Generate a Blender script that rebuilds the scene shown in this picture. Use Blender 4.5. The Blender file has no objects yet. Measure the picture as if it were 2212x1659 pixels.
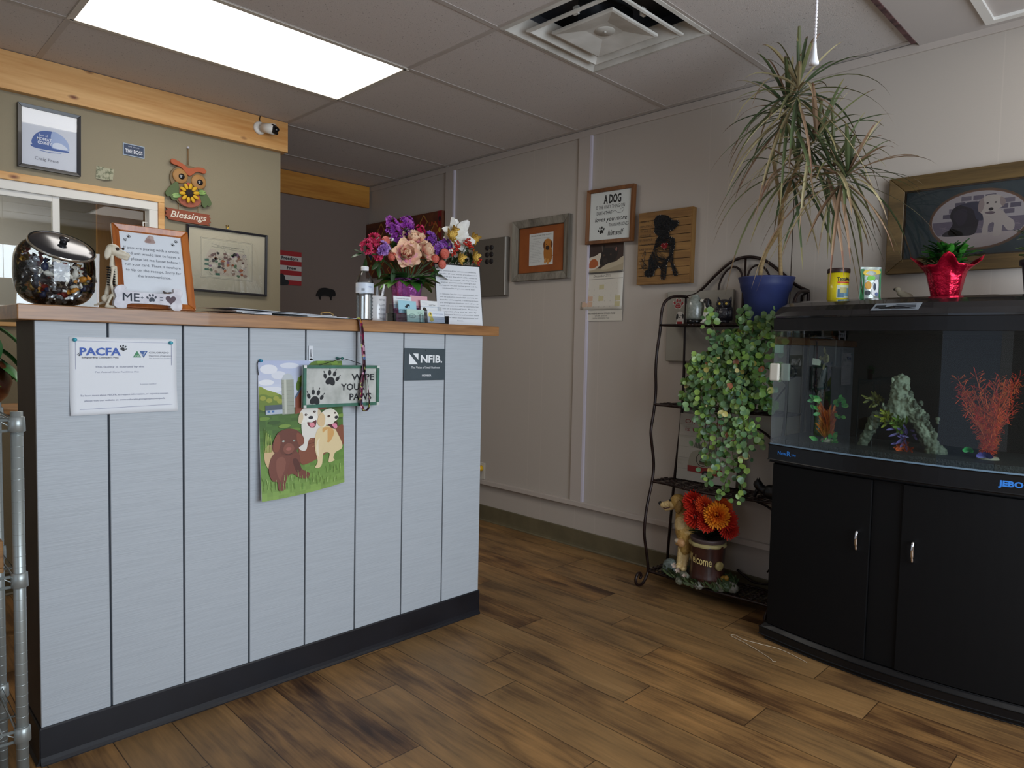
import bpy, math, random
from mathutils import Vector, Matrix, Quaternion
random.seed(7)
R = random.Random(11)
sc = bpy.context.scene
col = sc.collection
PI = math.pi

# ---------------------------------------------------------------- camera
cam = bpy.data.cameras.new('camera')
cam.sensor_width = 36.0
cam.lens = 1484.31 / 2212 * 36.0
cam.clip_start = 0.02
camo = bpy.data.objects.new('camera', cam)
col.objects.link(camo)
_yaw, _pitch, _roll = 0.78519366, -0.05583835, 0.02157289
_f = Vector((math.sin(_yaw) * math.cos(_pitch), math.cos(_yaw) * math.cos(_pitch), math.sin(_pitch)))
_r = Vector((math.cos(_yaw), -math.sin(_yaw), 0))
_d = _f.cross(_r)
_rt = _r * math.cos(_roll) - _d * math.sin(_roll)
_dn = _r * math.sin(_roll) + _d * math.cos(_roll)
camo.matrix_world = Matrix(((_rt.x, -_dn.x, -_f.x, 0), (_rt.y, -_dn.y, -_f.y, 0), (_rt.z, -_dn.z, -_f.z, 1.21), (0, 0, 0, 1)))
sc.camera = camo

# ---------------------------------------------------------------- world, light, exposure
sc.view_settings.view_transform = 'Standard'
sc.view_settings.look = 'None'
sc.view_settings.gamma = 1.0
sc.view_settings.use_curve_mapping = False
sc.view_settings.exposure = 0.05
sc.cycles.transparent_max_bounces = 32
w = bpy.data.worlds.new('sky')
sc.world = w
w.use_nodes = True
w.node_tree.nodes['Background'].inputs[0].default_value = (0.55, 0.68, 0.95, 1)
w.node_tree.nodes['Background'].inputs[1].default_value = 0.4

def area(name, loc, target, sx, sy, power, color, spread=PI):
    l = bpy.data.lights.new(name, 'AREA')
    l.shape = 'RECTANGLE'; l.size = sx; l.size_y = sy
    l.energy = power; l.color = color; l.spread = spread
    o = bpy.data.objects.new(name, l)
    col.objects.link(o)
    o.location = loc
    o.rotation_euler = (Vector(target) - Vector(loc)).to_track_quat('-Z', 'Y').to_euler()
    return o

# daylight through the shop window behind the camera, and through the glazed door beside it
area('window_daylight', (1.2, -1.62, 1.45), (1.2, 1.0, 1.25), 2.3, 1.5, 88, (0.80, 0.90, 1.0))
area('door_daylight', (-1.63, 0.5, 1.2), (1.0, 0.8, 1.0), 1.4, 1.6, 2.5, (0.82, 0.91, 1.0))
# the room's lay-in fluorescent fixtures (one in view, one behind the camera)
# the lit office behind the reception window
area('office_lamp', (-0.1, 5.0, 2.3), (-0.1, 5.0, 0), 1.0, 1.0, 24, (1.0, 0.96, 0.88))

# ---------------------------------------------------------------- helpers
def C(h, a=1.0):
    h = h.lstrip('#')
    if len(h) == 3: h = ''.join(x + x for x in h)
    o = []
    for i in (0, 2, 4):
        v = int(h[i:i + 2], 16) / 255
        o.append(v / 12.92 if v <= 0.04045 else ((v + 0.055) / 1.055) ** 2.4)
    return (o[0], o[1], o[2], a)

MATS = {}
def newmat(name):
    m = bpy.data.materials.new(name); m.use_nodes = True
    nt = m.node_tree
    return m, nt, nt.nodes['Principled BSDF']

def mat(name, c, rough=0.5, metal=0.0, c2=None, scale=20, stretch=(1, 1, 1), bump=0.0, bscale=None, coat=0.0, spec=0.5, trans=0.0, emit=0.0, alpha=1.0, sheen=0.0, lo=0.35, hi=0.65):
    """procedural material; c2 mixes in through noise"""
    if name in MATS: return MATS[name]
    m, nt, b = newmat(name)
    c = C(c) if isinstance(c, str) else c
    b.inputs['Base Color'].default_value = c
    b.inputs['Roughness'].default_value = rough
    b.inputs['Metallic'].default_value = metal
    b.inputs['Specular IOR Level'].default_value = spec
    b.inputs['Coat Weight'].default_value = coat
    b.inputs['Transmission Weight'].default_value = trans
    b.inputs['Alpha'].default_value = alpha
    if emit:
        b.inputs['Emission Color'].default_value = c
        b.inputs['Emission Strength'].default_value = emit
    tc = nt.nodes.new('ShaderNodeTexCoord')
    mp = nt.nodes.new('ShaderNodeMapping')
    mp.inputs['Scale'].default_value = stretch
    nt.links.new(tc.outputs['Object'], mp.inputs['Vector'])
    if c2:
        n = nt.nodes.new('ShaderNodeTexNoise'); n.inputs['Scale'].default_value = scale
        n.inputs['Detail'].default_value = 6
        nt.links.new(mp.outputs[0], n.inputs['Vector'])
        r = nt.nodes.new('ShaderNodeValToRGB')
        r.color_ramp.elements[0].position = lo; r.color_ramp.elements[0].color = c
        r.color_ramp.elements[1].position = hi; r.color_ramp.elements[1].color = C(c2)
        nt.links.new(n.outputs['Fac'], r.inputs['Fac'])
        nt.links.new(r.outputs['Color'], b.inputs['Base Color'])
    if bump:
        n2 = nt.nodes.new('ShaderNodeTexNoise'); n2.inputs['Scale'].default_value = bscale or scale
        n2.inputs['Detail'].default_value = 4
        nt.links.new(mp.outputs[0], n2.inputs['Vector'])
        bp = nt.nodes.new('ShaderNodeBump'); bp.inputs['Strength'].default_value = bump
        bp.inputs['Distance'].default_value = 0.004
        nt.links.new(n2.outputs['Fac'], bp.inputs['Height'])
        nt.links.new(bp.outputs[0], b.inputs['Normal'])
    MATS[name] = m
    return m

def attr_mat(name, rough=0.6, metal=0.0, bump=0.0, bscale=60, coat=0.0, vary=0.0, spec=0.5, trans=0.0):
    if name in MATS: return MATS[name]
    m, nt, b = newmat(name)
    a = nt.nodes.new('ShaderNodeAttribute'); a.attribute_name = 'Col'
    b.inputs['Roughness'].default_value = rough; b.inputs['Metallic'].default_value = metal
    b.inputs['Coat Weight'].default_value = coat; b.inputs['Specular IOR Level'].default_value = spec
    src = a.outputs['Color']
    tc = nt.nodes.new('ShaderNodeTexCoord')
    if vary:
        n = nt.nodes.new('ShaderNodeTexNoise'); n.inputs['Scale'].default_value = bscale
        nt.links.new(tc.outputs['Object'], n.inputs['Vector'])
        mr = nt.nodes.new('ShaderNodeMapRange'); mr.inputs['To Min'].default_value = 1 - vary; mr.inputs['To Max'].default_value = 1 + vary
        nt.links.new(n.outputs['Fac'], mr.inputs['Value'])
        mx = nt.nodes.new('ShaderNodeVectorMath'); mx.operation = 'SCALE'
        nt.links.new(src, mx.inputs[0]); nt.links.new(mr.outputs[0], mx.inputs['Scale'])
        src = mx.outputs[0]
    nt.links.new(src, b.inputs['Base Color'])
    if bump:
        n2 = nt.nodes.new('ShaderNodeTexNoise'); n2.inputs['Scale'].default_value = bscale
        nt.links.new(tc.outputs['Object'], n2.inputs['Vector'])
        bp = nt.nodes.new('ShaderNodeBump'); bp.inputs['Strength'].default_value = bump; bp.inputs['Distance'].default_value = 0.003
        nt.links.new(n2.outputs['Fac'], bp.inputs['Height']); nt.links.new(bp.outputs[0], b.inputs['Normal'])
    MATS[name] = m
    return m

def pane_mat(name, tint=(1, 1, 1, 1), ior=1.45, rough=0.0, extra=0.0):
    """thin window glass: clear transmission with fresnel reflection"""
    if name in MATS: return MATS[name]
    m = bpy.data.materials.new(name); m.use_nodes = True; nt = m.node_tree
    nt.nodes.clear()
    o = nt.nodes.new('ShaderNodeOutputMaterial'); mx = nt.nodes.new('ShaderNodeMixShader')
    t = nt.nodes.new('ShaderNodeBsdfTransparent'); t.inputs[0].default_value = tint
    g = nt.nodes.new('ShaderNodeBsdfGlossy'); g.inputs['Roughness'].default_value = rough
    f = nt.nodes.new('ShaderNodeFresnel'); f.inputs['IOR'].default_value = ior
    ad = nt.nodes.new('ShaderNodeMath'); ad.operation = 'ADD'; ad.use_clamp = True; ad.inputs[1].default_value = extra
    nt.links.new(f.outputs[0], ad.inputs[0]); nt.links.new(ad.outputs[0], mx.inputs[0])
    nt.links.new(t.outputs[0], mx.inputs[1]); nt.links.new(g.outputs[0], mx.inputs[2]); nt.links.new(mx.outputs[0], o.inputs[0])
    MATS[name] = m
    return m

def wood(name, c1, c2, axis='X', scale=6, rough=0.5, knots=None, bump=0.15, fine=60, coat=0.0):
    """streaky wood, grain running along the given local axis"""
    if name in MATS: return MATS[name]
    m, nt, b = newmat(name)
    tc = nt.nodes.new('ShaderNodeTexCoord'); mp = nt.nodes.new('ShaderNodeMapping')
    s = [1.0, 1.0, 1.0]; s['XYZ'.index(axis)] = 0.07
    mp.inputs['Scale'].default_value = s
    nt.links.new(tc.outputs['Object'], mp.inputs['Vector'])
    n = nt.nodes.new('ShaderNodeTexNoise'); n.inputs['Scale'].default_value = scale * 4; n.inputs['Detail'].default_value = 8; n.inputs['Distortion'].default_value = 0.4
    n2 = nt.nodes.new('ShaderNodeTexNoise'); n2.inputs['Scale'].default_value = fine * 4; n2.inputs['Detail'].default_value = 3
    nt.links.new(mp.outputs[0], n.inputs['Vector']); nt.links.new(mp.outputs[0], n2.inputs['Vector'])
    ad = nt.nodes.new('ShaderNodeMath'); ad.operation = 'MULTIPLY_ADD'; ad.inputs[1].default_value = 0.45
    nt.links.new(n2.outputs['Fac'], ad.inputs[0]); nt.links.new(n.outputs['Fac'], ad.inputs[2])
    r = nt.nodes.new('ShaderNodeValToRGB')
    r.color_ramp.elements[0].position = 0.5; r.color_ramp.elements[0].color = C(c1)
    r.color_ramp.elements[1].position = 0.92; r.color_ramp.elements[1].color = C(c2)
    nt.links.new(ad.outputs[0], r.inputs['Fac'])
    src = r.outputs['Color']
    if knots:
        v = nt.nodes.new('ShaderNodeTexVoronoi'); v.inputs['Scale'].default_value = 1.0
        mk = nt.nodes.new('ShaderNodeMapping'); ks = [11.0, 11.0, 11.0]; ks['XYZ'.index(axis)] = 5.0
        mk.inputs['Scale'].default_value = ks
        nt.links.new(tc.outputs['Object'], mk.inputs['Vector']); nt.links.new(mk.outputs[0], v.inputs['Vector'])
        rk = nt.nodes.new('ShaderNodeValToRGB'); rk.color_ramp.elements[0].position = 0.05; rk.color_ramp.elements[0].color = (1, 1, 1, 1)
        rk.color_ramp.elements[1].position = 0.14; rk.color_ramp.elements[1].color = (0, 0, 0, 1)
        nt.links.new(v.outputs['Distance'], rk.inputs['Fac'])
        mx = nt.nodes.new('ShaderNodeMix'); mx.data_type = 'RGBA'
        nt.links.new(rk.outputs['Color'], mx.inputs['Factor']); nt.links.new(src, mx.inputs['A'])
        mx.inputs['B'].default_value = C(knots)
        src = mx.outputs['Result']
    nt.links.new(src, b.inputs['Base Color'])
    b.inputs['Roughness'].default_value = rough; b.inputs['Coat Weight'].default_value = coat
    if bump:
        bp = nt.nodes.new('ShaderNodeBump'); bp.inputs['Strength'].default_value = bump; bp.inputs['Distance'].default_value = 0.002
        nt.links.new(ad.outputs[0], bp.inputs['Height']); nt.links.new(bp.outputs[0], b.inputs['Normal'])
    MATS[name] = m
    return m

def rot(ax=0, ay=0, az=0):
    return (Matrix.Rotation(az, 3, 'Z') @ Matrix.Rotation(ay, 3, 'Y') @ Matrix.Rotation(ax, 3, 'X'))

def spline(pts, n=8, closed=False):
    """Catmull-Rom through the points"""
    P = [Vector(p) for p in pts]; L = len(P); out = []
    rng = range(L) if closed else range(L - 1)
    for i in rng:
        if closed: a, b, c, d = P[(i - 1) % L], P[i], P[(i + 1) % L], P[(i + 2) % L]
        else: a, b, c, d = P[max(i - 1, 0)], P[i], P[i + 1], P[min(i + 2, L - 1)]
        for k in range(n):
            t = k / n
            out.append(0.5 * ((2 * b) + (c - a) * t + (2 * a - 5 * b + 4 * c - d) * t * t + (3 * b - a - 3 * c + d) * t ** 3))
    if not closed: out.append(P[-1])
    return out

_tcache = {}
def textgeo(s, bold=0.0, shear=0.0):
    k = (s, bold, shear)
    if k not in _tcache:
        cu = bpy.data.curves.new('t', 'FONT'); cu.body = s; cu.size = 1.0; cu.resolution_u = 2; cu.offset = bold; cu.shear = shear
        o = bpy.data.objects.new('t', cu)
        me = bpy.data.meshes.new_from_object(o)
        _tcache[k] = ([tuple(v.co[:2]) for v in me.vertices], [tuple(p.vertices) for p in me.polygons])
        bpy.data.objects.remove(o); bpy.data.meshes.remove(me); bpy.data.curves.remove(cu)
    return _tcache[k]

class MB:
    def __init__(s): s.v = []; s.f = []; s.m = []; s.sm = []; s.c = []
    def add(s, vs, fs, m=0, smooth=False, col=(1, 1, 1, 1), M=None, o=None):
        k = len(s.v)
        if isinstance(col, str): col = C(col)
        for p in vs:
            p = Vector(p)
            if M is not None: p = M @ p
            if o is not None: p = p + Vector(o)
            s.v.append(tuple(p))
        for f in fs:
            s.f.append(tuple(i + k for i in f)); s.m.append(m); s.sm.append(smooth); s.c.append(col)
        return s
    def box(s, x0, y0, z0, x1, y1, z1, m=0, col=(1, 1, 1, 1), M=None, o=None):
        v = [(x, y, z) for x in (x0, x1) for y in (y0, y1) for z in (z0, z1)]
        f = [(0, 1, 3, 2), (4, 6, 7, 5), (0, 4, 5, 1), (2, 3, 7, 6), (0, 2, 6, 4), (1, 5, 7, 3)]
        return s.add(v, f, m, False, col, M, o)
    def cbox(s, c, sz, m=0, col=(1, 1, 1, 1), M=None):
        a, b, d = sz[0] / 2, sz[1] / 2, sz[2] / 2
        return s.box(-a, -b, -d, a, b, d, m, col, M, c)
    def tube(s, pts, r, n=8, m=0, col=(1, 1, 1, 1), closed=False, smooth=True, flat=1.0):
        P = [Vector(p) for p in pts]; L = len(P)
        rs = r if isinstance(r, (list, tuple)) else [r] * L
        vs = []; fs = []
        t0 = (P[1] - P[0]).normalized()
        up = Vector((0, 0, 1)) if abs(t0.z) < 0.9 else Vector((1, 0, 0))
        nrm = t0.cross(up).normalized()
        for i in range(L):
            if closed: t = (P[(i + 1) % L] - P[i - 1])
            else: t = P[min(i + 1, L - 1)] - P[max(i - 1, 0)]
            t = t.normalized() if t.length > 1e-9 else t0
            nrm = (nrm - t * nrm.dot(t))
            nrm = nrm.normalized() if nrm.length > 1e-6 else t.orthogonal().normalized()
            bn = t.cross(nrm)
            for k in range(n):
                a = 2 * PI * k / n
                vs.append(P[i] + nrm * math.cos(a) * rs[i] + bn * math.sin(a) * rs[i] * flat)
        q = L if closed else L - 1
        for i in range(q):
            for k in range(n):
                j = (i + 1) % L
                fs.append((i * n + k, i * n + (k + 1) % n, j * n + (k + 1) % n, j * n + k))
        if not closed:
            fs.append(tuple(range(n - 1, -1, -1))); fs.append(tuple((L - 1) * n + k for k in range(n)))
        return s.add(vs, fs, m, smooth, col)
    def lathe(s, prof, n=28, m=0, col=(1, 1, 1, 1), o=(0, 0, 0), M=None, smooth=True, sq=0.0, cap=True, ripple=None):
        vs = []; fs = []
        for (r, z) in prof:
            for k in range(n):
                a = 2 * PI * k / n
                q = 1.0
                if sq: q = 1 / max(abs(math.cos(a)), abs(math.sin(a))) ** sq
                if ripple: q *= 1 + ripple[0] * math.cos(ripple[1] * a)
                vs.append((r * q * math.cos(a), r * q * math.sin(a), z))
        L = len(prof)
        for i in range(L - 1):
            for k in range(n):
                fs.append((i * n + k, i * n + (k + 1) % n, (i + 1) * n + (k + 1) % n, (i + 1) * n + k))
        if cap:
            if prof[0][0] > 1e-5: fs.append(tuple(range(n - 1, -1, -1)))
            if prof[-1][0] > 1e-5: fs.append(tuple((L - 1) * n + k for k in range(n)))
        return s.add(vs, fs, m, smooth, col, M, o)
    def ell(s, c, r, m=0, col=(1, 1, 1, 1), M=None, nu=16, nv=10):
        vs = [(0, 0, -r[2])]; fs = []
        for j in range(1, nv):
            t = PI * j / nv
            for i in range(nu):
                a = 2 * PI * i / nu
                vs.append((r[0] * math.sin(t) * math.cos(a), r[1] * math.sin(t) * math.sin(a), -r[2] * math.cos(t)))
        vs.append((0, 0, r[2])); e = len(vs) - 1
        for i in range(nu):
            fs.append((0, 1 + (i + 1) % nu, 1 + i)); fs.append((e, e - nu + i, e - nu + (i + 1) % nu))
        for j in range(nv - 2):
            for i in range(nu):
                a = 1 + j * nu
                fs.append((a + i, a + (i + 1) % nu, a + nu + (i + 1) % nu, a + nu + i))
        return s.add(vs, fs, m, True, col, M, c)
    def prism(s, poly, y0, y1, m=0, col=(1, 1, 1, 1), M=None, o=None, smooth=False):
        """polygon in local XZ extruded from y0 (front) to y1 (back)"""
        a = sum(poly[i][0] * poly[(i + 1) % len(poly)][1] - poly[(i + 1) % len(poly)][0] * poly[i][1] for i in range(len(poly)))
        if a < 0: poly = poly[::-1]
        n = len(poly)
        vs = [(p[0], y0, p[1]) for p in poly] + [(p[0], y1, p[1]) for p in poly]
        fs = [tuple(range(n)), tuple(range(2 * n - 1, n - 1, -1))]
        for i in range(n):
            j = (i + 1) % n
            fs.append((j, i, n + i, n + j))
        return s.add(vs, fs, m, smooth, col, M, o)
    def grid(s, fn, nu, nv, m=0, col=(1, 1, 1, 1), smooth=True, thick=0.0, M=None, o=None, colfn=None):
        vs = [Vector(fn(i / nu, j / nv)) for j in range(nv + 1) for i in range(nu + 1)]
        fs = [(j * (nu + 1) + i, j * (nu + 1) + i + 1, (j + 1) * (nu + 1) + i + 1, (j + 1) * (nu + 1) + i) for j in range(nv) for i in range(nu)]
        k = len(s.f)
        s.add(vs, fs, m, smooth, col, M, o)
        if colfn:
            for q, (j, i) in enumerate((j, i) for j in range(nv) for i in range(nu)):
                s.c[k + q] = colfn((i + .5) / nu, (j + .5) / nv)
        return s
    def text(s, t, x, z, size, y=0.0, col='#000000', align='C', w=None, bold=0.0, shear=0.0, m=0, depth=0.0, M=None, o=None):
        vs, fs = textgeo(t, bold, shear)
        if not vs: return s
        x0 = min(p[0] for p in vs); x1 = max(p[0] for p in vs)
        kx = size if w is None else w / (x1 - x0)
        ox = {'C': -(x0 + x1) / 2, 'L': -x0, 'R': -x1}[align]
        pts = [(x + (p[0] + ox) * kx, y, z + p[1] * size) for p in vs]
        return s.add(pts, fs, m, False, col, M, o)
    def build(s, name, mats, parent=None, bevel=0.0, seg=2, loc=None, rz=None, solid=0.0, sub=0):
        me = bpy.data.meshes.new(name)
        me.from_pydata(s.v, [], s.f)
        for mm in (mats if isinstance(mats, (list, tuple)) else [mats]): me.materials.append(mm)
        me.polygons.foreach_set('material_index', s.m)
        me.polygons.foreach_set('use_smooth', s.sm)
        if any(c != (1, 1, 1, 1) for c in s.c):
            ca = me.color_attributes.new('Col', 'FLOAT_COLOR', 'CORNER')
            buf = []
            for f, c in zip(s.f, s.c): buf.extend(list(c) * len(f))
            ca.data.foreach_set('color', buf)
        me.update()
        ob = bpy.data.objects.new(name, me)
        col.objects.link(ob)
        if parent is not None: ob.parent = parent
        if loc is not None: ob.location = loc
        if rz is not None: ob.rotation_euler = (0, 0, rz)
        if solid:
            md = ob.modifiers.new('solid', 'SOLIDIFY'); md.thickness = solid; md.offset = 0
        if bevel:
            md = ob.modifiers.new('bevel', 'BEVEL'); md.width = bevel; md.segments = seg; md.limit_method = 'ANGLE'; md.angle_limit = 0.6
        if sub:
            md = ob.modifiers.new('sub', 'SUBSURF'); md.levels = sub; md.render_levels = sub
        return ob

class Blob:
    """soft shapes fused into one skin; each vertex takes the colour of the shape it lies on"""
    def __init__(s): s.p = []
    def ell(s, c, r, col='#ffffff', M=None):
        s.p.append((Vector(c), Vector(r), M, C(col))); return s
    def seg(s, a, b, ra, rb, col='#ffffff', n=5):
        a = Vector(a); b = Vector(b)
        L = (b - a).length; n = max(n, int(L / (0.6 * min(ra, rb))))
        for i in range(n + 1):
            t = i / n; r = ra + (rb - ra) * t
            s.p.append((a.lerp(b, t), Vector((r, r, r)), None, C(col)))
        return s
    def build(s, name, material, parent=None, voxel=0.003, smooth=3, loc=None, rz=None, rough=0.0, rsize=0.02):
        mb = MB()
        for c, r, M, k in s.p: mb.ell(c, r, M=M, nu=12, nv=8)
        ob = mb.build('tmp', material)
        md = ob.modifiers.new('r', 'REMESH'); md.mode = 'VOXEL'; md.voxel_size = voxel
        md2 = ob.modifiers.new('s', 'SMOOTH'); md2.iterations = smooth; md2.factor = 0.5
        if rough:
            tx_ = bpy.data.textures.new('bark', 'CLOUDS'); tx_.noise_scale = rsize
            md3 = ob.modifiers.new('d', 'DISPLACE'); md3.texture = tx_; md3.strength = rough; md3.texture_coords = 'LOCAL'
        bpy.context.view_layer.update()
        dg = bpy.context.evaluated_depsgraph_get()
        me = bpy.data.meshes.new_from_object(ob.evaluated_get(dg))
        bpy.data.objects.remove(ob)
        inv = [(c, r, (M.inverted() if M is not None else None), k, min(r)) for c, r, M, k in s.p]
        cols = []
        for v in me.vertices:
            best = 1e9; bc = None
            for c, r, Mi, k, mr in inv:
                d = v.co - c
                if Mi is not None: d = Mi @ d
                q = (math.sqrt((d.x / r.x) ** 2 + (d.y / r.y) ** 2 + (d.z / r.z) ** 2) - 1) * mr
                if q < best: best = q; bc = k
            cols.append(bc)
        if not me.materials: me.materials.append(material)
        ca = me.color_attributes.new('Col', 'FLOAT_COLOR', 'POINT')
        buf = []
        for c in cols: buf.extend(c)
        ca.data.foreach_set('color', buf)
        me.polygons.foreach_set('use_smooth', [True] * len(me.polygons))
        me.name = name
        ob = bpy.data.objects.new(name, me); col.objects.link(ob)
        if parent is not None: ob.parent = parent
        if loc is not None: ob.location = loc
        if rz is not None: ob.rotation_euler = (0, 0, rz)
        return ob

class Art:
    """flat print: coloured shapes and lettering lying on a sheet in local XZ, facing -Y"""
    def __init__(s, y=0.0, fn=None, step=0.0001):
        s.a = MB(); s.t = MB(); s.y = y; s.fn = fn or (lambda x, z: (x, z)); s.step = step; s.yfn = None
    def nxt(s): s.y -= s.step; return s.y
    def poly(s, pts, col, keep=False):
        if not keep: s.nxt()
        P = [s.fn(*p[:2]) for p in pts]
        a = sum(P[i][0] * P[(i + 1) % len(P)][1] - P[(i + 1) % len(P)][0] * P[i][1] for i in range(len(P)))
        if a < 0: P = P[::-1]
        s.a.add([(p[0], s.y, p[1]) for p in P], [tuple(range(len(P)))], 0, False, col); return s
    def rect(s, x0, z0, x1, z1, col, keep=False): return s.poly([(x0, z0), (x1, z0), (x1, z1), (x0, z1)], col, keep)
    def blob(s, pts, col, n=5, keep=False):
        return s.poly([tuple(p) for p in spline([(p[0], p[1], 0) for p in pts], n, True)], col, keep)
    def el(s, cx, cz, rx, rz, col, ang=0, n=20, keep=False):
        ca, sa = math.cos(ang), math.sin(ang)
        return s.poly([(cx + rx * math.cos(t) * ca - rz * math.sin(t) * sa, cz + rx * math.cos(t) * sa + rz * math.sin(t) * ca) for t in [2 * PI * k / n for k in range(n)]], col, keep)
    def ring(s, cx, cz, rx, rz, wd, col, n=28):
        s.nxt()
        for k in range(n):
            a, b = 2 * PI * k / n, 2 * PI * (k + 1) / n
            q = [(cx + rx * math.cos(a), cz + rz * math.sin(a)), (cx + rx * math.cos(b), cz + rz * math.sin(b)), (cx + (rx - wd) * math.cos(b), cz + (rz - wd) * math.sin(b)), (cx + (rx - wd) * math.cos(a), cz + (rz - wd) * math.sin(a))]
            s.poly(q, col, True)
        return s
    def line(s, pts, wd, col, keep=False):
        if not keep: s.nxt()
        for a, b in zip(pts[:-1], pts[1:]):
            dx, dz = b[0] - a[0], b[1] - a[1]; L = math.hypot(dx, dz) or 1
            nx, nz = -dz / L * wd / 2, dx / L * wd / 2
            ex, ez = dx / L * wd * .3, dz / L * wd * .3
            s.poly([(a[0] + nx - ex, a[1] + nz - ez), (b[0] + nx + ex, b[1] + nz + ez), (b[0] - nx + ex, b[1] - nz + ez), (a[0] - nx - ex, a[1] - nz - ez)], col, True)
        return s
    def heart(s, cx, cz, r, col):
        P = []
        for k in range(28):
            t = 2 * PI * k / 28
            P.append((cx + r * math.sin(t) ** 3, cz + r * (13 * math.cos(t) - 5 * math.cos(2 * t) - 2 * math.cos(3 * t) - math.cos(4 * t)) / 16))
        return s.poly(P, col)
    def paw(s, cx, cz, r, col, ang=0, claws=False):
        ca, sa = math.cos(ang), math.sin(ang)
        T = lambda x, z: (cx + r * (x * ca - z * sa), cz + r * (x * sa + z * ca))
        s.nxt()
        s.blob([T(*p) for p in ((-.55, -.55), (-.5, -.2), (-.2, .12), (.2, .12), (.5, -.2), (.55, -.55), (.3, -.72), (0, -.62), (-.3, -.72))], col, 4, True)
        for x, z, a in ((-.75, .1, .5), (-.3, .55, .15), (.3, .55, -.15), (.75, .1, -.5)):
            u, v = T(x, z); s.el(u, v, r * .19, r * .29, col, a + ang, 12, True)
            if claws:
                a2 = a + ang; k = .52
                p = [(u - math.sin(a2) * r * .36, v + math.cos(a2) * r * .36), (u - math.sin(a2) * r * k, v + math.cos(a2) * r * k)]
                s.line(p, r * .09, col, True)
        return s
    def text(s, t, x, z, size, col='#111111', align='C', w=None, bold=0.0, shear=0.0, M=None):
        p = s.fn(x, z); s.t.text(t, p[0], p[1], size, s.y - 0.0003, col, align, w, bold, shear, M=M); return s
    def build(s, root, material, name='picture'):
        if s.yfn:
            for mb in (s.a, s.t): mb.v = [(p[0], p[1] + s.yfn(p[0], p[2]), p[2]) for p in mb.v]
        if s.a.f: s.a.build(name, material, root)
        if s.t.f: s.t.build('lettering', material, root)

def tag(o, label=None, cat=None, group=None, kind=None):
    if label: o['label'] = label
    if cat: o['category'] = cat
    if group: o['group'] = group
    if kind: o['kind'] = kind
    return o
def thing(name, label, cat, loc=(0, 0, 0), rz=0.0, group=None, rx=0.0, ry=0.0):
    o = bpy.data.objects.new(name, None); col.objects.link(o)
    o.empty_display_size = 0.05
    o.location = loc; o.rotation_euler = (rx, ry, rz)
    return tag(o, label, cat, group)
def struct(name, mb, m, bevel=0.0, **k):
    o = mb.build(name, m, bevel=bevel, **k); o['kind'] = 'structure'; return o
def copy_tree(o, parent=None):
    c = o.copy(); col.objects.link(c)
    if parent is not None: c.parent = parent
    for ch in [x for x in bpy.data.objects if x.parent == o]: copy_tree(ch, c)
    return c
def circ(r, n=24, cx=0, cz=0, a0=0): return [(cx + r * math.cos(a0 + 2 * PI * k / n), cz + r * math.sin(a0 + 2 * PI * k / n)) for k in range(n)]
def frame_bars(w, h, fw, d, mb=None, y1=0.0, lip=0.0):
    """four mitred bars, front at y1-d"""
    mb = mb or MB()
    W, H = w / 2, h / 2
    for (a, b, c, e) in (((-W, -H), (W, -H), (W - fw, -H + fw), (-W + fw, -H + fw)), ((W, -H), (W, H), (W - fw, H - fw), (W - fw, -H + fw)),
                         ((W, H), (-W, H), (-W + fw, H - fw), (W - fw, H - fw)), ((-W, H), (-W, -H), (-W + fw, -H + fw), (-W + fw, H - fw))):
        vs = [(a[0], y1, a[1]), (b[0], y1, b[1]), (c[0], y1, c[1]), (e[0], y1, e[1]),
              (a[0], y1 - d, a[1]), (b[0], y1 - d, b[1]), (c[0], y1 - d + lip, c[1]), (e[0], y1 - d + lip, e[1])]
        mb.add(vs, [(3, 2, 1, 0), (4, 5, 6, 7), (0, 1, 5, 4), (2, 3, 7, 6), (1, 2, 6, 5), (3, 0, 4, 7)])
    return mb
# ================================================================ SETTING
XW, ZC, YO, YF = 3.196, 2.478, 3.87, 4.885
XL, YB = -1.7, -1.7

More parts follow.
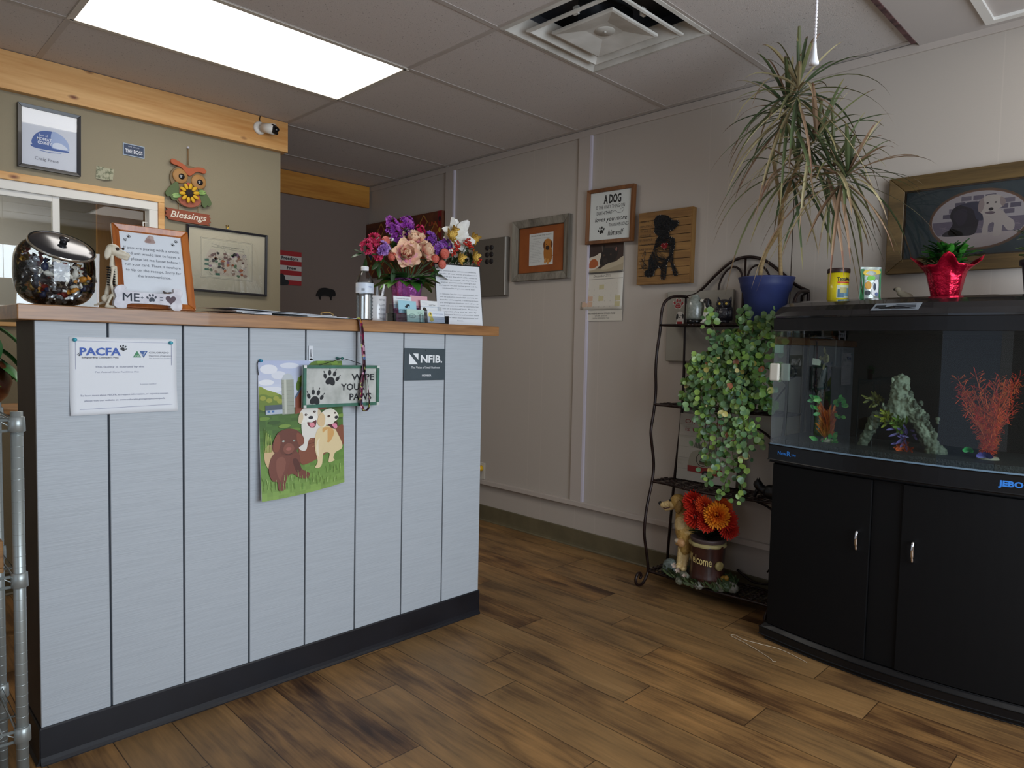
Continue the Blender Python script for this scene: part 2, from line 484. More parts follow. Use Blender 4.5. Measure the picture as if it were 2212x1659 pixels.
def m_floor():
    m, nt, b = newmat('plank floor')
    N = nt.nodes.new; L = nt.links.new
    tc = N('ShaderNodeTexCoord'); sx = N('ShaderNodeSeparateXYZ'); L(tc.outputs['Object'], sx.inputs[0])
    def mt(op, a, b_=None, c=None):
        n = N('ShaderNodeMath'); n.operation = op
        for i, v in enumerate((a, b_, c)):
            if v is None: continue
            if isinstance(v, (int, float)): n.inputs[i].default_value = v
            else: L(v, n.inputs[i])
        return n.outputs[0]
    u = mt('DIVIDE', mt('SUBTRACT', sx.outputs[0], 1.572), 0.1655)
    row = mt('FLOOR', u); fu = mt('SUBTRACT', u, row)
    wn = N('ShaderNodeValToRGB'); wn.color_ramp.interpolation = 'CONSTANT'
    jy = {-7: .9, -5: 1.2, -4: .55, -3: 1.6, -2: 1.955, -1: 2.22, 0: 1.686, 1: 1.859, 2: 1.333, 3: 2.008, 4: 1.487, 5: 1.757, 6: .95, 7: 1.406}
    el = wn.color_ramp.elements; first = True
    for k, yy in sorted(jy.items()):
        o_ = (-yy / 1.03) % 1.0; p_ = (k + 7) / 16
        if first: el[0].position = 0; el[0].color = (o_,) * 3 + (1,); first = False
        else: q_ = el.new(p_); q_.color = (o_,) * 3 + (1,)
    el[-1].position = 1.0; el[-1].color = (.3, .3, .3, 1)
    L(mt('DIVIDE', mt('ADD', row, 7.5), 16.0), wn.inputs[0])
    v = mt('ADD', mt('DIVIDE', sx.outputs[1], 1.03), wn.outputs[0])
    pl = mt('FLOOR', v); fv = mt('SUBTRACT', v, pl)
    idv = mt('ADD', mt('MULTIPLY', row, 13.7), mt('MULTIPLY', pl, 5.31))
    wn2 = N('ShaderNodeTexWhiteNoise'); wn2.noise_dimensions = '1D'; L(idv, wn2.inputs['W'])
    # seams
    eu = mt('MINIMUM', fu, mt('SUBTRACT', 1.0, fu)); ev = mt('MINIMUM', fv, mt('SUBTRACT', 1.0, fv))
    su = mt('LESS_THAN', eu, 0.009); sv = mt('LESS_THAN', ev, 0.0016)
    seam = mt('MAXIMUM', su, sv)
    # grain
    cb = N('ShaderNodeCombineXYZ')
    L(mt('MULTIPLY', sx.outputs[0], 1.0), cb.inputs[0]); L(mt('MULTIPLY', sx.outputs[1], 0.12), cb.inputs[1]); L(mt('MULTIPLY', wn2.outputs[0], 40.0), cb.inputs[2])
    n1 = N('ShaderNodeTexNoise'); n1.inputs['Scale'].default_value = 14; n1.inputs['Detail'].default_value = 8; n1.inputs['Roughness'].default_value = .6; n1.inputs['Distortion'].default_value = 0.8; L(cb.outputs[0], n1.inputs['Vector'])
    cb2 = N('ShaderNodeCombineXYZ')
    L(sx.outputs[0], cb2.inputs[0]); L(mt('MULTIPLY', sx.outputs[1], 0.05), cb2.inputs[1]); L(mt('MULTIPLY', wn2.outputs[0], 9.0), cb2.inputs[2])
    n2 = N('ShaderNodeTexNoise'); n2.inputs['Scale'].default_value = 110; n2.inputs['Detail'].default_value = 6; L(cb2.outputs[0], n2.inputs['Vector'])
    cb3 = N('ShaderNodeCombineXYZ')
    L(sx.outputs[0], cb3.inputs[0]); L(mt('MULTIPLY', sx.outputs[1], 0.45), cb3.inputs[1]); L(mt('MULTIPLY', wn2.outputs[0], 23.0), cb3.inputs[2])
    n3 = N('ShaderNodeTexNoise'); n3.inputs['Scale'].default_value = 7; n3.inputs['Detail'].default_value = 4; L(cb3.outputs[0], n3.inputs['Vector'])
    fac = mt('ADD', mt('MULTIPLY', n1.outputs['Fac'], 0.55), mt('ADD', mt('MULTIPLY', n2.outputs['Fac'], 0.25), mt('ADD', mt('MULTIPLY', n3.outputs['Fac'], 0.52), mt('MULTIPLY', wn2.outputs[0], 0.09))))
    r = N('ShaderNodeValToRGB'); e = r.color_ramp.elements
    e[0].position = 0.50; e[0].color = C('#382215'); e[1].position = 0.98; e[1].color = C('#c39662')
    for p, c in ((0.62, '#63452a'), (0.72, '#8a653c'), (0.84, '#a87b49')):
        q = e.new(p); q.color = C(c)
    L(fac, r.inputs['Fac'])
    gm = N('ShaderNodeMix'); gm.data_type = 'RGBA'; gm.inputs['B'].default_value = C('#776446')
    L(mt('MULTIPLY', n3.outputs['Fac'], mt('MULTIPLY', wn2.outputs[0], 0.8)), gm.inputs['Factor']); L(r.outputs[0], gm.inputs['A'])
    sm = N('ShaderNodeMix'); sm.data_type = 'RGBA'; sm.inputs['B'].default_value = C('#2a1a0e')
    L(mt('MULTIPLY', seam, 0.8), sm.inputs['Factor']); L(gm.outputs['Result'], sm.inputs['A'])
    L(sm.outputs['Result'], b.inputs['Base Color'])
    b.inputs['Roughness'].default_value = 0.42; b.inputs['Specular IOR Level'].default_value = 0.4
    bp = N('ShaderNodeBump'); bp.inputs['Strength'].default_value = 0.25; bp.inputs['Distance'].default_value = 0.002
    L(mt('SUBTRACT', n2.outputs['Fac'], mt('MULTIPLY', seam, 2.0)), bp.inputs['Height']); L(bp.outputs[0], b.inputs['Normal'])
    return m

def m_panel(name, c, ax, lines, per=1.22, amt=0.03, bump=0.06):
    """painted panelling with fine vertical score lines at given offsets"""
    m, nt, b = newmat(name); N = nt.nodes.new; L = nt.links.new
    tc = N('ShaderNodeTexCoord'); sx = N('ShaderNodeSeparateXYZ'); L(tc.outputs['Object'], sx.inputs[0])
    dv = N('ShaderNodeMath'); dv.operation = 'DIVIDE'; dv.inputs[1].default_value = per; L(sx.outputs[ax], dv.inputs[0])
    fr = N('ShaderNodeMath'); fr.operation = 'FRACT'; L(dv.outputs[0], fr.inputs[0])
    r = N('ShaderNodeValToRGB'); r.color_ramp.interpolation = 'CONSTANT'
    r.color_ramp.elements[0].color = (0, 0, 0, 1); r.color_ramp.elements[1].position = 0.999; r.color_ramp.elements[1].color = (0, 0, 0, 1)
    for p in lines:
        q = r.color_ramp.elements.new(p); q.color = (1, 1, 1, 1)
        q = r.color_ramp.elements.new(p + 0.0022); q.color = (0, 0, 0, 1)
    L(fr.outputs[0], r.inputs['Fac'])
    mx = N('ShaderNodeMix'); mx.data_type = 'RGBA'; base = C(c)
    mx.inputs['A'].default_value = base; mx.inputs['B'].default_value = tuple(min(1, x * (1 + 2.2 * amt)) for x in base[:3]) + (1,)
    L(r.outputs[0], mx.inputs['Factor']); L(mx.outputs['Result'], b.inputs['Base Color'])
    b.inputs['Roughness'].default_value = 0.62
    n = N('ShaderNodeTexNoise'); n.inputs['Scale'].default_value = 260; n.inputs['Detail'].default_value = 3; L(tc.outputs['Object'], n.inputs['Vector'])
    sb = N('ShaderNodeMath'); sb.operation = 'MULTIPLY_ADD'; sb.inputs[1].default_value = -.5; L(r.outputs[0], sb.inputs[0]); L(n.outputs['Fac'], sb.inputs[2])
    bp = N('ShaderNodeBump'); bp.inputs['Strength'].default_value = bump; bp.inputs['Distance'].default_value = 0.003
    L(sb.outputs[0], bp.inputs['Height']); L(bp.outputs[0], b.inputs['Normal'])
    return m

def m_ceiling():
    m, nt, b = newmat('ceiling tile'); N = nt.nodes.new; L = nt.links.new
    tc = N('ShaderNodeTexCoord')
    n = N('ShaderNodeTexNoise'); n.inputs['Scale'].default_value = 150; n.inputs['Detail'].default_value = 2; L(tc.outputs['Object'], n.inputs['Vector'])
    r = N('ShaderNodeValToRGB'); e = r.color_ramp.elements
    e[0].position = 0.29; e[0].color = C('#8f8681'); e[1].position = 0.335; e[1].color = C('#cfc7c2')
    L(n.outputs['Fac'], r.inputs['Fac']); L(r.outputs[0], b.inputs['Base Color'])
    b.inputs['Roughness'].default_value = 0.9
    n2 = N('ShaderNodeTexNoise'); n2.inputs['Scale'].default_value = 300; L(tc.outputs['Object'], n2.inputs['Vector'])
    bp = N('ShaderNodeBump'); bp.inputs['Strength'].default_value = 0.4; bp.inputs['Distance'].default_value = 0.003
    L(n2.outputs['Fac'], bp.inputs['Height']); L(bp.outputs[0], b.inputs['Normal'])
    return m

mFloor = m_floor()
mWallR = m_panel('painted panel wall', '#b5aba1', 1, (0.03, 0.16, 0.39, 0.48, 0.79))
mOwl = m_panel('tan wall', '#93886f', 0, (), bump=0.2)
mFar = m_panel('hall wall', '#7b6b62', 0, (), bump=0.2)
mPlain = m_panel('plain wall', '#c9c2ba', 0, ())
mCeil = m_ceiling()
mTrim = mat('painted trim', '#b9aea5', 0.5, bump=0.05, scale=80)
mTbar = mat('painted grid', '#b9b0a9', 0.55)
mCove = mat('olive cove base', '#6a6048', 0.5, c2='#5d5540', scale=8)
mPine = wood('pine', '#c98a45', '#e8b878', 'X', 2.2, 0.45, knots='#7a3d16', fine=18)
mPineZ = wood('pine upright', '#c98a45', '#e8b878', 'Z', 2.2, 0.45, knots='#7a3d16', fine=18)
mWhiteP = mat('white vinyl frame', '#e9e6e0', 0.35)
mGlass = pane_mat('clear pane')

f = MB(); f.box(XL - .1, YB - .1, -0.05, XW + .15, 6.6, 0); struct('floor', f, mFloor)

# ceiling in lay-in cells, open where the light fixtures and the air diffuser sit
GX = [XL, -0.5, 0.72, 1.935, 2.545, 3.15, XW]
GY = [YB, -0.97, -0.36, 0.245, 0.85, 1.455, 2.06, 2.665, 3.27, 3.875, 4.48, YF]
HOLES = [(2, 7), (3, 5), (3, 2), (4, 2)]
f = MB()
for i in range(len(GX) - 1):
    for j in range(len(GY) - 1):
        if (i, j) in HOLES: continue
        f.box(GX[i], GY[j], ZC, GX[i + 1], GY[j + 1], ZC + 0.02)
struct('ceiling', f, mCeil)
f = MB()
f.box(XL - .1, YB - .1, ZC + 0.16, XW + .15, 6.6, ZC + 0.22)
struct('ceiling', f, mat('dark plenum', '#4a4644', 0.9))
f = MB()
for x in (-0.5, 0.72, 1.935, 3.15):
    f.box(x - .012, YB, ZC - .0025, x + .012, YF, ZC)
for y in GY[1:-1]:
    f.box(XL, y - .012, ZC - .003, XW, y + .012, ZC - .0006)
struct('trim_1', f, mTbar)
f = MB(); f.box(XW - .022, YB, ZC - .042, XW, YF, ZC - .003); struct('trim_2', f, mTrim, bevel=.002)

# walls
f = MB(); f.box(XW, YB - .1, 0, XW + .12, YF + .1, ZC + .2); struct('wall_right', f, mWallR)
f = MB(); f.box(XW - .012, 0.0, 0.285, XW, 1.366, ZC - .04); f.box(XW - .012, 1.372, 0.285, XW, 2.60, ZC - .04); f.box(XW - .012, 2.60, 0.285, XW, 3.85, ZC - .04); f.box(XW - .012, 3.85, .285, XW, YF, ZC - .04); f.box(XW - .012, YB, .285, XW, -0.004, ZC - .04)
struct('wall_right', f, mWallR)
f = MB()
for y in (2.573, 3.806): f.box(XW - .026, y, .285, XW - .012, y + .084, ZC - .042)
struct('trim_3', f, mTrim, bevel=.002)
f = MB()
for y in (2.573, 3.806): f.box(XW - .027, y - .014, .285, XW - .012, y - .0005, ZC - .042)
struct('trim_6', f, mat('lavender white strip', '#cfc8d4', .4))
f = MB(); f.box(XW - .034, YB, .256, XW, YF, .286)
struct('trim_4', f, mTrim, bevel=.003)
f = MB()
def cove(x0, y0, x1, y1, nx, ny, h, t=.006, toe=.014):
    """rubber cove base along a line; n points into the room"""
    pr = [(0, 0), (toe, 0), (toe, .003), (.008, .010), (t, .022), (t, h - .004), (.003, h), (0, h)]
    vs = []
    for (x, y) in ((x0, y0), (x1, y1)):
        vs += [(x + nx * p, y + ny * p, z) for p, z in pr]
    n = len(pr); fs = [tuple(range(n)), tuple(range(2 * n - 1, n - 1, -1))] + [(i, n + i, n + (i + 1) % n, (i + 1) % n) for i in range(n)]
    return vs, fs
f.add(*cove(XW, YB, XW, YF, -1, 0, .107)); struct('baseboard_right', f, mCove)
f = MB(); f.add(*cove(1.91, YF, XW, YF, 0, -1, .107)); f.add(*cove(XL, YO, 1.91, YO, 0, -1, .107)); struct('baseboard_back', f, mCove)

WX0, WX1, WZ0, WZ1 = -0.75, 1.238, 1.275, 1.912          # reception window opening
f = MB()
f.box(XL, YO, 0, WX0, YO + .12, ZC); f.box(WX1, YO, 0, 1.912, YO + .12, ZC); f.box(WX0, YO, 0, WX1, YO + .12, WZ0); f.box(WX0, YO, WZ1, WX1, YO + .12, ZC)
struct('wall_back', f, mOwl)
f = MB(); f.box(1.812, YO + .12, 0, 1.912, YF, ZC); struct('wall_hall', f, mOwl)
f = MB(); f.box(1.812, YF, 0, XW + .1, YF + .1, ZC + .2); struct('wall_hall', f, mFar)
f = MB(); f.box(XL - .1, YB, 0, XL, 0.0, ZC + .2); f.box(XL - .1, 1.2, 0, XL, 6.6, ZC + .2); f.box(XL - .1, 0, 2.1, XL, 1.2, ZC + .2); struct('wall_left', f, mPlain)
f = MB(); f.box(XL, YB - .1, 0, XW, YB, .65); f.box(XL, YB - .1, 2.25, XW, YB, ZC + .2); f.box(XL, YB - .1, .65, 0.05, YB, 2.25); f.box(2.35, YB - .1, .65, XW, YB, 2.25); struct('wall_front', f, mPlain)
f = MB(); f.box(0.05, YB - .06, .65, 2.35, YB - .02, .71); f.box(0.05, YB - .06, 2.19, 2.35, YB - .02, 2.25); f.box(0.05, YB - .06, .65, .11, YB - .02, 2.25); f.box(2.29, YB - .06, .65, 2.35, YB - .02, 2.25); f.box(1.18, YB - .06, .65, 1.22, YB - .02, 2.25)
struct('window_1', f, mWhiteP)
# beams of knotty pine under the ceiling
f = MB(); f.box(XL, 3.829, 2.306, 1.938, YO, ZC - .003)
beam = thing('pine_beam', 'long knotty pine board across the tan wall, camera mounted on it', 'beam', (0, 0, 0))
f.build('board', mPine, beam, bevel=.002)
f = MB(); f.box(1.9125, YO + .0005, 2.306, 1.938, 4.0, ZC - .003); f.build('return_board', mPine, beam, bevel=.002)
beam2 = thing('pine_beam', 'short amber pine board above the dark hallway end wall', 'beam', (0, 0, 0))
f = MB(); f.box(1.915, YF - .03, 2.303, XW - .03, YF, 2.472); f.build('board', wood('amber pine', '#a96a22', '#cf9440', 'X', 2.2, .45, fine=18), beam2, bevel=.002)

# reception window : pine casing, white sliding window, office behind
cas = MB()
cas.box(WX0 - .03, YO - .014, WZ1, WX1 + .03, YO, WZ1 + .034); cas.box(WX0 - .03, YO - .014, WZ0 - .026, WX1 + .03, YO, WZ0); cas.box(WX1, YO - .014, WZ0, WX1 + .03, YO, WZ1 - .0005)
o = struct('window_2', cas, mPine, bevel=.002)
f = MB(); f.box(WX0, YO - .006, WZ1 - .043, WX1, YO + .06, WZ1); f.box(WX1 - .043, YO - .006, WZ0, WX1, YO + .06, WZ1 - .043); f.box(WX0, YO - .006, WZ0, WX1 - .043, YO + .06, WZ0 + .04)
f.box(WX0, YO - .006, WZ0 + .04, WX0 + .04, YO + .06, WZ1 - .043)
f.build('window_frame', mWhiteP, o, bevel=.002)
f = MB()
SX = .805
f.box(SX - .03, YO + .006, WZ0 + .04, SX, YO + .03, WZ1 - .043); f.box(WX0 + .04, YO + .006, WZ1 - .07, SX - .03, YO + .03, WZ1 - .043); f.box(WX0 + .04, YO + .006, WZ0 + .04, SX - .03, YO + .03, WZ0 + .07)
f.box(WX0 + .04, YO + .006, WZ0 + .07, WX0 + .07, YO + .03, WZ1 - .07)
f.build('sliding_sash', mWhiteP, o, bevel=.002)
f = MB(); f.box(WX0 + .07, YO + .016, WZ0 + .07, SX - .03, YO + .02, WZ1 - .07); f.build('pane', pane_mat('sash pane', (.9, .92, .9, 1), extra=.04), o)
f = MB(); f.box(SX, YO + .04, WZ0 + .04, WX1 - .043, YO + .044, WZ1 - .043); f.build('pane', mGlass, o)
f = MB(); f.tube([(1.19, YO + .0, 1.80), (1.165, YO - .01, 1.80), (1.165, YO - .01, 1.765), (1.19, YO, 1.765)], .003); f.build('latch', mWhiteP, o)
f = MB(); f.box(XL, 5.3, 0, 1.812, 5.4, 2.5); struct('wall_office', f, mPlain)
f = MB(); f.box(1.08, 5.27, 0, 1.30, 5.3, 2.4); struct('wall_office', f, mat('olive office wall', '#7b7256', .8))
f = MB(); f.box(1.30, 5.24, 0, 1.812, 5.3, 2.1); struct('door_1', f, wood('office door', '#8a6530', '#a87c3e', 'Z', 1.5, .5))
f = MB(); f.box(XL, YO + .12, 2.478, 1.812, 5.4, 2.53); struct('ceiling_office', f, mPlain)

# ceiling patch panel with brown broken edge, and hatch frame
f = MB(); f.box(2.45, .258, ZC - .016, XW - .012, .878, ZC - .0035); o = struct('trim_5', f, mat('smooth patch', '#c2bab5', .6))
f = MB(); f.box(1.95, .878, ZC - .020, 3.13, .896, ZC - .0035); f.build('broken_edge', mat('brown fibre edge', '#6b4a48', .9, c2='#3a2626', scale=30), o)
f = frame_bars(.34, .34, .03, .012); f.build('hatch_frame', mWhiteP, o, loc=(2.95, .47, ZC - .016)).rotation_euler = (PI / 2, 0, 0)

# ---------------------------------------------------------------- fluorescent fixtures
def fixture(cx, cy, strength, label, hx=.605, hy=.30):
    t = thing('ceiling_light', label, 'ceiling light', (cx, cy, ZC), 0, 'recessed fluorescent fixtures')
    f = MB()
    for s in (-1, 1):
        f.box(-hx, s * hy - .012, -.006, hx, s * hy + .012, .004)
        f.box(s * hx - .012, -hy, -.006, s * hx + .012, hy, .004)
        f.box(-hx, s * hy - .004, .004, hx, s * hy + .004, .11); f.box(s * hx - .004, -hy, .004, s * hx + .004, hy, .11)
    f.box(-hx, -hy, .11, hx, hy, .12)
    f.build('frame', mat('fixture metal', '#cfc8bd', .5), t)
    f = MB(); f.box(-hx + .012, -hy + .012, -.001, hx - .012, hy - .012, .003)
    f.build('lens', mat('lit lens %g' % strength, (1.0, .96, .88, 1), .5, emit=strength), t)
fixture(1.3275, 2.9675, 5.5, 'glowing rectangular fluorescent panel in the ceiling over the counter')
fixture(2.54, -0.0575, 2.2, 'glowing rectangular fluorescent panel in the ceiling behind the viewpoint')

# air diffuser
t = thing('ceiling_diffuser', 'square white metal air diffuser with nested louvres in the ceiling', 'air vent', (2.24, 1.7575, ZC))
mV = mat('diffuser paint', '#dcd9d2', .4, c2='#bdb9b0', scale=6)
def frust(f, a, za, b, zb, th=.0):
    vs = [(-a, -a, za), (a, -a, za), (a, a, za), (-a, a, za), (-b, -b, zb), (b, -b, zb), (b, b, zb), (-b, b, zb)]
    f.add(vs, [(i, (i + 1) % 4, 4 + (i + 1) % 4, 4 + i) for i in range(4)])
f = MB(); frust(f, .300, -.004, .284, -.006); frust(f, .284, -.006, .225, .045); frust(f, .300, -.004, .300, .01); f.build('flange', mV, t, solid=.002)
f = MB(); frust(f, .222, -.012, .212, -.014); frust(f, .212, -.014, .160, .035); frust(f, .222, -.012, .222, -.005); f.build('louvre_ring', mV, t, solid=.002)
f = MB(); frust(f, .150, -.018, .142, -.020); frust(f, .142, -.020, .055, -.002); frust(f, .150, -.018, .150, -.010)
f.add([(-.055, -.055, -.002), (.055, -.055, -.002), (.055, .055, -.002), (-.055, .055, -.002)], [(0, 1, 2, 3)]); f.build('centre_plate', mV, t, solid=.002)
f = MB(); f.lathe([(.0, -.006), (.040, -.006), (.042, -.001)], 24); f.lathe([(0, -.009), (.006, -.009), (.006, -.006)], 10); f.build('centre_knob', mV, t)
f = MB(); f.box(-.30, -.30, .13, .30, .30, .15); frust(f, .30, .0, .30, .13); f.build('plenum_box', mat('grey duct', '#6e6e74', .5, metal=.4), t)
f = MB(); f.lathe([(.11, .129), (.11, .05)], 28, cap=False); f.build('duct_collar', mat('foil duct', '#8a8c92', .3, metal=.9, bump=.6, scale=60), t)
f = MB()
for s in (-1, 1):
    g = MB(); g.box(s * .18 - .006, -.012, .0, s * .18 + .006, .012, .03); g.build('clip', mV, t); g = MB(); g.box(-.012, s * .18 - .006, .0, .012, s * .18 + .006, .03); g.build('clip', mV, t)

# pull chain with clear bell
t = thing('pull_chain', 'white beaded pull chain with a clear bell end hanging near the top', 'pull chain', (1.10, .451, ZC))
f = MB(); f.lathe([(.0, 0), (.016, 0), (.016, -.006), (.006, -.014), (0, -.014)], 16); f.build('hook_cap', mWhiteP, t)
zb = 1.657 - ZC
f = MB(); z = -.014
while z > zb + .035:
    f.ell((0, 0, z), (.0026, .0026, .0028), nu=8, nv=6); z -= .0052
f.tube([(0, 0, -.01), (0, 0, zb + .03)], .0009, 5); f.build('beads', mat('white beads', '#f2eef0', .3, c2='#d6cfd0', scale=200), t)
f = MB(); f.lathe([(.0025, zb + .034), (.003, zb + .026), (.0045, zb + .012), (.0072, zb + .003), (.0072, zb), (0, zb)], 16); f.build('bell', mat('clear plastic bell', '#f4f4f6', .15, coat=.5), t)

# security camera on the pine beam
t = thing('security_camera', 'white round security camera with black square face on pine beam', 'security camera', (1.765, 3.829, 2.405), 0)
f = MB(); f.lathe([(0, 0), (.036, 0), (.036, .008), (.030, .014), (.018, .016)], 24, M=rot(PI / 2)); f.build('mount_plate', mat('camera white', '#e4e0d8', .4), t)
f = MB(); f.tube([(0, -.01, 0), (.008, -.03, -.004), (.016, -.045, -.006)], .014, 12); f.tube([(.006, -.03, 0), (.05, -.085, -.012)], [.026, .030], 18); f.build('barrel', mat('camera white', '#e4e0d8', .4), t)
Q = rot(-.15, 0, .65)
f = MB(); f.cbox((.050, -.086, -.013), (.052, .02, .052), M=Q); f.build('face', mat('gloss black', '#0c0c0e', .2), t, bevel=.009)
f = MB(); f.ell((.058, -.099, -.013), (.013, .006, .013)); f.build('lens', mat('lens black', '#050507', .05), t)
f = MB(); f.tube([(.004, -.004, .03), (.0, -.003, .05), (.004, -.002, .069)], .0025, 6); f.build('cable', mat('gloss black', '#0c0c0e', .2), t)
# ================================================================ RECEPTION COUNTER
PRINT = attr_mat('matte print', .55)
GLOSSP = attr_mat('gloss print', .25)
PAPER = mat('white paper', '#eceef2', .7, bump=.05, scale=300)
DK = mat('gloss black', '#0c0c0e', .2)
t = thing('reception_counter', 'tall reception counter clad in pale blue grey vertical boards with black base', 'counter', (0, 0, 0))
mBoard, nt, b = newmat('pale blue siding')
tc = nt.nodes.new('ShaderNodeTexCoord'); mp = nt.nodes.new('ShaderNodeMapping'); mp.inputs['Scale'].default_value = (.04, 1, 2.2)
mp.inputs['Rotation'].default_value = (0, -.02, 0)
n = nt.nodes.new('ShaderNodeTexNoise'); n.inputs['Scale'].default_value = 210; n.inputs['Detail'].default_value = 5
n2 = nt.nodes.new('ShaderNodeTexNoise'); n2.inputs['Scale'].default_value = 2.0
r = nt.nodes.new('ShaderNodeValToRGB'); r.color_ramp.elements[0].position = .3; r.color_ramp.elements[0].color = C('#b2b8be'); r.color_ramp.elements[1].position = .62; r.color_ramp.elements[1].color = C('#bcc2c8')
nt.links.new(tc.outputs['Object'], mp.inputs[0]); nt.links.new(mp.outputs[0], n.inputs['Vector']); nt.links.new(tc.outputs['Object'], n2.inputs['Vector'])
nt.links.new(n.outputs['Fac'], r.inputs['Fac']); nt.links.new(r.outputs[0], b.inputs['Base Color'])
b.inputs['Roughness'].default_value = .5
bp = nt.nodes.new('ShaderNodeBump'); bp.inputs['Strength'].default_value = .35; bp.inputs['Distance'].default_value = .0015
nt.links.new(n.outputs['Fac'], bp.inputs['Height']); nt.links.new(bp.outputs[0], b.inputs['Normal'])
f = MB()
gx = [.404, .581, .790, 1.001, 1.207, 1.415, 1.632, 1.843, 2.056]
for i in range(8):
    f.box(gx[i] + (.003 if i else 0), 2.246, .09, gx[i + 1] - (.003 if i < 7 else 0), 2.258, 1.25, 0)
f.build('front_panel', [mBoard], t, bevel=.0012, seg=1)
f = MB(); f.box(.414, 2.257, 0, 2.050, 2.49, 1.25); f.build('carcass', mat('dark groove', '#4c535c', .8), t)
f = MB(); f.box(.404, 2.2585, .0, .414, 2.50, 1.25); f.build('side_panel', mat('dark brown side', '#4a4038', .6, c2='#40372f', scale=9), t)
f = MB(); f.box(2.050, 2.2585, 0, 2.056, 2.50, 1.25); f.box(.414, 2.49, 0, 2.05, 2.50, 1.25); f.build('rear_panel', mBoard, t)
f = MB(); f.add(*cove(.400, 2.246, 2.060, 2.246, 0, -1, .108)); f.add(*cove(2.056, 2.244, 2.056, 2.50, 1, 0, .108)); f.add(*cove(.404, 2.244, .404, 2.50, -1, 0, .108))
f.build('base_moulding', mat('black rubber base', '#14141a', .4, c2='#1a1b22', scale=6, bump=.05), t)
ct = thing('countertop', 'thick oak countertop laid along the reception counter', 'countertop', (0, 0, 0))
f = MB(); f.box(.361, 2.221, 1.251, 2.132, 2.72, 1.294)
f.build('slab', wood('oak top', '#7b5230', '#b98654', 'X', 5, .38, fine=40, bump=.3, coat=.15), ct, bevel=.003)
CT = 1.2945
FY = 2.2455        # front face of the boards

def pin(x, z, y, colr, label, r=.0055):
    t = thing('push_pin', label, 'push pin', (x, y, z), 0, 'push pins in the counter boards')
    f = MB(); f.lathe([(r, 0), (r, .0015), (r * .55, .003), (r * .5, .008), (r * .85, .010), (r * .85, .0115), (0, .0115)], 14, M=rot(PI / 2)); f.build('head', mat('pin ' + colr, colr, .3, coat=.3), t)
    return t

# PACFA licence sheet
t = thing('licence_sheet', 'white licence paper headed PACFA pinned to the counter boards', 'notice', (.6265, FY - .0012, 1.097))
f = MB(); w_, h_ = .2865, .223
def pc(u, v):
    x = (u - .5) * w_; z = (v - .5) * h_
    y = -.0005 - .010 * max(0, .35 - v) ** 2 * 6 * (1 - .6 * u) - .014 * max(0, u - .8) * max(0, .4 - v) * 6
    return (x, y, z)
f.grid(pc, 16, 16); f.build('sheet', PAPER, t, solid=.0003)
A = Art(-.0016)
A.line([(-.128, .100), (.128, .098)], .0009, '#8d8fae'); A.line([(-.128, .100), (-.128, .02)], .0009, '#8d8fae'); A.line([(.128, .098), (.128, .03)], .0009, '#8d8fae')
A.text('PACFA', -.065, .060, .030, '#3a5fb4', w=.105, bold=.03)
A.paw(-.006, .081, .011, '#15171d', -.5); A.paw(-.118, .062, .006, '#2a2c36', .4)
A.text("Safeguarding Colorado's Pets", -.066, .051, .0062, '#2b2f3f', w=.094, bold=.01)
A.poly([(.020, .054), (.031, .073), (.042, .054)], '#3f8d5d'); A.poly([(.038, .073), (.060, .073), (.049, .053)], '#3f63a0', True)
A.text('CO', .0315, .055, .0075, '#f4f6f4'); A.line([(.042, .064), (.048, .060), (.053, .070)], .0016, '#f0f2f6')
A.text('COLORADO', .092, .066, .0068, '#5f6572', w=.056); A.text('Department of Agriculture', .096, .057, .0055, '#6c7280', w=.064); A.text('Pet Animal Care Facilities', .096, .050, .004, '#a0a6b2', w=.062)
A.text('This facility is licensed by the', -.015, .024, .0075, '#8b8fa6', w=.13); A.text('Pet Animal Care Facilities Act', -.022, .009, .0065, '#9da1b6', w=.115)
A.text('License number', .062, -.028, .0055, '#a7acbf', w=.045)
A.text('To learn more about PACFA, to request information, or report a concern', 0, -.058, .0068, '#8388a2', w=.235); A.text('please visit our website at: www.colorado.gov/aginspection/pacfa', 0, -.073, .0068, '#8388a2', w=.215)
A.line([(-.120, -.095), (.128, -.090)], .0009, '#8d8fae')
A.yfn = lambda x, z: pc(x / w_ + .5, z / h_ + .5)[1] + .0004
A.build(t, PRINT, 'crest')
pin(.4965, 1.200, FY - .002, '#3fa9bd', 'teal push pin at left corner of the PACFA sheet'); pin(.7515, 1.196, FY - .002, '#3fa9bd', 'teal push pin at right corner of the PACFA sheet')

# garden flag with three puppies
t = thing('garden_flag', 'printed garden flag of three puppies and red barn on the counter', 'flag', (1.1895, FY - .001, .905))
W, H = .322, .474
def fl(u, v):
    x = (u - .5) * (W + .008 * (1 - v)) + .004 * (1 - v); z = (v - .5) * H
    z += .010 * (1 - v) * (u ** 2) * 2.4 - .004 * (1 - v)
    b = (1 - v)
    y = -.002 - .030 * b ** 1.4 * (.35 + .65 * (1 - u)) - .004 * math.sin(u * PI) * b
    return (x, y, z)
f = MB(); f.grid(fl, 16, 24); f.build('cloth', mat('flag cloth', '#d8d9de', .7), t, solid=.0006)
